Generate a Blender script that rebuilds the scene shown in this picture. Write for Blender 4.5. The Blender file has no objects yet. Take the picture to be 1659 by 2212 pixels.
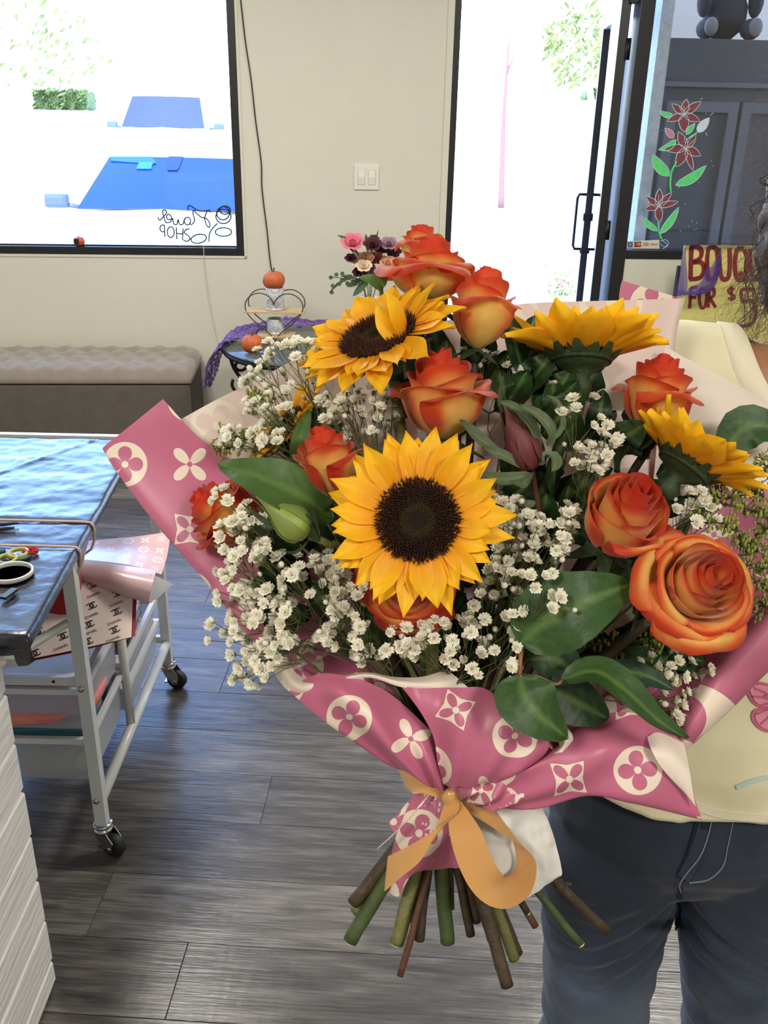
import bpy, bmesh, math, random
import numpy as np
from mathutils import Vector as V, Matrix, Quaternion

sc = bpy.context.scene
C = sc.collection
pi = math.pi

# ------------------------------------------------------------------ camera
FPX, EYE = 1990.0, 1.52
PITCH, ROLL = math.radians(23.6), math.radians(1.18)
_cp, _sp, _c, _s = math.cos(PITCH), math.sin(PITCH), math.cos(ROLL), math.sin(ROLL)
RIGHT = V((_c, _sp * _s, _cp * _s)); UP = V((-_s, _sp * _c, _cp * _c)); FWD = V((0, _cp, -_sp))
EYEP = V((0, 0, EYE))
cam = bpy.data.cameras.new('camera'); camo = bpy.data.objects.new('camera', cam); C.objects.link(camo)
M = Matrix((RIGHT, UP, -FWD)).transposed().to_4x4(); M.translation = EYEP
camo.matrix_world = M
cam.sensor_fit = 'VERTICAL'; cam.sensor_height = 24.0; cam.lens = 24.0 * FPX / 2212.0
cam.clip_start = 0.02; cam.clip_end = 300
sc.camera = camo

# ------------------------------------------------------------------ sky, sun, lamps, exposure
w = bpy.data.worlds.new('sky'); sc.world = w; w.use_nodes = True
nt = w.node_tree; nt.nodes.clear()
wo = nt.nodes.new('ShaderNodeOutputWorld'); bg = nt.nodes.new('ShaderNodeBackground')
sky = nt.nodes.new('ShaderNodeTexSky'); sky.sky_type = 'NISHITA'
sky.sun_disc = False; sky.sun_elevation = math.radians(52); sky.sun_rotation = math.radians(165)
sky.air_density = 1.6; sky.dust_density = 0.6; sky.ozone_density = 4.0
bg.inputs['Strength'].default_value = 1.5
tn = nt.nodes.new('ShaderNodeVectorMath'); tn.operation = 'MULTIPLY'; tn.inputs[1].default_value = (.80, .90, 1.22)   # clear, deep blue day
nt.links.new(sky.outputs[0], tn.inputs[0]); nt.links.new(tn.outputs[0], bg.inputs[0]); nt.links.new(bg.outputs[0], wo.inputs[0])

sun = bpy.data.lights.new('sun', 'SUN'); sun.energy = 10; sun.angle = math.radians(0.6); sun.color = (1, .96, .9)
suno = bpy.data.objects.new('sun', sun); C.objects.link(suno)
suno.location = (1, -4, 9)
suno.rotation_euler = V((.3, .62, -.9)).to_track_quat('-Z', 'Y').to_euler()

LAMPS = [(-1.1, -1.1, 46), (1.1, -1.1, 46), (-1.1, 2.7, 48), (1.2, 2.7, 48)]   # ceiling panels x, y, watts (built below)
sc.view_settings.view_transform = 'Standard'; sc.view_settings.look = 'None'
sc.view_settings.gamma = 1; sc.view_settings.use_curve_mapping = False
sc.view_settings.exposure = 0.0
sc.cycles.max_bounces = 8; sc.cycles.diffuse_bounces = 4; sc.cycles.glossy_bounces = 4
sc.cycles.transmission_bounces = 8; sc.cycles.transparent_max_bounces = 12
sc.cycles.sample_clamp_indirect = 6; sc.cycles.caustics_reflective = False; sc.cycles.caustics_refractive = False
sc.cycles.use_denoising = True

# ------------------------------------------------------------------ helpers: rays through the photograph
def ray(px, py):
    return FWD + RIGHT * ((px - 829.5) / FPX) - UP * ((py - 1106.0) / FPX)
def P(px, py, Z): return EYEP + ray(px, py) * Z                     # at depth Z along the lens axis
def PY(px, py, Y): r = ray(px, py); return EYEP + r * (Y / r.y)     # on a vertical plane y = Y
def PZ(px, py, z): r = ray(px, py); return EYEP + r * ((z - EYE) / r.z)  # on a level plane
def PX(px, py, x): r = ray(px, py); return EYEP + r * (x / r.x)

# ------------------------------------------------------------------ helpers: objects
def tag(o, label=None, cat=None, group=None, kind=None):
    if label: o['label'] = label
    if cat: o['category'] = cat
    if group: o['group'] = group
    if kind: o['kind'] = kind
    return o
def empty(name, loc=(0, 0, 0), label=None, cat=None, group=None, kind=None, rot=None):
    o = bpy.data.objects.new(name, None); C.objects.link(o); o.location = loc
    o.empty_display_size = .05
    if rot is not None: o.rotation_mode = 'QUATERNION'; o.rotation_quaternion = rot
    return tag(o, label, cat, group, kind)

class MB:
    """collects geometry, then links it as one mesh object"""
    def __init__(s): s.v = []; s.f = []; s.uv = []; s.mi = []; s.col = {}; s.sm = []
    def add(s, vs, fs, uvs=None, mi=0, cols=None, smooth=True):
        b = len(s.v)
        s.v += [tuple(p) for p in vs]
        for f in fs:
            s.f.append(tuple(b + i for i in f)); s.mi.append(mi); s.sm.append(smooth)
            s.uv.append([uvs[i] for i in f] if uvs else None)
        if cols is not None:
            for i, c in enumerate(cols): s.col[b + i] = c
        return s
    def xf(s, mat, start=0):
        for i in range(start, len(s.v)): s.v[i] = tuple(mat @ V(s.v[i]))
        return s
    def mesh(s, name, mats):
        me = bpy.data.meshes.new(name)
        me.from_pydata(s.v, [], s.f)
        for m in (mats if isinstance(mats, (list, tuple)) else [mats]): me.materials.append(m)
        me.polygons.foreach_set('material_index', s.mi)
        me.polygons.foreach_set('use_smooth', s.sm)
        if any(u is not None for u in s.uv):
            ul = me.uv_layers.new(name='UVMap'); k = 0
            flat = []
            for f, u in zip(s.f, s.uv):
                for j in range(len(f)): flat += list(u[j]) if u else [0, 0]
            ul.data.foreach_set('uv', flat)
        if s.col:
            ca = me.color_attributes.new('Col', 'FLOAT_COLOR', 'POINT')
            a = np.ones((len(s.v), 4), np.float32) * .5
            for i, c in s.col.items(): a[i, :3] = c[:3]; a[i, 3] = 1
            ca.data.foreach_set('color', a.ravel())
        me.update()
        return me
    def obj(s, name, mats, parent=None, loc=None):
        o = bpy.data.objects.new(name, s.mesh(name, mats)); C.objects.link(o)
        if parent: o.parent = parent
        if loc is not None: o.location = loc
        return o

def link(name, me, parent=None, mat=None):
    o = bpy.data.objects.new(name, me); C.objects.link(o)
    if parent: o.parent = parent
    if mat is not None: o.matrix_local = mat
    return o

def box(mb, c, s, mi=0, rot=None, b=0.0):
    """box centred at c with size s, edges chamfered by b"""
    x, y, z = s[0] / 2, s[1] / 2, s[2] / 2
    c = V(c)
    if b <= 0:
        vs = [V((sx * x, sy * y, sz * z)) for sz in (-1, 1) for sy in (-1, 1) for sx in (-1, 1)]
        fs = [(0, 2, 3, 1), (4, 5, 7, 6), (0, 1, 5, 4), (2, 6, 7, 3), (0, 4, 6, 2), (1, 3, 7, 5)]
    else:
        b = min(b, x * .9, y * .9, z * .9)
        bm = bmesh.new(); bmesh.ops.create_cube(bm, size=1)
        for v in bm.verts: v.co = V((v.co.x * 2 * x, v.co.y * 2 * y, v.co.z * 2 * z))
        bmesh.ops.bevel(bm, geom=bm.edges[:], offset=b, segments=2, affect='EDGES', profile=.7)
        bm.verts.index_update()
        vs = [v.co.copy() for v in bm.verts]; fs = [tuple(v.index for v in f.verts) for f in bm.faces]; bm.free()
    if rot is not None: vs = [rot @ v for v in vs]
    mb.add([v + c for v in vs], fs, mi=mi, smooth=False)
    return mb
def boxp(mb, a, b_, mi=0, b=0.0):
    """box between two corners"""
    a, b_ = V(a), V(b_)
    return box(mb, (a + b_) / 2, [abs(b_[i] - a[i]) for i in range(3)], mi, None, b)

def frames(pts):
    pts = [V(p) for p in pts]; n = len(pts); T = []
    for i in range(n):
        t = pts[min(i + 1, n - 1)] - pts[max(i - 1, 0)]
        T.append(t.normalized() if t.length > 1e-9 else V((0, 0, 1)))
    up = V((0, 0, 1)) if abs(T[0].z) < .9 else V((1, 0, 0))
    N = [(up - T[0] * up.dot(T[0])).normalized()]
    for i in range(1, n):
        q = N[-1] - T[i] * N[-1].dot(T[i])
        N.append(q.normalized() if q.length > 1e-6 else N[-1])
    return pts, T, N
def tube(mb, pts, r, n=8, mi=0, cap=True, col=None, flat=1.0):
    pts, T, N = frames(pts); m = len(pts)
    rr = [r] * m if not hasattr(r, '__len__') else r
    vs, fs, cs = [], [], []
    for i in range(m):
        B = T[i].cross(N[i])
        for k in range(n):
            a = 2 * pi * k / n
            vs.append(pts[i] + (N[i] * math.cos(a) + B * math.sin(a) * flat) * rr[i])
            if col is not None: cs.append(col[i] if isinstance(col, list) else col)
    for i in range(m - 1):
        for k in range(n):
            a, b = i * n + k, i * n + (k + 1) % n
            fs.append((a, b, b + n, a + n))
    if cap: fs.append(tuple(range(n - 1, -1, -1))); fs.append(tuple(range((m - 1) * n, m * n)))
    mb.add(vs, fs, mi=mi, cols=cs if col is not None else None)
    return mb
def lathe(mb, prof, n=24, mi=0, c=(0, 0, 0), sq=None, cols=None):
    """prof: list of (r, z); sq(a) scales the radius by angle"""
    vs, fs, cs = [], [], []
    for j, (r, z) in enumerate(prof):
        for k in range(n):
            a = 2 * pi * k / n; q = sq(a, j) if sq else 1
            vs.append((c[0] + r * q * math.cos(a), c[1] + r * q * math.sin(a), c[2] + z))
            if cols: cs.append(cols[j])
    for j in range(len(prof) - 1):
        for k in range(n):
            a, b = j * n + k, j * n + (k + 1) % n
            fs.append((a, b, b + n, a + n))
    if prof[0][0] > 1e-6: fs.append(tuple(range(n - 1, -1, -1)))
    if prof[-1][0] > 1e-6: fs.append(tuple(range((len(prof) - 1) * n, len(prof) * n)))
    mb.add(vs, fs, mi=mi, cols=cs if cols else None)
    return mb
def catmull(pts, k=6, closed=False):
    pts = [V(p) for p in pts]; n = len(pts); out = []
    if n < 2: return pts
    segs = n if closed else n - 1
    for i in range(segs):
        if closed: p = [pts[(i + j - 1) % n] for j in range(4)]
        else: p = [pts[max(i - 1, 0)], pts[i], pts[i + 1], pts[min(i + 2, n - 1)]]
        for s in range(k):
            t = s / k
            out.append(.5 * (2 * p[1] + (p[2] - p[0]) * t + (2 * p[0] - 5 * p[1] + 4 * p[2] - p[3]) * t * t
                             + (3 * p[1] - p[0] - 3 * p[2] + p[3]) * t ** 3))
    if not closed: out.append(pts[-1])
    return out
def gridmesh(mb, G, mi=0, uv=None, cols=None, thick=0.0, mi2=None, smooth=True):
    """G: rows x cols of points -> quads; thick>0 adds a back skin with material mi2"""
    R, K = len(G), len(G[0])
    vs = [V(p) for row in G for p in row]
    fs = [(i * K + j, i * K + j + 1, (i + 1) * K + j + 1, (i + 1) * K + j) for i in range(R - 1) for j in range(K - 1)]
    mb.add(vs, fs, uvs=uv, mi=mi, cols=cols, smooth=smooth)
    if thick:
        nrm = []
        for i in range(R):
            for j in range(K):
                a = vs[i * K + min(j + 1, K - 1)] - vs[i * K + max(j - 1, 0)]
                b = vs[min(i + 1, R - 1) * K + j] - vs[max(i - 1, 0) * K + j]
                q = a.cross(b); nrm.append(q.normalized() if q.length > 1e-12 else V((0, 0, 1)))
        vb = [v - n * thick for v, n in zip(vs, nrm)]
        mb.add(vb, [tuple(reversed(f)) for f in fs], uvs=uv, mi=mi if mi2 is None else mi2, cols=cols, smooth=smooth)
        ring = [j for j in range(K)] + [i * K + K - 1 for i in range(1, R)] + [(R - 1) * K + j for j in range(K - 2, -1, -1)] + [i * K for i in range(R - 2, 0, -1)]
        n = len(ring)
        mb.add([vs[i] for i in ring] + [vb[i] for i in ring],
               [(k, k + n, (k + 1) % n + n, (k + 1) % n) for k in range(n)],
               uvs=[uv[i] for i in ring] * 2 if uv else None, mi=mi if mi2 is None else mi2, cols=[cols[i] for i in ring] * 2 if cols else None, smooth=False)
    return mb
def smoothgrid(G, k=6):
    """Catmull-Rom refinement of a control grid in both directions"""
    rows = [catmull(r, k) for r in G]
    cols = [catmull([r[j] for r in rows], k) for j in range(len(rows[0]))]
    return [[cols[j][i] for j in range(len(cols))] for i in range(len(cols[0]))]
def arcuv(G, rot=0.0, off=(0, 0), sc_=1.0):
    R, K = len(G), len(G[0]); mid = G[R // 2]; col = [r[K // 2] for r in G]
    us = [0]; [us.append(us[-1] + (mid[j + 1] - mid[j]).length) for j in range(K - 1)]
    vs = [0]; [vs.append(vs[-1] + (col[i + 1] - col[i]).length) for i in range(R - 1)]
    c, s = math.cos(rot), math.sin(rot)
    return [((us[j] * c - vs[i] * s + off[0]) * sc_, (us[j] * s + vs[i] * c + off[1]) * sc_) for i in range(R) for j in range(K)]
def ribbon(mb, path, widths, wdirs, k=6, mi=0, thick=.0004):
    """a flat band: path points, width per point, direction of width per point"""
    n = len(path)
    pp = catmull(path, k); ww = catmull([V((x, 0, 0)) for x in widths], k); dd = catmull(wdirs, k)
    G = [[p - d.normalized() * x.x / 2, p - d.normalized() * x.x / 6, p + d.normalized() * x.x / 6, p + d.normalized() * x.x / 2] for p, x, d in zip(pp, ww, dd)]
    return gridmesh(mb, G, mi, thick=thick)

def fbm(x, y, z=0.0):
    from mathutils import noise
    return noise.fractal(V((x, y, z)), 1.0, 2.0, 4)
from mathutils import noise as NZ

# ------------------------------------------------------------------ materials
def srgb(r, g, b):
    def f(c):
        c /= 255.0
        return c / 12.92 if c <= .04045 else ((c + .055) / 1.055) ** 2.4
    return (f(r), f(g), f(b), 1)
MATS = {}
def mat(name, col, rough=.5, metal=0.0, var=0.0, vscale=20, bump=0.0, bscale=60, coat=0.0, trans=0.0, spec=.5, alpha=None, sheen=0.0, emit=None, sss=0.0, attr=None, transl=0.0, stretch=None, coatrough=.1):
    m = bpy.data.materials.new(name); m.use_nodes = True; N = m.node_tree.nodes; L = m.node_tree.links
    b = N['Principled BSDF']; out = N['Material Output']
    b.inputs['Base Color'].default_value = col; b.inputs['Roughness'].default_value = rough
    b.inputs['Metallic'].default_value = metal; b.inputs['Specular IOR Level'].default_value = spec
    b.inputs['Coat Weight'].default_value = coat; b.inputs['Coat Roughness'].default_value = coatrough
    b.inputs['Transmission Weight'].default_value = trans
    b.inputs['Sheen Weight'].default_value = sheen
    if alpha is not None: b.inputs['Alpha'].default_value = alpha
    if sss: b.inputs['Subsurface Weight'].default_value = sss; b.inputs['Subsurface Radius'].default_value = (.01, .004, .002); b.inputs['Subsurface Scale'].default_value = .5
    src = None
    if attr:
        a = N.new('ShaderNodeAttribute'); a.attribute_name = attr; src = a.outputs['Color']
    tc = None
    if var or bump:
        tc = N.new('ShaderNodeTexCoord'); co = tc.outputs['Object']
        if stretch:
            mp = N.new('ShaderNodeMapping'); mp.inputs['Scale'].default_value = stretch; L.new(co, mp.inputs[0]); co = mp.outputs[0]
    if var:
        n = N.new('ShaderNodeTexNoise'); n.inputs['Scale'].default_value = vscale; n.inputs['Detail'].default_value = 4
        L.new(co, n.inputs['Vector'])
        mr = N.new('ShaderNodeMapRange'); mr.inputs['From Min'].default_value = .3; mr.inputs['From Max'].default_value = .7
        mr.inputs['To Min'].default_value = 1 - var; mr.inputs['To Max'].default_value = 1 + var
        L.new(n.outputs[0], mr.inputs[0])
        mx = N.new('ShaderNodeVectorMath'); mx.operation = 'SCALE'
        if src: L.new(src, mx.inputs[0])
        else: mx.inputs[0].default_value = col[:3]
        L.new(mr.outputs[0], mx.inputs['Scale']); src = mx.outputs[0]
    if src: L.new(src, b.inputs['Base Color'])
    if bump:
        n2 = N.new('ShaderNodeTexNoise'); n2.inputs['Scale'].default_value = bscale; n2.inputs['Detail'].default_value = 3
        L.new(co, n2.inputs['Vector'])
        bp = N.new('ShaderNodeBump'); bp.inputs['Strength'].default_value = bump; bp.inputs['Distance'].default_value = .01
        L.new(n2.outputs[0], bp.inputs['Height']); L.new(bp.outputs[0], b.inputs['Normal'])
    if transl:
        t = N.new('ShaderNodeBsdfTranslucent'); ms = N.new('ShaderNodeMixShader'); ms.inputs[0].default_value = transl
        if src: L.new(src, t.inputs[0])
        else: t.inputs[0].default_value = col
        L.new(b.outputs[0], ms.inputs[1]); L.new(t.outputs[0], ms.inputs[2]); L.new(ms.outputs[0], out.inputs[0])
    if emit: b.inputs['Emission Color'].default_value = emit[0]; b.inputs['Emission Strength'].default_value = emit[1]
    MATS[name] = m
    return m

class X:
    """tiny expression builder over Math nodes"""
    def __init__(s, nt, sock): s.nt, s.k = nt, sock
    def _m(s, op, *a, clamp=False):
        n = s.nt.nodes.new('ShaderNodeMath'); n.operation = op; n.use_clamp = clamp
        for i, q in enumerate((s,) + a):
            if isinstance(q, X): s.nt.links.new(q.k, n.inputs[i])
            else: n.inputs[i].default_value = q
        return X(s.nt, n.outputs[0])
    def __add__(s, o): return s._m('ADD', o)
    def __sub__(s, o): return s._m('SUBTRACT', o)
    def __mul__(s, o): return s._m('MULTIPLY', o)
    def __truediv__(s, o): return s._m('DIVIDE', o)
    def lt(s, o): return s._m('LESS_THAN', o)
    def gt(s, o): return s._m('GREATER_THAN', o)
    def max(s, o): return s._m('MAXIMUM', o)
    def min(s, o): return s._m('MINIMUM', o)
    def abs(s): return s._m('ABSOLUTE')
    def pow(s, o): return s._m('POWER', o)
    def fract(s): return s._m('FRACT')
    def floor(s): return s._m('FLOOR')
    def sqrt(s): return s._m('SQRT')
    def inv(s): return (s * -1.0) + 1.0
    def mod(s, o): return s._m('FLOORED_MODULO', o)
    def cos(s): return s._m('COSINE')
    def atan2(s, o): return s._m('ARCTAN2', o)

def motif_paper(name, ground, print_, rough=.42, tile=.05, faint=False, coat=.15, transl=.12):
    """wrapping paper printed with ringed flowers, four-point stars and concave diamonds, in UV metres"""
    m = bpy.data.materials.new(name); m.use_nodes = True; nt = m.node_tree; N, L = nt.nodes, nt.links
    b = N['Principled BSDF']; b.inputs['Roughness'].default_value = rough; b.inputs['Coat Weight'].default_value = coat; b.inputs['Coat Roughness'].default_value = .35
    tc = N.new('ShaderNodeUVMap'); sx = N.new('ShaderNodeSeparateXYZ'); L.new(tc.outputs[0], sx.inputs[0])
    u = X(nt, sx.outputs[0]) * (1 / tile); v = X(nt, sx.outputs[1]) * (1 / tile)
    row = v.floor(); col = u.floor()
    x = u.fract() - .5; y = v.fract() - .5
    kind = (col + row * 2.0).mod(3.0)                     # 0 ring, 1 star, 2 diamond
    r = (x * x + y * y).sqrt(); th = y.atan2(x)
    c2 = (th * 2.0).cos().abs()                          # petals along the axes
    s2 = (th * 2.0 + pi / 2).cos().abs()                 # petals along the diagonals
    dot = r.lt(.052)
    fl = r.lt(c2.pow(.42) * .265 + .015)                   # rounded four-petal flower
    ring = r.lt(.345) * fl.inv()
    ring = ring.max(dot)
    star = r.lt(s2.pow(1.35) * .31 + .02) * r.gt(.042)
    pet = r.lt(s2.pow(1.2) * .25 + .015)
    ax, ay = x.abs(), y.abs()
    dia = ((ax + .0001).pow(1.25) + (ay + .0001).pow(1.25))
    # concave-sided square standing on its side: far corners on the diagonals
    cs_ = (ax.max(ay)) - (ax.min(ay)) * .18
    dm = cs_.lt(.195) * pet.inv()
    dm = dm.max(dot)
    k0 = kind.lt(.5); k1 = kind.gt(.5) * kind.lt(1.5); k2 = kind.gt(1.5)
    f = k0 * ring + k1 * star + k2 * dm
    mx = N.new('ShaderNodeMix'); mx.data_type = 'RGBA'
    L.new(f.k, mx.inputs[0]); mx.inputs[6].default_value = ground; mx.inputs[7].default_value = print_
    L.new(mx.outputs[2], b.inputs['Base Color'])
    if transl:
        t = N.new('ShaderNodeBsdfTranslucent'); ms = N.new('ShaderNodeMixShader'); ms.inputs[0].default_value = transl
        L.new(mx.outputs[2], t.inputs[0]); L.new(b.outputs[0], ms.inputs[1]); L.new(t.outputs[0], ms.inputs[2])
        L.new(ms.outputs[0], N['Material Output'].inputs[0])
    MATS[name] = m
    return m
# ------------------------------------------------------------------ materials of the room
WALLC = srgb(214, 211, 196)
m_wall = mat('wall paint', WALLC, .75, bump=.25, bscale=160, var=.02, vscale=3)
m_white = mat('white paint', srgb(235, 233, 226), .5)
m_ceil = mat('ceiling white', srgb(232, 230, 222), .9)
m_black = mat('black aluminium', srgb(26, 25, 28), .4, var=.1)
m_blackiron = mat('black iron', srgb(18, 18, 20), .45, metal=.3)
m_rod = mat('cream plastic', srgb(232, 228, 212), .4)
m_dark = mat('dark gap', srgb(25, 22, 20), .9)

def plank_material():
    m = bpy.data.materials.new('grey oak plank'); m.use_nodes = True; nt = m.node_tree; N, L = nt.nodes, nt.links
    b = N['Principled BSDF']
    tc = N.new('ShaderNodeTexCoord'); oi = N.new('ShaderNodeObjectInfo')
    add = N.new('ShaderNodeVectorMath'); add.operation = 'MULTIPLY_ADD'
    cb = N.new('ShaderNodeCombineXYZ')
    for i in range(3): cb.inputs[i].default_value = 1
    sc_ = N.new('ShaderNodeVectorMath'); sc_.operation = 'SCALE'; sc_.inputs[0].default_value = (37, 11, 5); L.new(oi.outputs['Random'], sc_.inputs['Scale'])
    ad = N.new('ShaderNodeVectorMath'); ad.operation = 'ADD'; L.new(tc.outputs['Object'], ad.inputs[0]); L.new(sc_.outputs[0], ad.inputs[1])
    def noise(scale, det, rough=.55, dist=0.0):
        mp = N.new('ShaderNodeMapping'); mp.inputs['Scale'].default_value = scale; L.new(ad.outputs[0], mp.inputs[0])
        n = N.new('ShaderNodeTexNoise'); n.inputs['Scale'].default_value = 1; n.inputs['Detail'].default_value = det
        n.inputs['Roughness'].default_value = rough; n.inputs['Distortion'].default_value = dist
        L.new(mp.outputs[0], n.inputs['Vector']); return X(nt, n.outputs[0])
    fine = noise((9, 210, 1), 3); mid = noise((4, 60, 1), 5, .65, .6); big = noise((3.5, 14, 1), 4, .55, 1.5); saw = noise((60, 8, 1), 2)
    f = (mid - .5) * 1.1 + (fine - .5) * .8 + (big - .5) * 1.0 + X(nt, oi.outputs['Random']) * .30 + .33
    rp = N.new('ShaderNodeValToRGB'); L.new(f.k, rp.inputs[0])
    e = rp.color_ramp; e.elements[0].position = 0; e.elements[0].color = srgb(48, 45, 43)
    e.elements[1].position = 1; e.elements[1].color = srgb(128, 122, 116)
    q = e.elements.new(.5); q.color = srgb(86, 82, 78)
    L.new(rp.outputs[0], b.inputs['Base Color'])
    b.inputs['Roughness'].default_value = .27; b.inputs['Specular IOR Level'].default_value = .6
    bp = N.new('ShaderNodeBump'); bp.inputs['Strength'].default_value = .35; bp.inputs['Distance'].default_value = .004
    h = fine * .5 + mid * .5 + saw * .25
    L.new(h.k, bp.inputs['Height']); L.new(bp.outputs[0], b.inputs['Normal'])
    MATS['plank'] = m
    return m
m_plank = plank_material()

def glass_mat(name, tint=(1, 1, 1, 1)):
    """thin pane: Fresnel mix of clear and mirror"""
    m = bpy.data.materials.new(name); m.use_nodes = True; nt = m.node_tree; N, L = nt.nodes, nt.links
    N.remove(N['Principled BSDF'])
    t = N.new('ShaderNodeBsdfTransparent'); t.inputs[0].default_value = tint
    g = N.new('ShaderNodeBsdfGlossy'); g.inputs['Roughness'].default_value = .02
    ge = N.new('ShaderNodeNewGeometry'); dt = N.new('ShaderNodeVectorMath'); dt.operation = 'DOT_PRODUCT'; L.new(ge.outputs['Normal'], dt.inputs[0]); L.new(ge.outputs['Incoming'], dt.inputs[1])
    fk = ((X(nt, dt.outputs['Value']).abs().inv()).pow(5.0) * .96 + .04) * .8
    ms = N.new('ShaderNodeMixShader'); L.new(fk.k, ms.inputs[0]); L.new(t.outputs[0], ms.inputs[1]); L.new(g.outputs[0], ms.inputs[2])
    L.new(ms.outputs[0], N['Material Output'].inputs[0]); MATS[name] = m
    return m
m_glass = glass_mat('window glass', (.97, .985, .98, 1))

# ------------------------------------------------------------------ front wall (turned 4.3 degrees), coordinates s along, d outward, z up
TH = math.radians(4.3); W0 = 4.6
WM = Matrix.Rotation(TH, 4, 'Z'); WM.translation = V((0, W0, 0))
def WP(s, d, z): return WM @ V((s, d, z))
WN = V((-math.sin(TH), math.cos(TH), 0))
def PW(px, py, d=0.0):
    r = ray(px, py); o = WP(0, d, 0) - EYEP
    return EYEP + r * (o.dot(WN) / r.dot(WN))
def PWL(px, py, d=0.0): return WM.inverted() @ PW(px, py, d)      # same, in wall coordinates
CEIL = 2.75
WL, WR = -2.95, 2.95

def struct(mb, name, mats, parent=None, wall=False, smooth=False):
    o = mb.obj(name, mats, parent)
    if parent is None: o['kind'] = 'structure'
    if wall and parent is None: o.matrix_world = WM
    return o

mb = MB()
T = .14
W1L, W1R, W1B, W1T = -2.78, -.698, .862, 2.32           # window opening left
D1L, D1R, D1T = .268, 1.169, 2.06                        # door and right window share a post
W2R, W2B, W2T = 2.70, .866, 2.32
for a, b_ in (((WL, 0, 0), (W1L, T, CEIL)), ((W1L, 0, 0), (W1R, T, W1B)), ((W1L, 0, W1T), (W1R, T, CEIL)), ((W1R, 0, 0), (D1L, T, CEIL)),
              ((D1L, 0, D1T + .03), (D1R, T, CEIL)), ((D1R, 0, 0), (W2R, T, W2B)), ((D1R, 0, W2T), (W2R, T, CEIL)), ((W2R, 0, 0), (WR, T, CEIL))):
    boxp(mb, a, b_)
struct(mb, 'wall_front', m_wall, wall=True)
mb = MB(); boxp(mb, (D1L - .030, -.006, 0), (D1L - .0, .0, 2.3)); boxp(mb, (W1R + .0, -.004, W1B - .012), (W1R + .012, 0, W1T)); boxp(mb, (W1L, -.004, W1B - .012), (W1R + .012, 0, W1B))
struct(mb, 'trim_1', m_wall, wall=True)
mb = MB(); boxp(mb, (W1R - 2.2, -.012, 0), (D1L - .01, 0, .09), b=.003)
struct(mb, 'baseboard_front', m_white, wall=True)
mb = MB(); boxp(mb, (D1R, -.012, 0), (WR, 0, .09), b=.003)
struct(mb, 'baseboard_right', m_white, wall=True)

mb = MB(); boxp(mb, (WL - .1, -3.1, 0), (WL, W0 + .1, CEIL)); struct(mb, 'wall_left', m_wall)
mb = MB(); boxp(mb, (WR, -3.1, 0), (WR + .1, W0 + .3, CEIL)); struct(mb, 'wall_right', m_wall)
mb = MB(); boxp(mb, (WL, -3.1, 0), (WR, -3.0, CEIL)); struct(mb, 'wall_back', m_wall)
mb = MB(); boxp(mb, (WL - .1, -3.1, CEIL), (WR + .1, W0 + .5, CEIL + .15)); struct(mb, 'ceiling', m_ceil)

# floor: slab, then laid planks as pieces of it
mb = MB(); boxp(mb, (WL, -3.0, -.15), (WR, W0 + .36, -.0045)); floor = struct(mb, 'floor', m_dark)
PW_, PL_ = .169, 1.22
fr = Matrix.Rotation(math.radians(-2.75), 4, 'Z')
mbp = MB(); box(mbp, (0, 0, -.002), (PL_ - .0012, PW_ - .0014, .004), b=.0008)
plank_me = mbp.mesh('plank', m_plank)
rng = random.Random(5)
fixed_end = {0: -.351, 1: .30, 2: -.13, 3: -.56, -1: .02, -2: -.64, 4: -.95, 5: -.2, 6: -.72, 7: .1}
first = True
for k in range(-26, 19):
    y0 = 1.664 + .0480 * .36 * 0 + (k + .5) * PW_ - .017
    off = fixed_end.get(k, rng.uniform(-.6, .6))
    n0 = -4
    for j in range(-3, 4):
        xc = off + (j + .5) * PL_
        a0_, a1_ = max(xc - PL_ / 2, WL + .02 - .05 * y0 * 0), min(xc + PL_ / 2, WR + .1)
        if a1_ - a0_ < .06: continue
        c = fr @ V(((a0_ + a1_) / 2, y0, 0))
        if c.y > WP(c.x, .13, 0).y or c.y < .75: continue
        m = Matrix.Translation(c) @ fr @ Matrix.Diagonal(((a1_ - a0_) / PL_, 1, 1, 1))
        o = link('plank', plank_me, floor, m)
mb = MB(); boxp(mb, (WL, -3.0, -.0045), (WR, 1.0, -.0012)); o = mb.obj('plank_run', m_plank, floor); o['kind'] = 'stuff'

# ------------------------------------------------------------------ windows
def frame_ring(mb, l, r, b, t, wd, d0, d1, sides='lrbt'):
    if 'l' in sides: boxp(mb, (l, d0, b), (l + wd, d1, t), b=.002)
    if 'r' in sides: boxp(mb, (r - wd, d0, b), (r, d1, t), b=.002)
    if 'b' in sides: boxp(mb, (l + wd, d0, b), (r - wd, d1, b + wd), b=.002)
    if 't' in sides: boxp(mb, (l + wd, d0, t - wd), (r - wd, d1, t), b=.002)
mb = MB(); frame_ring(mb, W1L, W1R, W1B, W1T, .036, -.004, .09)
win1 = struct(mb, 'window_1', m_black, wall=True)
mb = MB(); boxp(mb, (W1L + .03, .045, W1B + .03), (W1R - .03, .051, W1T - .03)); mb.obj('pane', m_glass, win1)
mb = MB(); boxp(mb, (W1L + .036, .03, W1B + .036), (W1R - .036, .045, W1B + .042)); mb.obj('glazing_bead', m_black, win1)

mb = MB()
boxp(mb, (D1R - .066, -.006, 0), (D1R, .1, W2T), b=.002)
boxp(mb, (D1R, -.004, W2B), (W2R, .09, W2B + .040), b=.002); boxp(mb, (D1R, -.004, W2T - .04), (W2R, .09, W2T), b=.002); boxp(mb, (W2R - .04, -.004, W2B + .04), (W2R, .09, W2T - .04), b=.002)
win2 = struct(mb, 'window_2', m_black, wall=True)
mb = MB(); boxp(mb, (D1R, .045, W2B + .03), (W2R - .03, .051, W2T - .03)); mb.obj('pane', m_glass, win2)

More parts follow.
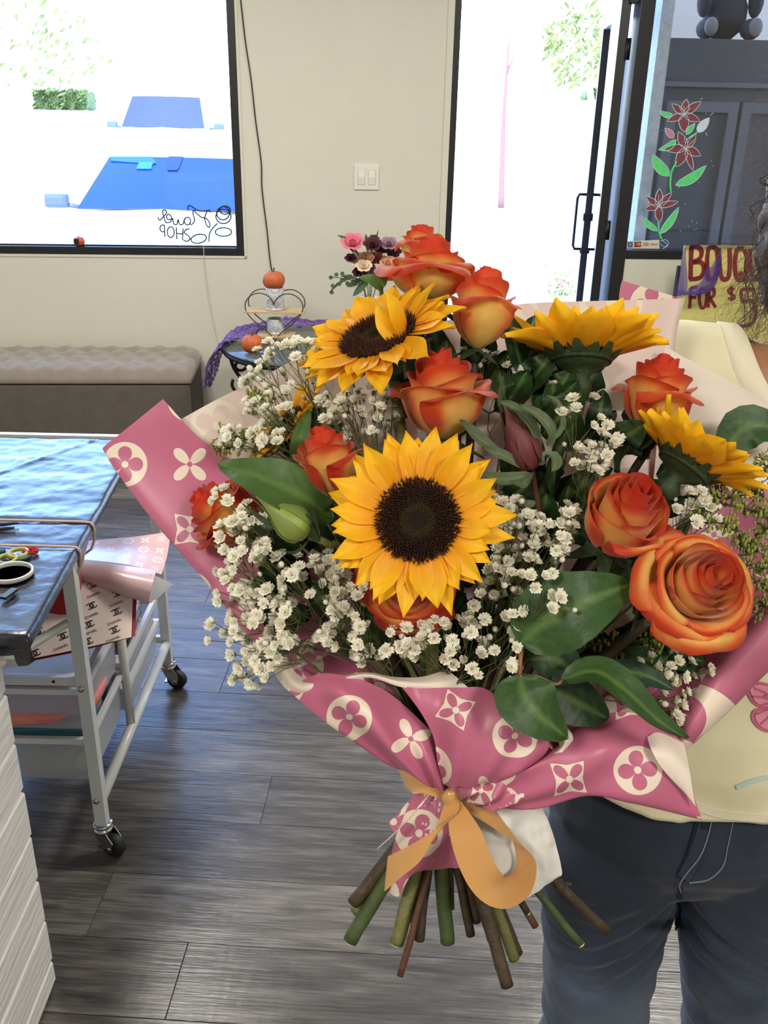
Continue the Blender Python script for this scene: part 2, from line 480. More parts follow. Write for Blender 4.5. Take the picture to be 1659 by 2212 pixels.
def stroke(mb, pts, r, d=.040, k=5, closed=False, n=6):
    """a painted line: photo points laid on the glass"""
    q = catmull([PWL(x, y, d) for x, y in pts], k, closed)
    if closed: q.append(q[0])
    tube(mb, q, r, n)
m_paint = mat('grey window paint', srgb(62, 68, 76), .9, spec=.1)
m_paintteal = mat('teal window paint', srgb(40, 76, 86), .9, spec=.1)
def zpt(x, y): return (x / 2.963, y / 2.963)
def ell(cx, cy, rx, ry, a=0, n=14):
    return [(cx + rx * math.cos(t) * math.cos(a) - ry * math.sin(t) * math.sin(a), cy + rx * math.cos(t) * math.sin(a) + ry * math.sin(t) * math.cos(a)) for t in [2 * pi * i / n for i in range(n)]]
mb = MB()
# mirrored cursive word, reading from the street
L_ = lambda q: [zpt(*p) for p in q]
stroke(mb, L_([(1345, 1345), (1300, 1352), (1262, 1345), (1225, 1320), (1205, 1318), (1205, 1345)]), .0031)           # f crossbar
stroke(mb, L_([(1350, 1360), (1330, 1350), (1318, 1370), (1310, 1400), (1322, 1440), (1340, 1455), (1342, 1430), (1322, 1400), (1290, 1392)]), .0031)
stroke(mb, L_([(1290, 1392), (1262, 1370), (1240, 1345), (1235, 1365), (1245, 1410), (1228, 1436), (1210, 1430)]), .0031)   # l
stroke(mb, L_(ell(1200, 1415, 20, 24)), .0031, closed=True)                                                               # o
stroke(mb, L_([(1180, 1400), (1172, 1432), (1150, 1436), (1140, 1405), (1132, 1436), (1112, 1432), (1105, 1395)]), .0031)  # w
stroke(mb, L_([(1105, 1400), (1075, 1405), (1066, 1385), (1080, 1372), (1098, 1390), (1092, 1420), (1060, 1425)]), .0031)  # e
stroke(mb, L_([(1060, 1425), (1048, 1385), (1040, 1350), (1058, 1345), (1066, 1362), (1048, 1385), (1022, 1410), (1012, 1390)]), .0031)  # r
stroke(mb, L_([(1212, 1465), (1190, 1470), (1180, 1490), (1205, 1508), (1215, 1530), (1195, 1545), (1172, 1535)]), .0032)  # S
stroke(mb, L_([(1172, 1460), (1168, 1535)]), .0032); stroke(mb, L_([(1128, 1455), (1132, 1530)]), .0032); stroke(mb, L_([(1170, 1497), (1130, 1494)]), .0032)
stroke(mb, L_(ell(1093, 1486, 22, 34)), .0032, closed=True)
stroke(mb, L_([(1052, 1440), (1055, 1515)]), .0032); stroke(mb, L_([(1052, 1440), (1030, 1445), (1024, 1465), (1034, 1482), (1054, 1482)]), .0032)
tag(mb.obj('painted_lettering', m_paint, win1), label='mirrored grey hand painted lettering')
mb = MB()
for q in (ell(1430, 1385, 48, 46), ell(1428, 1365, 40, 42, .3), ell(1440, 1345, 34, 26)): stroke(mb, L_(q), .0032, closed=True)
tag(mb.obj('painted_bloom', m_paint, win1), label='grey outline of a round bloom on the glass')
mb = MB()
for q in (ell(1430, 1485, 52, 27), ell(1272, 1528, 50, 28, -.2)): stroke(mb, L_(q), .0032, closed=True)
stroke(mb, L_([(1392, 1430), (1360, 1462), (1340, 1500), (1338, 1548)]), .0032)
stroke(mb, L_([(1385, 1500), (1384, 1585)]), .001); stroke(mb, L_([(1128, 1535), (1138, 1582)]), .001)
tag(mb.obj('painted_leaf', m_paintteal, win1), label='teal leaf loops and stem on the glass')

# lilies painted on the right window
m_lily = mat('maroon window paint', srgb(128, 62, 72), .7, var=.15, vscale=40)
m_lpink = mat('pink window paint', srgb(196, 128, 138), .7)
m_lwhite = mat('pale window paint', srgb(205, 220, 226), .7)
m_lgreen = mat('green window paint', srgb(92, 214, 122), .7, var=.12, vscale=50)
def z3(x, y): return (900 + x / 2.186, y / 2.186)
def petal_px(bx, by, tx, ty, wd, bend=0.0, n=7):
    ax, ay = tx - bx, ty - by; l = math.hypot(ax, ay); nx, ny = -ay / l, ax / l
    up, dn = [], []
    for i in range(n + 1):
        t = i / n; h = wd * math.sin(pi * t ** .8) ** .8 if 0 < t < 1 else 0
        bx_ = bend * math.sin(pi * t)
        up.append((bx + ax * t + nx * (h + bx_), by + ay * t + ny * (h + bx_))); dn.append((bx + ax * t + nx * (-h + bx_), by + ay * t + ny * (-h + bx_)))
    return up + dn[::-1][1:-1]
def paint_petal(name, m, q, lw=.0016, mo=None):
    mb = MB(); pts = [PWL(x, y, .0425) for x, y in [z3(*p) for p in q]]
    back = [p + V((0, .0012, 0)) for p in pts]
    n = len(pts)
    mb.add(pts + back, [tuple(range(n))] + [(i, (i + 1) % n, (i + 1) % n + n, i + n) for i in range(n)] , smooth=False)
    tube(mb, [p + V((0, -.0005, 0)) for p in pts + [pts[0]]], lw, 5, mi=1)
    return mb.obj(name, [m, mo or m_lwhite], win2)
LILY = [((1262, 540), [((1205, 490), 16), ((1275, 468), 18), ((1342, 478), 18), ((1338, 572), 18), ((1262, 625), 24), ((1183, 572), 16)]),
        ((1272, 700), [((1235, 622), 20), ((1318, 632), 18), ((1342, 735), 20), ((1306, 808), 14), ((1225, 788), 24), ((1168, 705), 20)]),
        ((1142, 975), [((1084, 928), 14), ((1078, 988), 14), ((1148, 890), 18), ((1205, 908), 14), ((1236, 952), 14), ((1146, 1050), 18)])]
for (cx, cy), ps in LILY:
    for (tx, ty), wd in ps: paint_petal('painted_petal', m_lily, petal_px(cx, cy, tx, ty, wd))
for q in ((1210, 545, 1146, 524, 13, -8), (1272, 635, 1314, 582, 12, 0), (1225, 660, 1140, 708, 16, -12), (1195, 832, 1114, 728, 26, -10), (1222, 875, 1368, 780, 22, 14), (1138, 1090, 1062, 1022, 14, -6), (1150, 1105, 1238, 978, 17, 6)):
    paint_petal('painted_leaf', m_lgreen, petal_px(*q))
paint_petal('painted_bud', m_lpink, petal_px(1215, 650, 1172, 605, 16)); paint_petal('painted_bud', m_lwhite, petal_px(1325, 625, 1382, 556, 20))
mb = MB()
for q in ([(1228, 765), (1205, 810), (1198, 870), (1202, 905)], [(1142, 1050), (1145, 1095), (1158, 1130)], [(1290, 655), (1322, 628)]):
    stroke(mb, [z3(*p) for p in q], .0042)
mb.obj('painted_stem', m_lgreen, win2)
mb = MB()
for q in ([(1262, 540), (1262, 500)], [(1262, 540), (1240, 505)], [(1262, 540), (1290, 510)], [(1272, 700), (1265, 650)], [(1272, 700), (1290, 655)], [(1272, 700), (1310, 660)], [(1142, 975), (1142, 920)], [(1142, 975), (1165, 925)],
          [(1150, 1140), (1175, 1132), (1190, 1150), (1170, 1165), (1150, 1150)], [(1160, 1135), (1185, 1160), (1160, 1175)], [(1385, 545), (1402, 532)], [(1340, 470), (1350, 462)], [(1365, 625), (1372, 640)], [(1200, 1050), (1208, 1060)], [(1235, 880), (1242, 886)]):
    stroke(mb, [z3(*p) for p in q], .0013)
rg = random.Random(3)
for _ in range(26):
    x, y = rg.uniform(1120, 1400), rg.uniform(470, 1130); stroke(mb, [z3(x, y), z3(x + 3, y + 4)], .0012, n=4)
mb.obj('painted_line', m_lwhite, win2)

# payment sticker strip low on the right window
st = MB(); c = [PWL(*z3(x, y), .040) for x, y in ((990, 1140), (1145, 1133), (1147, 1175), (992, 1172))]
st.add(c + [p + V((0, .003, 0)) for p in c], [(3, 2, 1, 0), (4, 5, 6, 7), (0, 1, 5, 4), (1, 2, 6, 5), (2, 3, 7, 6), (3, 0, 4, 7)], smooth=False)
m_stick = mat('sticker', srgb(214, 210, 196), .5)
strip = st.obj('sticker_strip', m_stick, win2)
m_blue = mat('sticker blue', srgb(60, 88, 150), .5); m_red = mat('sticker red', srgb(196, 60, 40), .5); m_ora = mat('sticker orange', srgb(226, 130, 60), .5); m_ink = mat('ink', srgb(22, 20, 22), .6)
def flat(mb, q, mi=0, d=.0385, zf=z3):
    p = [PWL(*zf(x, y), d) for x, y in q]; n = len(p)
    mb.add(p + [a + V((0, .0012, 0)) for a in p], [tuple(range(n))] + [(i, (i + 1) % n, (i + 1) % n + n, i + n) for i in range(n)], mi=mi, smooth=False)
mb = MB()
flat(mb, [(998, 1144), (1020, 1143), (1020, 1167), (998, 1167)], 0); flat(mb, [(1003, 1150), (1015, 1150), (1015, 1153), (1003, 1153)], 5, .038); flat(mb, [(1003, 1157), (1015, 1157), (1015, 1160), (1003, 1160)], 5, .038)
flat(mb, [(1029, 1143), (1060, 1141), (1060, 1166), (1029, 1166)], 3)
flat(mb, ell(1039, 1153, 9, 9), 1, .038); flat(mb, ell(1050, 1153, 9, 9), 2, .0376)
for y in (1146, 1155): flat(mb, [(1070, y), (1096, y - 1), (1096, y + 5), (1070, y + 5)], 4, .038)
flat(mb, ell(1118, 1153, 5, 5), 2, .038); flat(mb, [(1104, 1150), (1112, 1150), (1112, 1156), (1104, 1156)], 4, .038); flat(mb, [(1124, 1150), (1138, 1150), (1138, 1156), (1124, 1156)], 4, .038)
tag(mb.obj('printed_mark', [m_blue, m_red, m_ora, m_ink, mat('sticker grey', srgb(150, 148, 142), .6), m_stick], strip), label='row of small card marks')

# ------------------------------------------------------------------ door: jamb, head, open leaf
mb = MB(); boxp(mb, (D1L, -.004, 0), (D1L + .030, .11, D1T), b=.002); boxp(mb, (D1L + .03, -.004, D1T - .045), (D1R - .066, .11, D1T), b=.002)
door = struct(mb, 'door_1', m_black, wall=True)
hl = V((D1R - .112, .06, 0)); LW = .80
ang = math.acos(max(-.2, min(.9, (hl.x - PWL(1306, 100, .86).x) / LW)))
dl = Matrix.Translation(hl) @ Matrix.Rotation(pi - ang, 4, 'Z')
mb = MB()
for x0, x1 in ((0, .045), (LW - .045, LW)): boxp(mb, (x0, -.022, .02), (x1, .022, 2.0), b=.002)
mb.xf(dl); mb.obj('door_stile', m_black, door)
m_alu = mat('bright aluminium edge', srgb(220, 222, 226), .3, metal=.6)
mb = MB(); boxp(mb, (.045, -.02, .02), (LW - .045, .02, .14), b=.002); boxp(mb, (.045, -.02, 1.93), (LW - .045, .02, 2.0), b=.002); mb.xf(dl); mb.obj('door_rail', m_alu, door)
mb = MB(); boxp(mb, (.045, -.003, .14), (LW - .045, .003, 1.93)); mb.xf(dl); mb.obj('pane', m_glass, door)
mb = MB()
for sy in (-1, 1):
    tube(mb, [(LW - .022, sy * .022, 1.10), (LW - .022, sy * .06, 1.10), (LW - .022, sy * .07, 1.08), (LW - .022, sy * .07, .82), (LW - .022, sy * .06, .80), (LW - .022, sy * .022, .80)], .008, 8)
boxp(mb, (LW - .06, -.03, .96), (LW - .0, .03, 1.0), b=.004); boxp(mb, (LW - .06, -.03, .78), (LW, .03, .80), b=.004)
mb.xf(dl); mb.obj('handle', m_blackiron, door)
mb = MB()
for z in (.25, .95, 1.75): tube(mb, [(-.005, -.026, z), (-.005, -.026, z + .09)], .012, 10)
boxp(mb, (-.02, -.05, 1.98), (.05, -.01, 2.03), b=.004)
mb.xf(dl); mb.obj('hinge', m_blackiron, door)
mb = MB(); boxp(mb, (D1L + .03, -.02, 0), (D1R - .066, .14, .012), b=.003); mb.obj('threshold', m_alu, door)

# ------------------------------------------------------------------ ceiling lamps
def ceiling_lamp(i, x, y, wts):
    o = empty('ceiling_light', (x, y, CEIL - .035), f'flat square ceiling light panel, {("over the counter side at the back", "over the right side at the back", "above the craft trolley", "above the person")[i]}', 'light', 'ceiling light panels')
    mb = MB(); frame_ring2 = [((-.31, -.31, 0), (.31, -.29, .035)), ((-.31, .29, 0), (.31, .31, .035)), ((-.31, -.29, 0), (-.29, .29, .035)), ((.29, -.29, 0), (.31, .29, .035))]
    for a, b_ in frame_ring2: boxp(mb, a, b_)
    mb.obj('frame', m_white, o)
    mb = MB(); boxp(mb, (-.29, -.29, .012), (.29, .29, .02)); mb.obj('diffuser', mat('lit diffuser %d' % i, (1, 1, 1, 1), .5, emit=((1, .96, .88, 1), 3)), o)
    l = bpy.data.lights.new('panel_glow', 'AREA'); l.shape = 'SQUARE'; l.size = .58; l.energy = wts; l.color = (1, .94, .84)
    lo = bpy.data.objects.new('panel_glow', l); C.objects.link(lo); lo.parent = o; lo.location = (0, 0, -.004)
for i, (x, y, q) in enumerate(LAMPS): ceiling_lamp(i, x, y, q)

# ------------------------------------------------------------------ outside
GZ = -.30
m_conc = mat('pale concrete', srgb(214, 210, 202), .9, var=.06, vscale=2)
mb = MB(); boxp(mb, (-45, W0 + .42, GZ - .2), (45, 75, GZ)); struct(mb, 'ground_outside', m_conc)
mb = MB(); boxp(mb, (-4, .14, GZ), (4, .75, -.02)); struct(mb, 'pavement_outside', m_conc, wall=True)
mb = MB(); boxp(mb, (-4, .14, CEIL - .05), (4, .95, CEIL + .1)); struct(mb, 'added_shade_overhang', m_ceil, wall=True)  # unseen overhang added to shade what stands close to the front
m_stucco = mat('pale stucco', srgb(190, 196, 214), .9, var=.12, vscale=35, bump=.6, bscale=40)
mb = MB(); boxp(mb, (PWL(1395, 300, .34).x, .34, -.02), (PWL(1421, 300, .34).x, .62, CEIL - .05)); struct(mb, 'column_outside', m_stucco, wall=True)
# added dark panelled cabinet standing in for a reflection in the right window
m_grey = mat('charcoal board', srgb(66, 64, 72), .6, var=.06, vscale=8)
m_grey2 = mat('slate board', srgb(92, 90, 98), .6)
cab = empty('reflection_cabinet', WP(2.06, 1.1, -.02), 'tall dark grey panelled cabinet standing in for a reflection in the right hand window', 'cabinet', rot=Matrix.Rotation(TH, 3, 'Z').to_quaternion())
ztop = PWL(1560, 75, .8).z
mb = MB(); boxp(mb, (-.72, -.30, 0), (1.2, .25, ztop), b=.006); mb.obj('body', m_grey, cab)
zb = PWL(1560, 172, .8).z
mb = MB(); boxp(mb, (-.73, -.33, zb - .02), (1.22, -.29, zb + .005), b=.004); mb.obj('ledge', m_grey2, cab)
for x in (-.30, .12, .75):
    mb = MB(); frame_ring(mb, x - .30 if x > .5 else x - .2, x + .2, .15, zb - .09, .055, -.325, -.298); mb.obj('door_frame', m_grey2, cab)
mb = MB(); boxp(mb, (1.75, 1.65, GZ), (4.5, 1.8, CEIL)); o = struct(mb, 'reflection_wall', mat('grey reflection backdrop', srgb(112, 112, 110), .9), wall=True)  # added grey backdrop, part of the stand-in for the pane's reflection
# added dark toy bear on the cabinet, standing in for a reflected silhouette
tb = PW(1568, 72, .8 + .15); 
bear = empty('reflection_bear', tuple(WP(PWL(1568, 72, 1.0).x, 1.05, ztop - .02)), 'dark toy bear standing in for a reflection on top of the panelled cabinet', 'toy')
m_bear = mat('dark plush', srgb(52, 48, 54), .95, bump=.5, bscale=120)
m_sole = mat('pale sole', srgb(120, 116, 116), .9)
def ball(mb, c, r, n=14, mi=0, sq=(1, 1, 1)):
    vs, fs = [], []
    h = n // 2
    for i in range(h + 1):
        t = pi * i / h
        for k in range(n):
            a = 2 * pi * k / n
            vs.append((c[0] + r * sq[0] * math.sin(t) * math.cos(a), c[1] + r * sq[1] * math.sin(t) * math.sin(a), c[2] + r * sq[2] * math.cos(t)))
    for i in range(h):
        for k in range(n): fs.append((i * n + k, (i + 1) * n + k, (i + 1) * n + (k + 1) % n, i * n + (k + 1) % n))
    mb.add(vs, fs, mi=mi); return mb
mb = MB(); ball(mb, (0, 0, .14), .12, sq=(1, .9, 1.15)); ball(mb, (0, -.01, .33), .10); ball(mb, (0, -.09, .31), .045)
for sx in (-1, 1): ball(mb, (sx * .08, 0, .42), .038, sq=(1, .6, 1))
mb.obj('body', m_bear, bear)
for sx in (-1, 1):
    mb = MB(); ball(mb, (sx * .12, -.10, .06), .06, sq=(.9, 1.5, .9)); mb.obj('leg', m_bear, bear)
    mb = MB(); ball(mb, (sx * .12, -.175, .065), .042, sq=(.9, .45, 1.1)); mb.obj('paw_sole', m_sole, bear)
    mb = MB(); ball(mb, (sx * .14, -.06, .2), .05, sq=(.8, 1, 1.7)); mb.obj('arm', m_bear, bear)

# ---- cars
m_car = mat('white car paint', srgb(240, 240, 240), .25, coat=.5)
m_shield = mat('windscreen in sky-reflection blue', (.003, .030, .20, 1), .10, metal=.12, spec=.6)  # blue of the reflected sky is put into the base colour
m_shield2 = mat('windscreen in sky-reflection violet', (.04, .05, .17, 1), .2, metal=.2, spec=.5)  # sky reflection put into the colour here too, more violet
m_navyg = mat('navy housing', (.003, .02, .10, 1), .3); m_skyg = mat('sky tint strip', (.004, .07, .30, 1), .12, spec=.6); m_palg = mat('pale cyan sticker', (.012, .12, .36, 1), .3)
m_tyre = mat('tyre', srgb(24, 24, 26), .8); m_hub = mat('hub', srgb(170, 172, 178), .3, metal=.8)
m_lampg = mat('head lamp', srgb(210, 220, 230), .1, coat=1); m_carmir = mat('mirror shell', srgb(70, 84, 120), .35)
def loft(mb, secs, mi=0):
    n = len(secs[0]); vs = [p for s_ in secs for p in s_]; fs = []
    for i in range(len(secs) - 1):
        for k in range(n): fs.append((i * n + k, i * n + (k + 1) % n, (i + 1) * n + (k + 1) % n, (i + 1) * n + k))
    fs.append(tuple(range(n - 1, -1, -1))); fs.append(tuple(range((len(secs) - 1) * n, len(secs) * n)))
    mb.add(vs, fs, mi=mi)
def car(name, loc, yaw, label, hb, hw, hr, wdt, rake, shield, tall):
    """front looks at -y of the car; hb bonnet height, hw windscreen base, hr roof"""
    o = empty(name, loc, label, 'car', rot=Matrix.Rotation(yaw, 3, 'Z').to_quaternion())
    hw2 = wdt / 2
    def sec(y, w_, zb_, zt, crown=.03):
        return [(-w_, y, zb_), (w_, y, zb_), (w_ * 1.02, y, zb_ + (zt - zb_) * .55), (w_ * .94, y, zt - .05), (w_ * .6, y, zt), (0, y, zt + crown), (-w_ * .6, y, zt), (-w_ * .94, y, zt - .05), (-w_ * 1.02, y, zb_ + (zt - zb_) * .55)]
    ybase = 1.25 if not tall else 1.35
    mb = MB()
    loft(mb, [sec(.0, hw2 * .80, .25, hb * .72), sec(.12, hw2 * .93, .2, hb * .88), sec(.5, hw2, .2, hb * .96), sec(ybase, hw2, .2, hw), sec(3.2, hw2, .2, hw + .02), sec(4.3, hw2 * .97, .2, hw), sec(4.6, hw2 * .85, .3, hw - .08)])
    mb.obj('body', m_car, o)
    # greenhouse
    yt = ybase + rake; wt = hw2 * .74; wb = hw2 * .90
    mb = MB(); loft(mb, [[(-wb, ybase + .04, hw - .01), (wb, ybase + .04, hw - .01), (wt, yt + .04, hr - .05), (-wt, yt + .04, hr - .05)][:4]] + [[(-wb, ybase + .6, hw - .01), (wb, ybase + .6, hw - .01), (wt, yt + .1, hr), (-wt, yt + .1, hr)], [(-wb, 3.0, hw), (wb, 3.0, hw), (wt, 2.9, hr), (-wt, 2.9, hr)], [(-wb, 3.8, hw), (wb, 3.8, hw), (wt, 3.2, hr - .06), (-wt, 3.2, hr - .06)]])
    mb.obj('cabin', m_car, o)
    # windscreen: gently bowed sheet
    G = []
    for i in range(7):
        v = i / 6; ww = (wb * .97) * (1 - v) + (wt * .97) * v
        row = []
        for j in range(13):
            u = j / 6 - 1
            row.append(V((u * ww, ybase + rake * v - .05 * (1 - u * u) - .012 + .02, hw + .015 + (hr - .07 - hw) * v + .01 * (1 - u * u))))
        G.append(row)
    mb = MB(); gridmesh(mb, G, thick=.01); ws = mb.obj('windscreen', shield, o)
    def onws(u, v, d=.008): ww = (wb * .97) * (1 - v) + (wt * .97) * v; return V((u * ww, ybase + rake * v - .05 * (1 - u * u) + .008 - d, hw + .015 + (hr - .07 - hw) * v + .01 * (1 - u * u) + d))
    for nm, q, m_ in (('sensor_housing', [(-.10, 1), (.12, 1), (.09, .78), (.07, .72), (-.06, .72), (-.08, .78)], m_navyg), ('sun_strip', [(-.97, .99), (-.35, .99), (-.25, .86), (-.30, .84), (-.93, .90)], m_skyg), ('windscreen_sticker', [(-.50, .88), (-.30, .88), (-.29, .74), (-.50, .74)], m_palg)):
        if tall and nm != 'sun_strip': continue
        if tall: continue
        mb = MB(); n_ = len(q); mb.add([onws(*p) for p in q] + [onws(*p, .001) for p in q], [tuple(range(n_))] + [(i, (i + 1) % n_, (i + 1) % n_ + n_, i + n_) for i in range(n_)], smooth=False); mb.obj(nm, m_, ws)
    for sx in (-1, 1):
        mb = MB(); box(mb, (sx * (hw2 + .13), ybase + .25, hw + .05), (.2, .1, .12), b=.035); tube(mb, [(sx * (hw2 - .06), ybase + .25, hw), (sx * (hw2 + .08), ybase + .25, hw + .02)], .02, 6); mb.obj('wing_mirror', m_carmir, o)
        mb = MB(); ball(mb, (sx * hw2 * .72, .06, hb * .72), .12, 12, sq=(1.5, .7, .5)); mb.obj('headlamp', m_lampg, o)
        mb = MB(); mb.add([(sx * wb * 1.005, ybase + .3, hw + .03), (sx * wb * 1.005, 3.1, hw + .03), (sx * wt * 1.03, 2.8, hr - .09), (sx * wt * 1.03, yt + .15, hr - .09)] + [(sx * (wb - .02), ybase + .3, hw + .03), (sx * (wb - .02), 3.1, hw + .03), (sx * (wt - .02), 2.8, hr - .09), (sx * (wt - .02), yt + .15, hr - .09)], [(0, 1, 2, 3), (4, 7, 6, 5), (0, 4, 5, 1), (1, 5, 6, 2), (2, 6, 7, 3), (3, 7, 4, 0)], smooth=False); mb.obj('side_window', shield, o)
        for y in (.85, 3.65):
            mb = MB(); r = .33 if not tall else .4
            lathe(mb, [(r * .6, -.1), (r * .96, -.1), (r, -.07), (r, .07), (r * .96, .1), (r * .6, .1)], 20); mb.xf(Matrix.Translation((sx * (hw2 - .09), y, r)) @ Matrix.Rotation(pi / 2, 4, 'Y')); wh = mb.obj('wheel', m_tyre, o)
            mb = MB(); lathe(mb, [(.02, -.1), (r * .6, -.1), (r * .6, .1), (.02, .1)], 16); mb.xf(Matrix.Translation((sx * (hw2 - .09), y, r)) @ Matrix.Rotation(pi / 2, 4, 'Y')); mb.obj('hub', m_hub, wh)
    mb = MB(); boxp(mb, (-hw2 * .5, -.02, hb * .38), (hw2 * .5, .06, hb * .6), b=.02); mb.obj('grille', m_black, o)
    return o
b0 = PY(366, 457, 8.1)
car('parked_car', (b0.x, 8.1 - 1.25, GZ), math.radians(2), 'white saloon car with a windscreen in sky-reflection blue parked right outside the window', .90, b0.z - GZ, 1.44, 1.66, .72, m_shield, False)
b1 = PY(352, 277, 19.5)
car('pickup_truck', (b1.x, 19.5 - 1.35, GZ), 0, 'white tall pickup seen beyond the parked saloon car', 1.25, b1.z - GZ, b1.z - GZ + .62, 1.86, .45, m_shield2, True)

# ---- trees, hedge, shrub beyond
m_leafo = mat('sunlit leaf', srgb(112, 124, 58), .6, var=.35, vscale=3, transl=.2)
m_bark = mat('pale bark', srgb(226, 218, 206), .9); m_bark2 = mat('reddish bark', srgb(120, 84, 76), .9)
def leafcloud(mb, rg, n, cfun, size, nrm=None):
    for _ in range(n):
        c = V(cfun()); a = V((rg.gauss(0, 1), rg.gauss(0, 1), rg.gauss(0, 1))).normalized(); b_ = a.orthogonal().normalized(); s_ = size * rg.uniform(.6, 1.3)
        e = a.cross(b_)
        mb.add([c - b_ * s_, c + e * s_ * .4 + a * s_ * .1, c + b_ * s_, c - e * s_ * .4 + a * s_ * .1], [(0, 1, 2, 3)], smooth=False)
def tree(px, py, Y, rx, rz, n, trunk_px, label, seed, size=.12):
    c = PY(px, py, Y); rg = random.Random(seed); g = PY(trunk_px, 300, Y)
    o = empty('tree', (g.x, Y, GZ), label, 'tree', 'trees across the car park')
    mb = MB()
    def pt():
        while True:
            q = V((rg.uniform(-1, 1), rg.uniform(-1, 1), rg.uniform(-1, 1)))
            if q.length < 1 and NZ.noise(q * 2.2 + V((seed, 0, 0))) > -.12: return (c.x - g.x + q.x * rx, q.y * rx, c.z - GZ + q.z * rz)
    leafcloud(mb, rg, n, pt, size); mb.obj('crown', m_leafo, o)['kind'] = 'stuff'
    mb = MB(); tube(mb, catmull([(0, 0, 0), (.04, 0, 1.0), (-.05, 0, 2.0), ((c.x - g.x) * .6, 0, c.z - GZ - rz * .3), (c.x - g.x, 0, c.z - GZ + rz * .3)], 4), [.13 - .1 * i / 16 for i in range(17)], 8)
    for k in range(5):
        a = rg.uniform(0, 6.28); tube(mb, [((c.x - g.x) * .5, 0, c.z - GZ - rz * .4), (c.x - g.x + math.cos(a) * rx * .6, math.sin(a) * rx * .5, c.z - GZ + rg.uniform(-.2, .6) * rz)], [.05, .015], 6)
    mb.obj('trunk', m_bark, o)
tree(70, 100, 26, 2.0, 1.15, 230, 20, 'sparse leafy tree seen high at the left through the window', 2)
tree(1245, 95, 22, .78, .85, 420, 1275, 'dense leafy tree seen through the open doorway', 5, .10)
tr = PY(1092, 300, 20)
o = empty('sapling', (tr.x, 20, GZ), 'bare thin young tree with a forked stem seen through the open doorway', 'tree')
mb = MB(); a, b_ = PY(1100, 80, 20), PY(1088, 260, 20); tube(mb, catmull([V((0, 0, 0)), b_ - V((tr.x, 20, GZ)), a - V((tr.x, 20, GZ))], 5), [.07 - .055 * i / 10 for i in range(11)], 7); mb.obj('trunk', m_bark2, o)
mb = MB(); q = PY(1111, 118, 20); tube(mb, [PY(1094, 160, 20) - V((tr.x, 20, GZ)), q - V((tr.x, 20, GZ))], [.03, .01], 6); mb.obj('branch', m_bark2, o)
m_hedge = mat('hedge leaf', srgb(78, 98, 46), .7, var=.4, vscale=4)
def hedge(x0, x1, y0, y1, Y, label, seed):
    a, b_ = PY(x0, y0, Y), PY(x1, y1, Y); rg = random.Random(seed)
    o = empty('hedge', (a.x, Y, GZ), label, 'hedge')
    mb = MB(); boxp(mb, (0, 0, b_.z - GZ), (b_.x - a.x, 1, a.z - GZ), b=.1)
    leafcloud(mb, rg, 500, lambda: (rg.uniform(0, b_.x - a.x), rg.choice((-.05, -.02, rg.uniform(0, 1))), rg.uniform(b_.z - GZ, a.z - GZ + .05)), .12)
    mb.obj('foliage', m_hedge, o)['kind'] = 'stuff'
    mb = MB(); boxp(mb, (-.4, -.12, 0), (b_.x - a.x + .4, 1.1, b_.z - GZ)); mb.obj('planter', m_conc, o)
hedge(70, 189, 196, 239, 30, 'clipped green hedge on a pale planter beyond the truck', 1)
hedge(1268, 1330, 195, 218, 30, 'clipped green hedge seen through the door glass', 2)
g = PZ(1215, 640, GZ)
sh = empty('flowering_shrub', g, 'low pink flowering shrub on the pavement outside the doorway', 'shrub'); rg = random.Random(8)
mb = MB(); leafcloud(mb, rg, 160, lambda: (rg.gauss(0, .10), rg.gauss(0, .08), abs(rg.gauss(.09, .08))), .026); mb.obj('foliage', m_leafo, sh)['kind'] = 'stuff'
mb = MB()
for _ in range(18): ball(mb, (rg.gauss(0, .1), rg.gauss(0, .08), .1 + abs(rg.gauss(.05, .06))), .016, 6)
mb.obj('blossom', mat('pink blossom', srgb(220, 110, 130), .7), sh)['kind'] = 'stuff'
# ------------------------------------------------------------------ tufted storage bench against the wall
m_vel = mat('taupe velvet', srgb(142, 132, 120), .9, sheen=.4, var=.06, vscale=30, bump=.15, bscale=300)
m_veld = mat('dark taupe fabric', srgb(98, 91, 85), .95, var=.08, vscale=25, bump=.2, bscale=300)
BR, BL, BF, BK = -.925, -2.35, -.47, -.03
bench = empty('storage_bench', WP((BR + BL) / 2, (BF + BK) / 2, 0), 'taupe fabric storage bench with a button tufted lid against the wall', 'bench', rot=Matrix.Rotation(TH, 3, 'Z').to_quaternion())
bcx, bcy = (BR + BL) / 2, (BF + BK) / 2
mb = MB(); boxp(mb, (BL - bcx, BF - bcy + .006, .03), (BR - bcx - .006, BK - bcy, .355), b=.012); mb.obj('body', m_veld, bench)
for x in (BL - bcx + .08, BR - bcx - .08):
    for y in (-.17, .17): mb = MB(); box(mb, (x, y, .016), (.05, .05, .032)); mb.obj('foot', m_blackiron, bench)
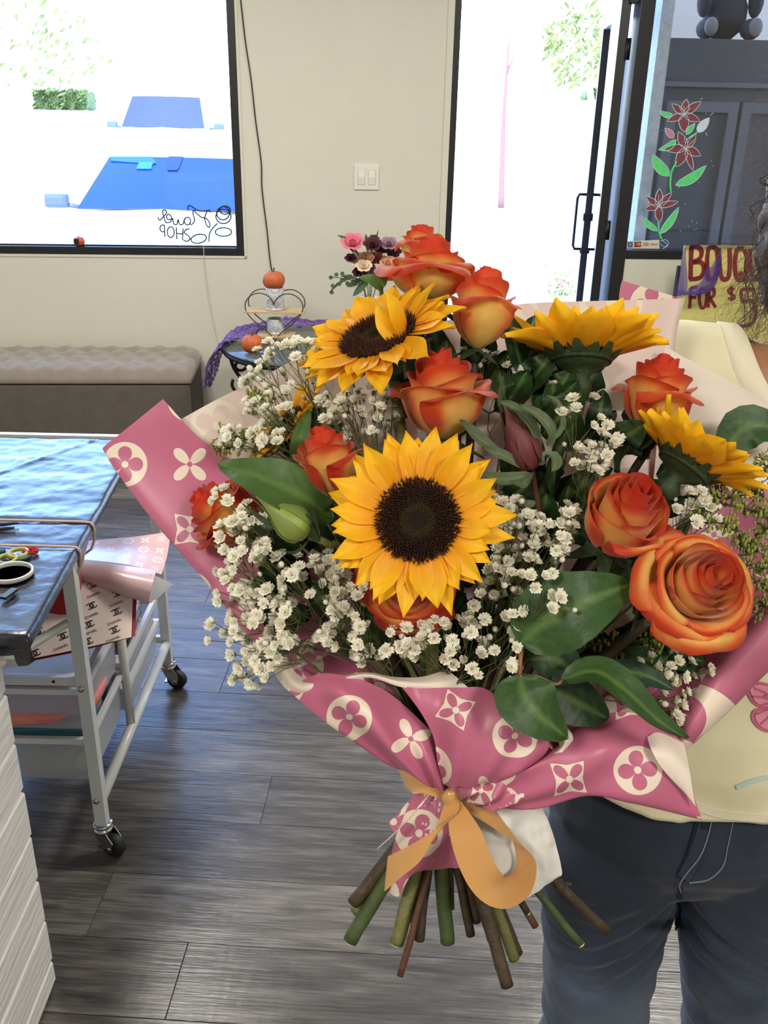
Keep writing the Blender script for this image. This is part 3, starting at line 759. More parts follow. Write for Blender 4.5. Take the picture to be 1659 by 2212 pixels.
# lid: pillowed surface with buttons on a diamond lattice
LWD, LDP = BR - BL, BK - BF
nx, ny = 120, 40
px_, py_ = .112, .098
btn = []
for r in range(5):
    y = -LDP / 2 + .03 + r * py_ * .98
    for k in range(-1, 14):
        x = -LWD / 2 + .05 + (k + (.5 if r % 2 else 0)) * px_
        if -LWD / 2 + .03 < x < LWD / 2 - .03 and y < LDP / 2 - .01: btn.append((x, y))
G = []
for i in range(ny + 1):
    row = []
    for j in range(nx + 1):
        x = (j / nx - .5) * LWD; y = (i / ny - .5) * LDP
        ex = min(1, (LWD / 2 - abs(x)) / .035); ey = min(1, (LDP / 2 - abs(y)) / .035)
        edge = (1 - (1 - max(ex, 0)) ** 2) ** .5 * (1 - (1 - max(ey, 0)) ** 2) ** .5
        d = min((math.hypot(x - bx, y - by) for bx, by in btn), default=1)
        z = .022 + .045 * edge + .022 * min(1, (d / .055)) ** .7 * edge - .010
        row.append(V((x, y, .362 + z)))
    G.append(row)
mb = MB(); gridmesh(mb, G); boxp(mb, (-LWD / 2, -LDP / 2, .36), (LWD / 2, LDP / 2, .388), b=.01); lid = mb.obj('lid', m_vel, bench)
mb = MB()
for bx, by in btn: ball(mb, (bx, by, .362 + .055), .007, 8, sq=(1, 1, .5))
bo = mb.obj('button', m_veld, lid); bo['kind'] = 'stuff'

# ------------------------------------------------------------------ light switch, cords
sw0, sw1 = PWL(765, 355), PWL(818, 410)
cx_, cz_ = (sw0.x + sw1.x) / 2, (sw0.z + sw1.z) / 2; wv, hv = (sw1.x - sw0.x) / 2, (sw0.z - sw1.z) / 2
swt = empty('light_switch', WP(cx_, 0, cz_), 'white double rocker light switch on the wall between window and door', 'switch', rot=Matrix.Rotation(TH, 3, 'Z').to_quaternion())
m_sw = mat('switch white', srgb(226, 224, 212), .35)
mb = MB(); boxp(mb, (-wv, -.007, -hv), (wv, 0, hv), b=.004); mb.obj('plate', m_sw, swt)
for sx in (-1, 1):
    mb = MB(); boxp(mb, (sx * wv * .42 - .0175, -.0085, -.034), (sx * wv * .42 + .0175, -.006, .034), b=.001); fr_ = mb.obj('rocker_frame', mat('switch edge %d' % sx, srgb(200, 198, 186), .4), swt)
    mb = MB(); mb.add([(-.015, -.0085, -.031), (.015, -.0085, -.031), (.015, -.0125, .0), (-.015, -.0125, .0), (.015, -.0095, .031), (-.015, -.0095, .031), (-.015, -.006, -.031), (.015, -.006, -.031), (.015, -.006, .031), (-.015, -.006, .031)],
        [(0, 1, 2, 3), (3, 2, 4, 5), (0, 3, 5, 9, 6), (1, 7, 8, 4, 2), (5, 4, 8, 9), (6, 7, 1, 0)], smooth=False); o = mb.obj('rocker', m_sw, swt); o.location = (sx * wv * .42, 0, 0)
for z in (hv * .72, -hv * .72):
    mb = MB(); ball(mb, (0, -.0072, z), .0028, 8); mb.obj('screw', m_sw, swt)
m_cord = mat('dark cord', srgb(46, 42, 38), .6); m_cordw = mat('white cord', srgb(214, 208, 192), .6)
mb = MB(); tube(mb, catmull([PW(x, y, -.006) for x, y in ((516, -30), (522, 20), (530, 90), (542, 170), (552, 260), (564, 350), (566, 410), (577, 500), (583, 560), (590, 600))], 5), .0028, 6)
tag(mb.obj('power_cord', m_cord), 'dark cord hanging down the wall beside the window to the shelf lamp', 'cord')
mb = MB(); tube(mb, catmull([PW(x, y, -.006) for x, y in ((440, 525), (441, 560), (448, 620), (460, 690), (474, 745), (478, 770))], 5), .0018, 5)
tag(mb.obj('thin_cord', m_cordw), 'thin pale cord hanging from the window frame to the glass table', 'cord')

# window sill toy pumpkin
m_pump = mat('orange pumpkin', srgb(206, 92, 44), .45, var=.06, vscale=40)
m_pumpd = mat('rust pumpkin', srgb(186, 92, 46), .55, var=.1, vscale=50, bump=.1, bscale=150)
m_stalk = mat('pumpkin stalk', srgb(96, 84, 48), .8)
def pumpkin(name, loc, r, label, m, ribs=10, hz=.82, dep=.09):
    o = empty(name, loc, label, 'pumpkin', 'small orange pumpkins')
    n = ribs * 6; prof = []
    for i in range(15):
        t = pi * i / 14; rr = r * math.sin(t) ** .8; z = r * hz * (-math.cos(t)); z += -r * .16 * math.exp(-((rr / r) / .3) ** 2) * (1 if t > pi / 2 else -1)
        prof.append((max(rr, .0005), z + r * hz))
    mb = MB(); lathe(mb, prof, n, sq=lambda a, j: 1 - dep * abs(math.sin(a * ribs / 2 + .3)) ** .0 * (1 - abs(math.sin(a * ribs / 2))) ** 1.5); mb.obj('body', m, o)
    mb = MB(); tube(mb, catmull([(0, 0, r * hz * 1.7), (0, 0, r * hz * 2.05), (r * .08, 0, r * hz * 2.3)], 3), [r * .13, r * .11, r * .09, r * .08, r * .07, r * .075, r * .085], 7); mb.obj('stalk', m_stalk, o)
    return o
p = PWL(168, 531, -.02)
sp_ = pumpkin('toy_pumpkin', WP(p.x, .018, W1B + .036), .027, 'little shiny orange pumpkin with a dark screen face on the window sill', m_pump)
sp_['group'] = 'small orange pumpkins'
mb = MB(); box(mb, (-.006, -.0235, .024), (.024, .01, .026), b=.003); mb.obj('screen_face', m_black, sp_)
mb = MB(); ball(mb, (.016, -.024, .024), .004, 8); mb.obj('knob', m_pumpd, sp_)

# ------------------------------------------------------------------ round glass table, cloth, shelf, pots, pumpkins
TZ = .56; tc_ = V((-.335, 4.06, 0)); TR = .40
m_tglass = mat('smoked table glass', srgb(84, 92, 100), .05, trans=.0, spec=.8, alpha=.62)
table = empty('side_table', tc_, 'round glass side table on black wrought iron scroll legs', 'table')
mb = MB(); lathe(mb, [(.0005, TZ - .008), (TR - .004, TZ - .008), (TR, TZ - .004), (TR - .004, TZ), (.0005, TZ)], 56); mb.obj('table_top', m_tglass, table)
mb = MB(); tube(mb, [(math.cos(t) * (TR - .012), math.sin(t) * (TR - .012), TZ - .022) for t in [2 * pi * i / 48 for i in range(49)]], .011, 8, cap=False); mb.obj('rim', m_blackiron, table)
for a in (math.radians(200), math.radians(320), math.radians(80)):
    mb = MB(); d_ = V((math.cos(a), math.sin(a), 0)); t_ = V((-d_.y, d_.x, 0))
    def q(r, z): return d_ * r + V((0, 0, z))
    leg = [q(TR - .03, TZ - .03), q(TR - .05, .46), q(TR - .13, .34), q(TR - .2, .2), q(TR - .14, .08), q(TR - .05, .0)]
    tube(mb, catmull(leg, 6), .008, 8)
    mb.obj('leg', m_blackiron, table)
    mb = MB()
    for (cr, cz, r0, sgn) in ((TR - .07, TZ - .075, .048, 1), (TR - .075, TZ - .165, .045, -1)):
        sp = [q(cr + r0 * (1 - .11 * k / 2) * math.cos(sgn * k * .5 + .6), cz + r0 * (1 - .11 * k / 2) * math.sin(sgn * k * .5 + .6)) for k in range(15)]
        tube(mb, catmull(sp, 3), .007, 7)
    mb.obj('scroll', m_blackiron, table)
# purple lace cloth over the back-left of the table
m_purple = mat('purple lace', srgb(124, 96, 172), .85, var=.3, vscale=45, bump=.8, bscale=60)
m_purple.node_tree.nodes['Principled BSDF'].inputs['Base Color'].default_value = srgb(124, 96, 172)
_pn, _pl = m_purple.node_tree.nodes, m_purple.node_tree.links
_n = _pn.new('ShaderNodeTexNoise'); _n.inputs['Scale'].default_value = 75; _n.inputs['Detail'].default_value = 3
_r = _pn.new('ShaderNodeMapRange'); _r.inputs['From Min'].default_value = .40; _r.inputs['From Max'].default_value = .56; _r.inputs['To Min'].default_value = .25
_t = _pn.new('ShaderNodeTexCoord'); _pl.new(_t.outputs['Object'], _n.inputs[0]); _pl.new(_n.outputs[0], _r.inputs[0]); _pl.new(_r.outputs[0], _pn['Principled BSDF'].inputs['Alpha'])
ctrl = []
def tp(x, y, dz=0.0): return PZ(x, y, TZ + .004 + dz)
back = [(442, 835), (447, 790), (470, 748), (520, 722), (575, 722), (640, 735), (700, 738)]
rows = []
hang = [V((-.775, 3.99, TZ - .16)), V((-.757, 4.01, TZ - .08)), V((-.73, 4.03, TZ + .006))]
def onT(x, y, dz=0): return V((x, y, TZ + .006 + dz))
L0 = [V((-.80, 3.90, TZ - .175)), V((-.785, 3.92, TZ - .07)), onT(-.715, 3.92, .01), onT(-.60, 4.06, .02), onT(-.50, 4.18, .03), onT(-.40, 4.27, .014), onT(-.25, 4.28, .01), onT(-.08, 4.27, .004)]
L1 = [V((-.79, 4.00, TZ - .19)), V((-.77, 4.03, TZ - .08)), onT(-.70, 4.06, .03), onT(-.58, 4.20, .045), onT(-.47, 4.29, .05), onT(-.38, 4.35, .022), onT(-.24, 4.37, .02), onT(-.06, 4.33, .01)]
L2 = [V((-.77, 4.07, TZ - .15)), V((-.75, 4.12, TZ - .07)), onT(-.67, 4.16, .01), onT(-.56, 4.31, .012), onT(-.47, 4.40, .016), onT(-.36, 4.43, .01), onT(-.22, 4.44, .006), onT(-.04, 4.39, .004)]
G = smoothgrid([L0, L1, L2], 10)
for i, r in enumerate(G):
    for j, p in enumerate(r):
        n_ = NZ.noise(p * 22) * .026 + NZ.noise(p * 60) * .016
        r[j] = p + V((n_ * .4, n_ * .3, abs(n_) * .9 if j > 20 else n_))
mb = MB(); gridmesh(mb, G, thick=.002)
tag(mb.obj('lace_cloth', m_purple), 'crumpled purple lace cloth draped over the glass table edge', 'cloth')
# heart shaped wire shelf
hz0 = TZ + .012
hc = PZ(597, 737, hz0); HS = .001
m_wire = mat('bronze wire', srgb(92, 80, 62), .4, metal=.7); m_board = mat('light wood board', srgb(196, 166, 118), .6, var=.08, vscale=30)
heart = empty('heart_shelf', (hc.x, hc.y, hz0), 'heart shaped wire shelf with two wooden boards on the glass table', 'shelf')
def hpt(t, y):                                                   # heart outline, 0.24 wide
    x = 16 * math.sin(t) ** 3; z = 13 * math.cos(t) - 5 * math.cos(2 * t) - 2 * math.cos(3 * t) - math.cos(4 * t)
    return V((x * .0078, y, .10 + z * .0072))
Zc = (hc - EYEP).dot(FWD)
for y in (-.05, .05):
    mb = MB(); tube(mb, [hpt(2 * pi * i / 60, y) + V((0, 0, .032)) for i in range(61)], .0025, 6, cap=False); mb.obj('wire_heart', m_wire, heart)
z_up = .136; z_lo = .03
mb = MB(); boxp(mb, (-.130, -.055, z_up - .004), (.130, .055, z_up + .003), b=.001); mb.obj('board', m_board, heart)
mb = MB(); boxp(mb, (-.082, -.055, z_lo - .004), (.082, .055, z_lo + .003), b=.001); mb.obj('board', m_board, heart)
for x in (-.075, .075): mb = MB(); tube(mb, [(x, -.05, z_lo - .004), (x, -.05, 0), (x, .05, 0), (x, .05, z_lo - .004)], .0025, 6); mb.obj('foot', m_wire, heart)
def marble_mat():
    m = mat('marbled grey', srgb(190, 192, 198), .2, coat=.5); nt = m.node_tree; N, L = nt.nodes, nt.links
    tc = N.new('ShaderNodeTexCoord'); n = N.new('ShaderNodeTexNoise'); n.inputs['Scale'].default_value = 18; n.inputs['Distortion'].default_value = 2.5; L.new(tc.outputs['Object'], n.inputs[0])
    r = N.new('ShaderNodeValToRGB'); e = r.color_ramp; e.elements[0].position = .42; e.elements[0].color = srgb(210, 212, 218); e.elements[1].position = .62; e.elements[1].color = srgb(206, 208, 212)
    q = e.elements.new(.52); q.color = srgb(156, 160, 170); L.new(n.outputs[0], r.inputs[0]); L.new(r.outputs[0], N['Principled BSDF'].inputs['Base Color']); return m
m_marble = marble_mat()
def pot(label, z, r, h, x=0.0):
    o = empty('marbled_pot', (hc.x + x, hc.y, hz0 + z), label, 'pot', 'marbled pots on the heart shelf')
    mb = MB(); lathe(mb, [(r * .96, 0), (r, .004), (r, h - .003), (r * .97, h), (r * .88, h), (r * .86, h - .012), (.001, h - .012)], 28); mb.obj('body', m_marble, o)
    mb = MB(); lathe(mb, [(r * 1.005, .002), (r * 1.01, .004), (r * 1.01, .008), (r * 1.005, .010)], 28); mb.obj('band', m_alu, o)
    return o
pot('taller marbled grey pot on the upper board, under a pumpkin', z_up + .003, .040, .096)
pot('shorter marbled grey pot on the lower board', z_lo + .003, .037, .068, -.002)
pumpkin('orange_pumpkin', (hc.x - .004, hc.y, hz0 + z_up + .003 + .086), .049, 'ribbed orange pumpkin balanced on the tall marbled pot', m_pumpd, 8)
pp = PZ(546, 763, TZ)
pumpkin('orange_pumpkin', (pp.x, pp.y, TZ + .002), .048, 'ribbed rust orange pumpkin resting on the glass table top', m_pumpd, 9)

# ------------------------------------------------------------------ dried flower arrangement on the table
vx, vy = -.085, 4.18
vase = empty('white_vase', (vx, vy, TZ + .001), 'white vase holding the mixed flowers on the glass table', 'vase')
mb = MB(); lathe(mb, [(.04, 0), (.055, .02), (.06, .09), (.04, .16), (.034, .18), (.038, .19), (.032, .188), (.028, .16), (.001, .1)], 24); mb.obj('body', m_white, vase)
arr = empty('flower_arrangement', (vx, vy, TZ + .12), 'mixed pink, burgundy and cream flowers standing in a white vase by the wall', 'flowers')
rg = random.Random(12)
A0 = V((vx, vy, TZ + .12))
def at(px, py, dy=0.0): return PY(px, py, vy + dy) - A0
m_gl = mat('dusty green leaf', srgb(70, 92, 62), .7, var=.2, vscale=20)
def ruffle(mb, c, r, nlay=3, n=6, seed=0, mi=0, axis=V((0, -.6, .8))):
    """a many petalled round flower"""
    rg_ = random.Random(seed); q = V((0, 0, 1)).rotation_difference(axis.normalized())
    for l in range(nlay):
        rr = r * (1 - .28 * l); ti = .35 + .4 * l
        for k in range(n):
            a = 2 * pi * (k + .5 * l) / n + rg_.uniform(-.15, .15)
            d_ = V((math.cos(a), math.sin(a), 0)); s_ = V((-d_.y, d_.x, 0)); up = V((0, 0, 1)); wd = rr * .62
            b0 = d_ * rr * .12; m0 = d_ * rr * .6 * math.cos(ti * .6) + up * rr * .6 * math.sin(ti * .6 + .2); t0 = d_ * rr * math.cos(ti) + up * rr * math.sin(ti)
            vs = [b0, m0 - s_ * wd * .8 + up * rr * .10, m0 + s_ * wd * .8 + up * rr * .10, t0 - s_ * wd * .45, t0 + s_ * wd * .45, m0 - up * rr * .05, t0 * 1.06]
            mb.add([c + q @ v for v in vs], [(0, 5, 1), (0, 2, 5), (1, 5, 6, 3), (5, 2, 4, 6)], mi=mi)
cols_ = {'pink': srgb(222, 120, 138), 'cream': srgb(232, 208, 180), 'peach': srgb(226, 164, 132), 'burgundy': srgb(76, 30, 44), 'mauve': srgb(156, 118, 138), 'rust': srgb(180, 84, 52)}
fm = {k: mat('dried ' + k, c, .75, transl=.1) for k, c in cols_.items()}
for (px, py, rpx, cn) in ((762, 528, 20, 'pink'), (775, 566, 18, 'cream'), (793, 560, 13, 'peach'), (786, 578, 14, 'cream'), (805, 532, 16, 'burgundy'), (826, 538, 16, 'burgundy'), (840, 530, 15, 'mauve'), (812, 562, 15, 'rust'), (797, 590, 16, 'mauve'), (776, 592, 12, 'burgundy'), (757, 560, 10, 'burgundy'), (850, 548, 14, 'burgundy'), (838, 570, 14, 'peach'), (808, 518, 9, 'burgundy')):
    mb = MB(); r = 1.25 * rpx * 4.35 / FPX; c = at(px, py, rg.uniform(-.05, .05)); ruffle(mb, c, r, 4, 6, px); 
    mb.obj('bloom', fm[cn], arr)['label'] = cn + ' bloom'
def blade(mb, a, b_, wd, bend=V((0, 0, 0)), mi=0, n=6, up=V((0, -1, .3))):
    a, b_ = V(a), V(b_); G = []
    for i in range(n + 1):
        t = i / n; c = a + (b_ - a) * t + bend * math.sin(pi * t); tt = (b_ - a).normalized(); s_ = tt.cross(up).normalized(); h = wd * (math.sin(pi * min(1, t * .9 + .06))) ** .8
        if i == n: h = wd * .04
        G.append([c - s_ * h, c + up * h * -.25, c + s_ * h])
    gridmesh(mb, G, mi)
for (a, b_, wd, bz) in (((775, 552), (728, 508), .008, .02), ((795, 545), (790, 505), .009, 0), ((800, 545), (817, 496), .007, -.02), ((765, 545), (742, 515), .009, 0), ((770, 600), (712, 632), .006, .02), ((775, 605), (735, 598), .006, .01), ((790, 600), (750, 620), .014, 0), ((800, 600), (762, 640), .016, 0)):
    mb = MB(); blade(mb, at(*a), at(*b_), wd, V((0, 0, bz))); mb.obj('leaf', m_gl, arr)
mb = MB()
for (x, y) in ((710, 598), (722, 592), (735, 590), (742, 600), (728, 612), (714, 616), (712, 630), (746, 612), (734, 604), (752, 596), (758, 606)): 
    blade(mb, at(x + 9, y + 3), at(x, y), .010)
tube(mb, catmull([at(775, 610), at(745, 602), at(712, 598)], 4), .0016, 5); tube(mb, catmull([at(775, 615), at(735, 608), at(712, 632)], 4), .0016, 5)
mb.obj('sprig', m_gl, arr)
mb = MB()
for (x, y) in ((770, 560), (790, 550), (810, 540), (830, 550), (780, 590), (800, 580)): tube(mb, [(0, 0, 0), at(x, y, .02)], .0022, 5)
mb.obj('stem', m_gl, arr)

# ------------------------------------------------------------------ hand painted price board on a black stand
m_yel = mat('pale yellow board', srgb(214, 204, 122), .7, var=.04, vscale=6)
m_mar = mat('dark red lettering', srgb(122, 32, 40), .6, var=.1, vscale=30)
SD = -.20
def sp3(x, y): return PWL(1420 + x / 3.159, 200 + y / 3.159, SD)        # from the enlarged crop to the board plane
tl = sp3(190, 1042); bl = sp3(186, 1725)
bx0, bz1 = tl.x, tl.z
board = empty('price_board', WP(bx0 + .34, SD + .012, .30), 'yellow painted price board with dark red hand lettering under the right window', 'sign', rot=Matrix.Rotation(TH, 3, 'Z').to_quaternion())
bo_ = WM.inverted() @ board.location
def sb(mb, pts, r, k=4): tube(mb, [p - bo_ for p in catmull([sp3(*p) for p in pts], k)], r, 6, flat=1)
mb = MB(); boxp(mb, (-.34, -.012, 0), (.42, .006, bz1 - .30), b=.002); mb.obj('panel', m_yel, board)
m_lit = mat('pale line paint', srgb(222, 218, 172), .7)
def flats(mb, pts, r): # flat brush stroke lying on the board
    q = [p - bo_ for p in catmull([sp3(*p) for p in pts], 5)]
    G = []
    for i, p in enumerate(q):
        t = (q[min(i + 1, len(q) - 1)] - q[max(i - 1, 0)]).normalized(); s_ = V((t.z, 0, -t.x)); w_ = r * (1 + .18 * NZ.noise(p * 40))
        G.append([V((p.x, -.0135, p.z)) - s_ * w_, V((p.x, -.0135, p.z)) + s_ * w_])
    gridmesh(mb, G, thick=.001)
def letter(pts_list, r=.011):
    mb = MB()
    for p in pts_list: flats(mb, p, r)
    mb.obj('painted_letter', m_mar, board)
letter([[(232, 1050), (228, 1160), (226, 1275)], [(222, 1058), (270, 1052), (300, 1080), (290, 1130), (240, 1158)], [(240, 1158), (300, 1160), (318, 1210), (290, 1262), (218, 1275)]])      # B
letter([[(395, 1058), (352, 1062), (338, 1160), (346, 1262), (378, 1272), (402, 1230), (412, 1140), (402, 1068), (380, 1056)]])                                                            # O
letter([[(420, 1062), (424, 1190), (442, 1268), (482, 1262), (494, 1180), (492, 1062)]])                                                                                                    # U
letter([[(590, 1066), (545, 1072), (528, 1160), (540, 1262), (575, 1278), (605, 1220), (610, 1130), (592, 1070)], [(560, 1225), (604, 1290)]])                                              # Q
letter([[(632, 1066), (636, 1190), (654, 1268), (690, 1262), (702, 1180), (700, 1066)]])                                                                                                    # U
letter([[(742, 1066), (736, 1160), (738, 1270)], [(738, 1070), (796, 1068)], [(738, 1165), (786, 1163)], [(738, 1268), (798, 1266)]])                                                      # E
letter([[(815, 1072), (880, 1068)], [(848, 1070), (848, 1270)]]); letter([[(950, 1085), (905, 1075), (900, 1130), (945, 1180), (948, 1240), (900, 1268)]])
letter([[(228, 1330), (224, 1400), (220, 1472)], [(226, 1332), (275, 1328)], [(224, 1398), (266, 1396)]], .008)                                                                             # F
letter([[(312, 1336), (292, 1345), (286, 1410), (298, 1464), (322, 1462), (336, 1400), (328, 1346), (310, 1336)]], .008)                                                                   # O
letter([[(352, 1336), (350, 1400), (346, 1468)], [(350, 1338), (384, 1342), (384, 1386), (352, 1400)], [(358, 1402), (398, 1466)]], .008)                                                 # R
letter([[(528, 1342), (500, 1336), (482, 1352), (500, 1374), (526, 1386), (520, 1408), (482, 1402)], [(506, 1318), (506, 1424)]], .0055)                                                  # $
letter([[(660, 1344), (575, 1348), (580, 1430)], [(580, 1432), (640, 1420), (672, 1480), (650, 1570), (590, 1592), (536, 1590)]], .009)                                                   # 5
letter([[(706, 1425), (716, 1432)]], .008)
letter([[(462, 1655), (430, 1670), (410, 1740), (425, 1810), (465, 1815), (485, 1740), (470, 1665), (450, 1655)]], .010)                                                                  # O
letter([[(540, 1660), (536, 1740), (534, 1815)], [(540, 1660), (590, 1665), (588, 1730), (540, 1745)], [(548, 1745), (598, 1812)]], .010)                                                 # R
mb = MB()
for cx2, cy2, rr in ((340, 1550, 30), (375, 1540, 26), (400, 1575, 24), (360, 1590, 26), (275, 1690, 26), (300, 1710, 24), (262, 1715, 22), (290, 1735, 24)):
    sb(mb, ell(cx2, cy2, rr, rr * .8) + ell(cx2, cy2, rr, rr * .8)[:1], .0013, 2)
sb(mb, [(215, 1520), (260, 1535), (310, 1580), (260, 1575), (215, 1520)], .0013); sb(mb, [(340, 1600), (330, 1660), (300, 1690)], .0013); sb(mb, [(395, 1560), (438, 1520), (400, 1600)], .0013)
mb.obj('painted_sketch', m_lit, board)
mb = MB(); p = sp3(172, 1190)
for x in (p.x - bx0 - .34 - .0, .44): boxp(mb, (x - .012, .0, -.30), (x + .012, .03, p.z - .30), b=.002)
boxp(mb, (-.36, .007, -.06), (.44, .03, -.0), b=.002); boxp(mb, (-.36, -.05, -.012), (.44, .03, .0), b=.002)
mb.obj('stand', m_blackiron, board)
# purple net gathered round the board corner
m_net = mat('violet net', srgb(98, 70, 160), .9, alpha=.55, transl=.3)
def sq3(x, y, d): return WM @ PWL(1420 + x / 3.159, 200 + y / 3.159, d)
G = smoothgrid([[sq3(185, 1045, SD - .012), sq3(420, 1034, SD - .012), sq3(700, 1038, SD - .014)], [sq3(178, 1040, SD - .03), sq3(420, 1028, SD - .03), sq3(700, 1030, SD - .03)], [sq3(180, 1040, SD + .03), sq3(420, 1026, SD + .03), sq3(700, 1028, SD + .03)]], 6)
mb = MB(); gridmesh(mb, G)
G = smoothgrid([[sq3(186, 1050, SD - .02), sq3(165, 1130, SD - .02), sq3(150, 1240, SD - .03), sq3(130, 1330, SD - .04), sq3(118, 1385, SD - .03)], [sq3(196, 1060, SD - .03), sq3(195, 1130, SD - .035), sq3(205, 1260, SD - .05), sq3(200, 1350, SD - .04), sq3(150, 1372, SD - .02)]], 6)
gridmesh(mb, G)
G = smoothgrid([[sq3(140, 1352, SD - .05), sq3(240, 1362, SD - .06), sq3(320, 1330, SD - .05), sq3(400, 1245, SD - .04), sq3(440, 1120, SD - .03)], [sq3(135, 1385, SD - .05), sq3(240, 1380, SD - .07), sq3(345, 1360, SD - .06), sq3(400, 1300, SD - .05), sq3(440, 1180, SD - .03)], [sq3(300, 1290, SD - .03), sq3(310, 1280, SD - .04), sq3(330, 1210, SD - .04), sq3(370, 1180, SD - .04), sq3(430, 1100, SD - .03)]], 6)
for r in G:
    for j, p in enumerate(r): r[j] = p + V((0, NZ.noise(p * 60) * .01, NZ.noise(p * 50 + V((3, 3, 3))) * .008))
gridmesh(mb, G)
tag(mb.obj('purple_net', m_net), 'purple net ribbon tied around the yellow price board corner', 'net')
# ------------------------------------------------------------------ white shiplap counter at the left edge
def board_mat():
    return mat('white shiplap paint', srgb(226, 222, 216), .6, var=.04, vscale=6, bump=.45, bscale=9, stretch=(8, 1.2, 9))
m_ship = board_mat()
CX, CY = -.600, 1.235
counter = empty('shop_counter', (-1.0, .7, 0), 'white painted shiplap board counter at the left edge of the picture', 'counter')
mb = MB(); boxp(mb, (-.32, -.48, 0), (CX + 1.0 - .02, CY - .7 - .022, .93)); mb.obj('carcass', mat('counter carcass', srgb(196, 192, 184), .8), counter)
rg = random.Random(4)
joints = [0.004, .057] + [.057 + .0987 * k for k in range(1, 10)]
for i in range(len(joints) - 1):
    z0, z1 = joints[i] + .002, joints[i + 1] - .003; e = rg.uniform(-.004, .004)
    mb = MB(); n = 24; L0_ = -.48; L1_ = CY - .7 + e
    # long board on the aisle side with slightly wavy sawn edges
    lo, hi = [], []
    for j in range(n + 1):
        y = L0_ + (L1_ - L0_) * j / n
        lo.append((y, z0 + rg.uniform(-.0008, .0008))); hi.append((y, z1 + rg.uniform(-.0008, .0008)))
    xo, xi = CX + 1.0 + rg.uniform(-.0015, .001), CX + 1.0 - .02
    c_ = .003
    P4 = []
    for (y, a), (_, b_) in zip(lo, hi): P4.append([V((xi, y, a)), V((xo - c_, y, a)), V((xo, y, a + c_)), V((xo, y, b_ - c_)), V((xo - c_, y, b_)), V((xi, y, b_))])
    vs = [p for r in P4 for p in r]; fs = [(j * 6 + k, j * 6 + (k + 1) % 6, (j + 1) * 6 + (k + 1) % 6, (j + 1) * 6 + k) for j in range(n) for k in range(6)] + [(5, 4, 3, 2, 1, 0), tuple(range(n * 6, n * 6 + 6))]
    mb.add(vs, fs, smooth=False); mb.obj('board', m_ship, counter)
    mb = MB(); boxp(mb, (-.32, CY - .7 - .022, z0), (CX + 1.0 - .021, CY - .7 - .002 + e * .5, z1), b=.003); mb.obj('board', m_ship, counter)
mb = MB(); boxp(mb, (-.33, -.49, joints[-1]), (CX + 1.004, CY - .7 + .003, joints[-1] + .02), b=.004); mb.obj('top', m_ship, counter)

# ------------------------------------------------------------------ folding craft trolley
m_enam = mat('white enamel', srgb(214, 216, 212), .35, coat=.2)
m_chrome = mat('chrome', srgb(190, 190, 186), .18, metal=1)
m_rubber = mat('black castor rubber', srgb(26, 25, 25), .55)
m_film = mat('black plastic sheet', srgb(20, 22, 34), .30, spec=.5, bump=.12, bscale=45, coat=.42, coatrough=.22)
m_frost = mat('frosted plastic', srgb(206, 208, 214), .35, alpha=.42, transl=.1)
m_frostrim = mat('white plastic rim', srgb(216, 216, 214), .4)
TX0, TX1, TYn, TYf, TT = -1.60, -.60, 1.566, 2.206, .742
tro = empty('craft_trolley', (TX1, TYn, 0), 'white metal craft trolley on castors with its top wrapped in black plastic', 'trolley')
T0 = V((TX1, TYn, 0))
def TB(a, b_, name, m, b=.002):
    mb = MB(); boxp(mb, V(a) - T0, V(b_) - T0, b=b); return mb.obj(name, m, tro)
def TT_(pts, r, name, m, n=10, k=0):
    mb = MB(); tube(mb, [V(p) - T0 for p in (catmull(pts, k) if k else pts)], r, n); return mb.obj(name, m, tro)
def bolt(c, parent, nrm=V((0, -1, 0)), r=.0075):
    mb = MB(); q = V((0, 0, 1)).rotation_difference(nrm)
    lathe(mb, [(.001, .004), (r * .5, .0045), (r * .55, .002), (r * .8, .003), (r, .001), (r, -.003)], 14); mb.xf(Matrix.Translation(V(c) - T0) @ q.to_matrix().to_4x4()); return mb.obj('bolt', m_chrome, parent)
legs = []
for x in (TX1 + .0, TX0):
    for y in (TYn, TYf):
        lo = .082
        l = TB((x - .0125, y - .0125, lo), (x + .0125, y + .0125, TT - .028), 'leg', m_enam)
        if x == TX1:
            for z in (.152, .438): bolt((x - .003, y - .0125, z), l)
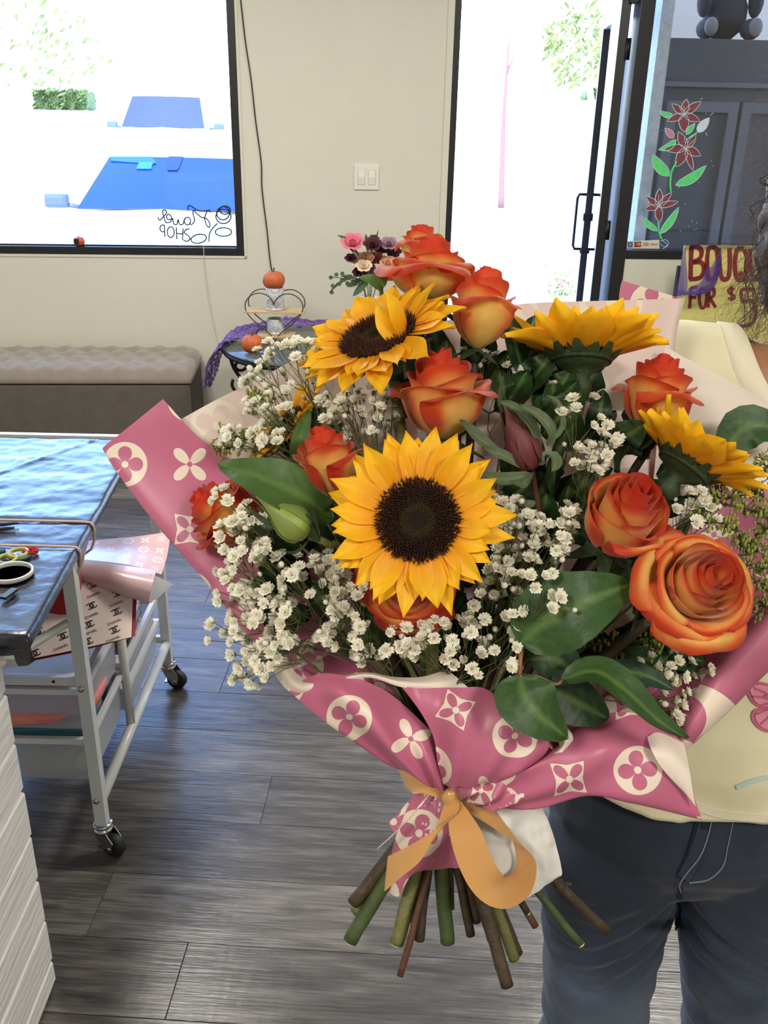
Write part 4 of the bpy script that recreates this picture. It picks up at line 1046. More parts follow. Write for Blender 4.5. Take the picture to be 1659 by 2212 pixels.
for i, (x, y, a) in enumerate(((TX1, TYn, .5), (TX1, TYf, .7), (TX0, TYn, 1.2), (TX0, TYf, 2.0))):
    mt = Matrix.Translation(V((x, y, 0)) - T0) @ Matrix.Rotation(a - .9, 4, 'Z')
    mb = MB(); lathe(mb, [(.012, .084), (.0205, .083), (.021, .078), (.016, .076), (.0185, .072), (.021, .070), (.021, .066), (.001, .065)], 22)
    mb.xf(mt); ca = mb.obj('castor', m_chrome, tro)
    mb = MB()
    for sy in (-1, 1):
        mb.add([(-.016, sy * .0155, .068), (.018, sy * .0155, .068), (.034, sy * .0155, .045), (.030, sy * .0155, .020), (.016, sy * .0155, .018), (-.006, sy * .0155, .045)] + [(-.016, sy * .0135, .068), (.018, sy * .0135, .068), (.034, sy * .0135, .045), (.030, sy * .0135, .020), (.016, sy * .0135, .018), (-.006, sy * .0135, .045)],
               [(0, 1, 2, 3, 4, 5), (11, 10, 9, 8, 7, 6)] + [(k, (k + 1) % 6, (k + 1) % 6 + 6, k + 6) for k in range(6)], smooth=False)
    boxp(mb, (-.016, -.0155, .0655), (.018, .0155, .069))
    boxp(mb, (-.012, -.012, .018), (.004, .012, .022), b=.001); tube(mb, [(.023, -.017, .028), (.023, .017, .028)], .0045, 10)
    mb.xf(mt); mb.obj('fork', m_chrome, ca)
    mb = MB(); lathe(mb, [(.006, -.011), (.024, -.011), (.028, -.007), (.028, .007), (.024, .011), (.006, .011)], 26); mb.xf(mt @ Matrix.Translation((.023, 0, .028)) @ Matrix.Rotation(pi / 2, 4, 'X')); mb.obj('wheel', m_rubber, ca)
TT_([(TX1 + .002, TYn + .01, .143), (TX1 + .002, TYf - .01, .146)], .0125, 'rail', m_enam, 12)
TT_([(TX1, 1.824, .43), (TX1, 1.828, .145)], .0105, 'post', m_enam, 12)
TT_([(TX1, TYn, .16), (TX0, TYn, .16)], .0, 'brace', m_enam) if False else None
TT_([(TX1 - .014, TYn - .005, .588), (TX1 - .06, TYn - .06, .575), (TX1 - .17, TYn - .20, .545)], .0085, 'brace', m_enam, 10, 3)
TB((TX1 - .105, TYn - .115, .555), (TX1 - .075, TYn - .09, .572), 'clip', m_enam)
TB((TX0, TYf - .012, .15), (TX1, TYf + .0, .17), 'rail', m_enam); pass
TB((TX0, TYn - .008, TT - .05), (TX1, TYn + .008, TT - .028), 'rail', m_enam)
# lid shelf over the drawers
TB((-1.05, TYn + .0, .436), (TX1 - .016, TYn + .012, .456), 'lid_lip', m_enam, .001)
TB((-1.05, TYn + .012, .444), (TX1 - .016, 1.865, .454), 'lid', m_enam, .001)
mb = MB(); lathe(mb, [(.001, .0005), (.0035, .0005), (.0035, -.002)], 12); mb.xf(Matrix.Translation(V((-.662, TYn - .0002, .446)) - T0) @ Matrix.Rotation(pi / 2, 4, 'X')); mb.obj('hole', m_dark, tro)
def drawer(x0, x1, y0, y1, zt, zb, rim=.014):
    mb = MB()
    for a, b_ in (((x0, y0, zt - rim), (x1, y0 + .012, zt)), ((x0, y1 - .012, zt - rim), (x1, y1, zt)), ((x0, y0 + .012, zt - rim), (x0 + .012, y1 - .012, zt)), ((x1 - .012, y0 + .012, zt - rim), (x1, y1 - .012, zt))): boxp(mb, V(a) - T0, V(b_) - T0, b=.002)
    d = mb.obj('drawer', m_frostrim, tro)
    mb = MB(); i = .008; tp_ = .012
    A = [(x0 + i, y0 + i), (x1 - i, y0 + i), (x1 - i, y1 - i), (x0 + i, y1 - i)]; B = [(x0 + i + tp_, y0 + i + tp_ * .4), (x1 - i - tp_ * .3, y0 + i + tp_ * .4), (x1 - i - tp_ * .3, y1 - i - tp_), (x0 + i + tp_, y1 - i - tp_)]
    vs = [V((x, y, zt - rim)) - T0 for x, y in A] + [V((x, y, zb)) - T0 for x, y in B]
    vi = [V((x + (.002 if k in (0, 3) else -.002), y + (.002 if k < 2 else -.002), zt - rim)) - T0 for k, (x, y) in enumerate(A)] + [V((x + (.002 if k in (0, 3) else -.002), y + (.002 if k < 2 else -.002), zb + .002)) - T0 for k, (x, y) in enumerate(B)]
    mb.add(vs, [(k, k + 4, (k + 1) % 4 + 4, (k + 1) % 4) for k in range(4)] + [(4, 7, 6, 5)], smooth=False)
    mb.add(vi, [(k, (k + 1) % 4, (k + 1) % 4 + 4, k + 4) for k in range(4)] + [(4, 5, 6, 7)], smooth=False)
    mb.obj('tub', m_frost, d); return d
drawer(-.99, TX1 - .004, TYn + .004, 1.83, .424, .318)
drawer(-.99, TX1 - .004, TYn + .004, 1.83, .300, .187)
drawer(-.99, TX1 - .004, 1.868, 2.17, .312, .245, .018)
drawer(-.99, TX1 - .004, 1.868, 2.17, .243, .150, .018)
TB((-1.0, 1.842, .300), (TX1, 1.866, .312), 'cross_bar', m_enam, .001); TB((-1.0, 1.842, .232), (TX1, 1.866, .240), 'cross_bar', m_enam, .001)
# things kept in the drawers
def lump(name, label, cat, c, s, m, seed, n=18, amp=.35, group=None):
    mb = MB(); vs, fs = [], []; h = n // 2
    for i in range(h + 1):
        t = pi * i / h
        for k in range(n):
            a = 2 * pi * k / n; d_ = V((math.sin(t) * math.cos(a), math.sin(t) * math.sin(a), math.cos(t)))
            q = 1 + amp * NZ.noise(d_ * 1.9 + V((seed, 0, 0))) + amp * .4 * NZ.noise(d_ * 5 + V((seed, 4, 0)))
            p = V((max(-1, min(1, 1.25 * d_.x * q)) * s[0], max(-1, min(1, 1.25 * d_.y * q)) * s[1], max(-1, d_.z * q) * s[2])); vs.append(V(c) + p)
    for i in range(h):
        for k in range(n): fs.append((i * n + k, (i + 1) * n + k, (i + 1) * n + (k + 1) % n, i * n + (k + 1) % n))
    mb.add(vs, fs); return tag(mb.obj(name, m), label, cat, group)
m_coral = mat('coral tissue', srgb(226, 138, 128), .7, var=.1); m_cream = mat('cream tissue', srgb(226, 214, 152), .8, var=.06)
m_teal = mat('teal foil', srgb(58, 120, 140), .3, coat=.5, var=.2, vscale=40); m_navy = mat('navy foil', srgb(38, 40, 96), .3, coat=.5); m_cell = mat('clear cellophane', srgb(210, 214, 222), .1, alpha=.35, coat=1)
m_redf = mat('dark red tissue', srgb(122, 22, 32), .5, var=.15, vscale=30); m_dkred = mat('deep red packet', srgb(92, 18, 24), .25, coat=.6)
lump('tissue_bundle', 'coral and white tissue bundle inside the upper front drawer', 'tissue', (-.80, 1.68, .342), (.19, .108, .022), m_coral, 3)
lump('tissue_bundle', 'cream tissue bundle inside the lower front drawer', 'tissue', (-.70, 1.66, .211), (.075, .075, .024), m_cream, 7)
lump('foil_packet', 'teal foil packets poking out over the lower front drawer', 'packet', (-.74, 1.66, .290), (.12, .06, .022), m_teal, 9, amp=.6)
lump('foil_packet', 'navy foil packet at the back of the lower front drawer', 'packet', (-.67, 1.775, .290), (.045, .035, .035), m_navy, 11, amp=.5)
lump('red_packet', 'deep red packet lying in the upper rear drawer', 'packet', (-.72, 2.0, .335), (.10, .11, .05), m_dkred, 13, amp=.5)
lump('red_packet', 'dark red packet lying in the lower rear drawer', 'packet', (-.74, 2.0, .207), (.11, .11, .032), m_redf, 15, amp=.4)
# top board and its plastic wrap
TOPZ = .745
TB((-1.62, 1.275, TOPZ - .024), (-.675, 2.185, TOPZ - .006), 'top_board', m_enam, .003)
def topx(y): return -.568 - .057 * (y - 1.262) / .79 - (.04 * ((y - 2.05) / .15) if y > 2.05 else 0)
G = []; ny = 90
YN, YF = 1.262, 2.195
for i in range(ny + 1):
    y = YN + (YF - YN) * i / ny; row = []; xr = topx(y)
    for j in range(110 + 1):
        t = j / 110; x = -1.64 + (xr + 1.64) * t ** .8
        p = V((x * 9, y * 14, 0))
        wz = .0018 * NZ.noise(V((x * 7, y * 16, 1))) + .0015 * NZ.noise(V((x * 22 + y * 6, y * 40, 2))) + .0012 * NZ.noise(V((x * 60, y * 90, 5)))
        for by in (1.575, 1.69): wz += -.003 * math.exp(-((y - by) / .008) ** 2)
        wz += .003 * max(0, 1 - abs(((x + 1.02) - (y - 1.72) * .62)) / .006)            # fold crease running to the far side
        row.append(V((x, y, TOPZ + wz)) - T0)
    # rounded edge and skirt
    dr = .034 + (.030 if 1.575 < y < 1.69 else 0) * math.sin(pi * min(1, max(0, (y - 1.575) / .115))) + .006 * NZ.noise(V((y * 30, 0, 0)))
    for a, (ox, oz) in enumerate(((.006, -.002), (.010, -.008), (.011, -.016), (.008, -.022), (-.002, -dr), (-.018, -dr - .004))):
        row.append(V((xr + ox, y, TOPZ + oz)) - T0)
    G.append(row)
# front drop
front = []
for dy, dz in ((-.008, -.004), (-.011, -.014), (-.009, -.028), (-.002, -.042)):
    front.insert(0, [V((p.x, YN + dy - T0.y, TOPZ + dz + .003 * NZ.noise(p * 40)) if False else (p.x, YN + dy - T0.y, TOPZ + dz + min(0, p.z - TOPZ) * .5 + .003 * NZ.noise(p * 40))) for p in G[0]])
back_ = [[V((p.x, YF + dy - T0.y, TOPZ + dz + min(0, p.z - TOPZ) * .5)) for p in G[-1]] for dy, dz in ((.008, -.004), (.01, -.014), (.006, -.03))]
mb = MB(); gridmesh(mb, front + G + back_); mb.obj('plastic_cover', m_film, tro)
TB((-1.62, YF + .012, TOPZ - .012), (-.66, YF + .03, TOPZ + .004), 'white_edge', m_enam, .002)
m_band = mat('pale rubber band', srgb(206, 176, 164), .6)
for by in (1.575, 1.69):
    x = topx(by); TT_([(-1.6, by, TOPZ + .001), (-1.1, by + .002, TOPZ + .0015), (x - .08, by + .001, TOPZ + .0015), (x - .01, by, TOPZ + .0015), (x + .006, by, TOPZ + .0005), (x + .0125, by, TOPZ - .005), (x + .0135, by, TOPZ - .015), (x + .010, by + .001, TOPZ - .04), (x + .002, by + .002, TOPZ - .06), (x - .02, by + .004, TOPZ - .078)], .0026, 'band', m_band, 7)
# things on the table top
m_olive = mat('olive plastic handle', srgb(160, 156, 66), .4); m_tealp = mat('teal plastic', srgb(30, 84, 86), .4); m_redy = mat('red thread', srgb(178, 34, 44), .8); m_steel = mat('steel', srgb(180, 182, 184), .25, metal=1)
def onTop(px, py, dz=.004): return PZ(px, py, TOPZ + dz)
c = onTop(40, 1200); sz = V((c.x, c.y, TOPZ))
scz = empty('scissors', sz, 'scissors with olive green loop handles lying on the black plastic', 'scissors')
for (px, py, rx, ry, a) in ((39, 1195, .0165, .0125, .2), (15, 1208, .0165, .0125, .4)):
    q = onTop(px, py, .007) - sz; mb = MB()
    tube(mb, [q + V((rx * math.cos(t) * math.cos(a) - ry * 1.5 * math.sin(t) * math.sin(a), rx * math.cos(t) * math.sin(a) + ry * 1.5 * math.sin(t) * math.cos(a), 0)) for t in [2 * pi * i / 24 for i in range(25)]], .0042, 8, cap=False); mb.obj('loop', m_olive, scz)
mb = MB(); tube(mb, [onTop(30, 1214, .006) - sz, onTop(52, 1207, .006) - sz, onTop(66, 1201, .005) - sz], [.004, .0035, .003], 8); tube(mb, [onTop(12, 1190, .006) - sz, onTop(-30, 1196, .005) - sz], .005, 8); mb.obj('shank', m_tealp, scz)
mb = MB(); blade(mb, onTop(12, 1190, .006) - sz, onTop(-90, 1204, .004) - sz, .006, up=V((0, 0, 1))); mb.obj('blade', m_steel, scz)
c = onTop(67, 1198, .0); rdz = V((c.x, c.y, TOPZ))
mb = MB()
rg = random.Random(2)
for k in range(16):
    a0 = rg.uniform(0, 6.28); r0 = rg.uniform(.006, .014)
    tube(mb, catmull([rdz + V((r0 * math.cos(a0 + t) * rg.uniform(.7, 1.2), r0 * .8 * math.sin(a0 + t) * rg.uniform(.7, 1.2), .003 + rg.uniform(0, .008))) for t in [i * .9 for i in range(8)]], 3), .0011, 5)
tag(mb.obj('red_thread', m_redy), 'tangle of red thread beside the green scissors', 'thread')
c = onTop(24, 1240); mb = MB()
lathe(mb, [(.0350, 0), (.0375, 0), (.0385, .001), (.0385, .007), (.0375, .008), (.0350, .008), (.0345, .007), (.0345, .001), (.0350, 0)], 48, c=(c.x, c.y, TOPZ + .003))
tag(mb.obj('tape_ring', m_sw), 'thin white tape ring lying on the black plastic', 'ring')
a, b_ = onTop(40, 1130, .006), onTop(-60, 1137, .006)
for k, (o_, lb) in enumerate(((0, 'upper'), (.022, 'lower'))):
    mb = MB(); d_ = V((0, -o_, 0)); tube(mb, [a + d_, a + d_ + (b_ - a) * .3, b_ + d_], [.0022, .0042, .005], 8); tag(mb.obj('dark_tool', m_black), f'{lb} of two thin dark tool shafts lying by the rubber band', 'tool')
c = onTop(20, 1287, .002); mb = MB(); box(mb, c + V((0, 0, .004)), (.012, .034, .005), rot=Matrix.Rotation(-.25, 3, 'Z'), b=.0015)
tag(mb.obj('metal_clip', m_black), 'small dark clip lying near the front corner of the trolley top', 'clip')

# ------------------------------------------------------------------ papers stacked on the trolley shelf
PINK = srgb(198, 108, 140); CREAM = srgb(243, 226, 208); PALE = srgb(240, 220, 210)
m_pp = motif_paper('pale pink printed film', srgb(228, 186, 188), srgb(248, 238, 240), .25, .036, coat=.6)
m_ppb = mat('pale pink film back', srgb(222, 186, 188), .3, coat=.5, transl=.15)
m_chp = mat('blush printed paper', srgb(232, 212, 206), .4, coat=.2); m_print = mat('black print', srgb(30, 26, 28), .5)
m_redp = mat('dark red paper', srgb(142, 26, 44), .5)
# monogram sheet
o_ = PZ(180, 1380, .505); px1 = PZ(284, 1378, .500); px2 = PZ(286, 1288, .565)
a0, a1, a2 = PZ(14, 1430, .505), PZ(284, 1378, .505), PZ(286, 1282, .560)
def onplane(px, py, lift=0.0):
    n = (a1 - a0).cross(a2 - a0).normalized(); n = n if n.z > 0 else -n
    r = ray(px, py); q = a0 + n * lift - EYEP
    return EYEP + r * (q.dot(n) / r.dot(n))
def sheet_poly(pts, m, name, label, dz, cat='paper', group=None, mats=None):
    G = smoothgrid(pts, 6); mb = MB(); gridmesh(mb, G, thick=-.0005, uv=arcuv(G), mi2=1); return tag(mb.obj(name, mats or [m, m]), label, cat, group)
rows_ = [[(-60, 1290), (60, 1275), (180, 1260), (288, 1262)], [(-50, 1370), (60, 1350), (180, 1325), (286, 1318)], [(-40, 1442), (60, 1424), (180, 1400), (284, 1376)]]
mono = sheet_poly([[onplane(*p) for p in r] for r in rows_], m_chp, 'printed_paper', 'blush wrapping paper printed with black linked letters and words on the trolley shelf', 0)
rows2 = [[(-60, 1290), (60, 1275), (180, 1262), (296, 1268)], [(-50, 1374), (60, 1354), (180, 1329), (294, 1322)], [(-40, 1447), (62, 1429), (182, 1404), (292, 1374)]]
sheet_poly([[onplane(*p, -.004) for p in r] for r in rows2], m_redp, 'red_paper', 'dark red paper sheet lying right under the blush printed paper', 0)
txm = {}
def text_mesh(body, size):
    cu = bpy.data.curves.new('t', 'FONT'); cu.body = body; cu.size = size; cu.align_x = 'CENTER'; cu.align_y = 'CENTER'; cu.extrude = .0001
    ob = bpy.data.objects.new('t', cu); C.objects.link(ob); dg = bpy.context.evaluated_depsgraph_get()
    me = bpy.data.meshes.new_from_object(ob.evaluated_get(dg)); bpy.data.objects.remove(ob); bpy.data.curves.remove(cu); return me
def zc(x, y): return (x / 3.456, 900 + y / 3.456)
nn = (a1 - a0).cross(a2 - a0).normalized(); nn = nn if nn.z > 0 else -nn
def frame_at(x, y):
    p = onplane(*zc(x, y), .0012); q = onplane(*zc(x + 30, y - 13), .0012); ux = (q - p).normalized(); uy = nn.cross(ux)
    m = Matrix((ux, uy, nn)).transposed().to_4x4(); m.translation = p; return m
tme = text_mesh('CHANEL', .0080); tme.materials.clear(); tme.materials.append(m_print)
for (x, y) in ((700, 1330), (870, 1395), (685, 1484), (855, 1532), (670, 1612), (845, 1660), (480, 1570), (282, 1678), (455, 1722), (85, 1768), (112, 1590), (300, 1520)):
    link('printed_word', tme, mono, frame_at(x, y))
mb = MB()
for sx in (-1, 1):
    G = []
    for i in range(25):
        t = math.radians(42) + (2 * pi - math.radians(84)) * i / 24
        c_, s_ = math.cos(t), math.sin(t); q = sx
        G.append([V((sx * -.0042 - sx * .0085 * c_, .0075 * s_, 0)) , V((sx * -.0042 - sx * .0062 * c_, .0054 * s_, 0))])
    gridmesh(mb, G, thick=.0002)
cme = mb.mesh('linked_letters', m_print)
for (x, y) in ((685, 1410), (665, 1550), (655, 1680), (870, 1455), (855, 1590), (875, 1318), (690, 1255), (290, 1605), (470, 1637), (262, 1765), (95, 1690)):
    link('linked_letters', cme, mono, frame_at(x, y))
# curled pale pink printed film
def pz(px, py, Z): return P(px, py, Z)
Gc = [[pz(150, 1172, 2.12), pz(225, 1165, 2.14), pz(300, 1158, 2.17), pz(369, 1148, 2.20)],
      [pz(150, 1188, 2.08), pz(222, 1188, 2.09), pz(295, 1190, 2.11), pz(362, 1196, 2.13)],
      [pz(145, 1206, 2.02), pz(215, 1212, 2.02), pz(285, 1222, 2.03), pz(349, 1241, 2.04)]]
film = sheet_poly(Gc, m_pp, 'printed_film', 'pale pink printed film hanging half rolled off the trolley shelf', 0, mats=[m_pp, m_ppb])
Gr = [[pz(148, 1208, 2.01), pz(215, 1213, 2.00), pz(285, 1224, 1.99), pz(338, 1232, 1.985)],
      [pz(146, 1222, 1.975), pz(212, 1231, 1.965), pz(280, 1245, 1.95), pz(331, 1256, 1.945)],
      [pz(148, 1240, 1.965), pz(212, 1256, 1.955), pz(278, 1274, 1.94), pz(324, 1284, 1.935)],
      [pz(152, 1252, 1.985), pz(214, 1271, 1.975), pz(278, 1290, 1.96), pz(323, 1302, 1.955)],
      [pz(156, 1256, 2.02), pz(218, 1272, 2.01), pz(282, 1290, 2.00), pz(332, 1298, 1.99)]]
G = smoothgrid(Gr, 6); mb = MB(); gridmesh(mb, G, thick=.0005, uv=arcuv(G, off=(.01, .02)), mi2=1); mb.obj('rolled_edge', [m_ppb, m_ppb], film)
Gt = [[pz(325, 1240, 1.96), pz(345, 1248, 1.975), pz(374, 1262, 1.99)], [pz(322, 1270, 1.95), pz(342, 1272, 1.97), pz(366, 1269, 1.985)], [pz(323, 1301, 1.955), pz(340, 1292, 1.97), pz(358, 1276, 1.98)]]
G = smoothgrid(Gt, 5); mb = MB(); gridmesh(mb, G, thick=.0005); mb.obj('curled_corner', mat('white film back', srgb(226, 226, 230), .4, coat=.3, transl=.2), film)
# red cloth bag and cellophane under the table
m_redc = mat('red cloth', srgb(150, 16, 24), .8, var=.06, sheen=.2)
lump('red_bag', 'soft red cloth bag standing on the shelf behind the near trolley leg', 'bag', PY(116, 1275, 1.70), (.052, .045, .085), m_redc, 21, 28, .25)
lump('cellophane', 'crumpled clear cellophane stuffed at the right of the trolley shelf', 'cellophane', (-.665, 1.97, .40), (.05, .10, .06), m_cell, 25, 20, .7)
# ------------------------------------------------------------------ the person holding the bouquet
from mathutils.bvhtree import BVHTree
def ellip(mb, c, r, n=20, rot=None):
    vs, fs = [], []; h = n // 2
    for i in range(h + 1):
        t = pi * i / h
        for k in range(n):
            a = 2 * pi * k / n; p = V((r[0] * math.sin(t) * math.cos(a), r[1] * math.sin(t) * math.sin(a), r[2] * math.cos(t)))
            vs.append(V(c) + (rot @ p if rot else p))
    for i in range(h):
        for k in range(n): fs.append((i * n + k, (i + 1) * n + k, (i + 1) * n + (k + 1) % n, i * n + (k + 1) % n))
    mb.add(vs, fs)
def cap(mb, a, ra, b_, rb, n=16):
    a, b_ = V(a), V(b_); d_ = (b_ - a); L = d_.length; q = V((0, 0, 1)).rotation_difference(d_.normalized()); prof = []
    for i in range(7): t = pi / 2 * i / 6; prof.append((max(ra * math.sin(t), 1e-4), -ra * math.cos(t)))
    for i in range(1, 7): t = pi / 2 * i / 6; prof.append((max(rb * math.cos(t), 1e-4), L + rb * math.sin(t)))
    m2 = MB(); lathe(m2, prof, n); m2.xf(Matrix.Translation(a) @ q.to_matrix().to_4x4()); mb.add(m2.v, m2.f)
def chain(mb, pts, rs, n=16):
    for i in range(len(pts) - 1): cap(mb, pts[i], rs[i], pts[i + 1], rs[i + 1], n)
def fused(mb, name, m, parent, voxel, smooth=6, noise=None, inv=None):
    """one continuous skin round overlapping shapes"""
    me = mb.mesh(name + '_src', m); o = bpy.data.objects.new(name, me); C.objects.link(o)
    r = o.modifiers.new('r', 'REMESH'); r.mode = 'VOXEL'; r.voxel_size = voxel; r.use_smooth_shade = True
    s = o.modifiers.new('s', 'SMOOTH'); s.iterations = smooth; s.factor = .5
    dg = bpy.context.evaluated_depsgraph_get(); me2 = bpy.data.meshes.new_from_object(o.evaluated_get(dg))
    o.modifiers.clear(); o.data = me2; bpy.data.meshes.remove(me); me2.name = name
    if not me2.materials: me2.materials.append(m)
    me2.polygons.foreach_set('use_smooth', [True] * len(me2.polygons))
    if noise:
        co = np.empty(len(me2.vertices) * 3, np.float32); me2.vertices.foreach_get('co', co); no = np.empty_like(co); me2.vertices.foreach_get('normal', no)
        co = co.reshape(-1, 3); no = no.reshape(-1, 3)
        d_ = np.array([noise(V(c)) for c in co], np.float32); co += no * d_[:, None]; me2.vertices.foreach_set('co', co.ravel()); me2.update()
    if parent: o.parent = parent; o.matrix_parent_inverse = Matrix.Translation(-parent.location)
    return o
def bvh_of(o):
    me = o.data; return BVHTree.FromPolygons([tuple(v.co) for v in me.vertices], [tuple(p.vertices) for p in me.polygons])
m_skin = mat('tan skin', srgb(176, 124, 96), .5, sss=.15, var=.03, vscale=40)
m_shirt = mat('cream jersey', srgb(232, 225, 190), .9, sheen=.15, bump=.06, bscale=500)
m_shirt2 = mat('cream rib', srgb(238, 231, 204), .9, bump=.1, bscale=700)
def denim_mat():
    m = mat('dark denim', srgb(40, 50, 70), .85, bump=.12, bscale=900, sheen=.1); nt = m.node_tree; N, L = nt.nodes, nt.links
    tc = N.new('ShaderNodeTexCoord'); n = N.new('ShaderNodeTexNoise'); n.inputs['Scale'].default_value = 9; n.inputs['Detail'].default_value = 6; L.new(tc.outputs['Object'], n.inputs[0])
    n2 = N.new('ShaderNodeTexNoise'); n2.inputs['Scale'].default_value = 600; L.new(tc.outputs['Object'], n2.inputs[0])
    sx = N.new('ShaderNodeSeparateXYZ'); L.new(tc.outputs['Object'], sx.inputs[0])
    zz = X(nt, sx.outputs[2]); fade = ((zz * -1.0 + .66) * 2.2)._m('MAXIMUM', 0.0)._m('MINIMUM', .5)                # washed paler towards the knee
    f = (X(nt, n.outputs[0]) - .5) * .7 + (X(nt, n2.outputs[0]) - .5) * .35 + fade + .22
    r = N.new('ShaderNodeValToRGB'); L.new(f.k, r.inputs[0]); e = r.color_ramp
    e.elements[0].color = srgb(20, 29, 44); e.elements[1].color = srgb(92, 106, 128); q = e.elements.new(.45); q.color = srgb(38, 49, 69)
    L.new(r.outputs[0], N['Principled BSDF'].inputs['Base Color']); return m
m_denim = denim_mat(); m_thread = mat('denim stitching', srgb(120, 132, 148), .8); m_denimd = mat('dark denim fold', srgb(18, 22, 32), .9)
m_hair = mat('dark brown hair', srgb(52, 38, 30), .45, spec=.6, var=.25, vscale=60); m_frizz = mat('flyaway hair coloured as backlit', srgb(120, 98, 80), .5, transl=.25)  # flyaway strands coloured lighter to paint in the window backlight

YB = .90
hipR, hipL = PY(1316, 1880, YB), PY(1610, 1880, YB); kneeR, kneeL = PY(1279, 2212, YB + .01), PY(1588, 2212, YB + .01)
ankR, ankL = V((kneeR.x - .012, YB + .05, .09)), V((kneeL.x + .02, YB + .05, .09))
hc_ = (hipR + hipL) / 2; pelvis = V((hc_.x, YB + .015, hipR.z + .07)); px0 = pelvis.x
waist = V((px0 + .012, YB + .02, pelvis.z + .15)); chest = V((px0 + .055, YB + .035, 1.17)); neck = V((.465, YB + .03, 1.305)); head = V((.482, YB + .045, 1.478))
shR, shL = V((.300, YB + .035, 1.268)), V((.610, YB + .035, 1.268))
elR, elL = V((.155, YB + .03, 1.02)), V((.665, YB + .05, 1.01))
grip = P(1075, 1625, .815); wrR = P(1135, 1610, .875)
wrL = V((.685, YB + .0, .80)); 
pers = empty('person', (px0, YB, 0), 'person in a cream butterfly T-shirt and dark jeans holding the bouquet, face out of frame', 'person')
mb = MB()
ellip(mb, head, (.072, .090, .105)); ellip(mb, head + V((0, -.03, -.06)), (.052, .058, .055)); ellip(mb, head + V((0, -.055, -.09)), (.026, .026, .022))   # skull, jaw, chin
ellip(mb, head + V((0, -.092, -.022)), (.012, .013, .012)); ellip(mb, head + V((0, -.084, -.004)), (.008, .012, .026))                              # nose
for s_ in (-1, 1):
    ellip(mb, head + V((s_ * .073, .004, -.012)), (.008, .018, .030)); ellip(mb, head + V((s_ * .034, -.070, -.034)), (.022, .018, .020))
    ellip(mb, head + V((s_ * .030, -.080, .020)), (.022, .012, .008))
ellip(mb, head + V((0, -.083, -.056)), (.021, .010, .006)); ellip(mb, head + V((0, -.080, -.067)), (.018, .011, .007))
cap(mb, neck + V((0, .01, -.03)), .050, head + V((0, .012, -.06)), .047)
ellip(mb, chest, (.145, .085, .13)); ellip(mb, waist, (.125, .085, .13)); ellip(mb, (waist + chest) / 2, (.13, .082, .14)); ellip(mb, pelvis, (.130, .078, .085)); cap(mb, shR, .045, neck - V((0, 0, .05)), .05); cap(mb, shL, .045, neck - V((0, 0, .05)), .05)
chain(mb, [shR, elR, wrR], [.043, .036, .024]); chain(mb, [shL, elL, wrL], [.043, .036, .024])
chain(mb, [hipR, kneeR, ankR], [.062, .052, .036]); chain(mb, [hipL, kneeL, ankL], [.062, .052, .036])
for ak in (ankR, ankL): cap(mb, ak + V((0, .02, -.045)), .030, ak + V((0, -.13, -.06)), .026)
def hand(mb, w, d_, palm, side, curl, s=1.0):
    """w wrist, d_ direction of the fingers, palm the way the palm faces, side towards the thumb"""
    d_, palm = d_.normalized(), palm.normalized(); side = side.normalized()
    k0 = w + d_ * .085 * s
    for j, o_ in enumerate((-.030, -.010, .010, .029)): cap(mb, w + side * o_ * .55, .014 * s, k0 + side * o_ - d_ * abs(o_) * .15, .0115 * s, 10)
    for j, (o_, L) in enumerate(((.029, .068), (.010, .078), (-.010, .073), (-.030, .056))):
        p = k0 + side * o_; dd = d_.copy(); r = .0095 * s
        for seg, f in enumerate((.45, .32, .26)):
            ax = dd.cross(palm).normalized(); dd = (Quaternion(ax, curl[seg]) @ dd).normalized(); q = p + dd * L * s * f; cap(mb, p, r, q, r * .93, 10); p = q; r *= .92
    t0 = w + d_ * .028 + side * .026; t1 = t0 + (side * .75 + d_ * .55 + palm * .25).normalized() * .036; t2 = t1 + (d_ * .75 + palm * .6 + side * .15).normalized() * .030; t3 = t2 + (d_ * .6 + palm * .8 - side * .2).normalized() * .026
    chain(mb, [t0, t1, t2, t3], [.014, .012, .0105, .009], 10)
dR = (grip - wrR).normalized()
hand(mb, wrR, V((-.85, -.35, .1)), V((-.25, -1, 0)), V((0, 0, 1)), (.55, .9, .6))
hand(mb, wrL, V((.03, -.15, -1)), V((-1, 0, 0)), V((0, -1, -.1)), (.18, .3, .25))
body = fused(mb, 'body', m_skin, pers, .0048, 3)
# face
m_eyew = mat('eye white', srgb(232, 228, 222), .2); m_iris = mat('dark iris', srgb(52, 32, 22), .15); m_lip = mat('lip', srgb(164, 88, 82), .45)
IV = Matrix.Translation(-pers.location)
def kid(mb, name, m):
    o = mb.obj(name, m, pers); o.matrix_parent_inverse = IV; return o
for s_ in (-1, 1):
    mb = MB(); ellip(mb, head + V((s_ * .031, -.0745, .004)), (.0125, .0085, .0065), 14); kid(mb, 'eye', m_eyew)
    mb = MB(); ellip(mb, head + V((s_ * .031, -.0810, .004)), (.0052, .0026, .0052), 12); kid(mb, 'iris', m_iris)
    mb = MB(); tube(mb, catmull([head + V((s_ * .012, -.0905, .021)), head + V((s_ * .030, -.0925, .026)), head + V((s_ * .048, -.080, .021))], 4), .003, 6); kid(mb, 'eyebrow', m_hair)
mb = MB(); ellip(mb, head + V((0, -.0905, -.056)), (.020, .005, .0045), 14); ellip(mb, head + V((0, -.0885, -.066)), (.016, .005, .005), 14); kid(mb, 'lips', m_lip)

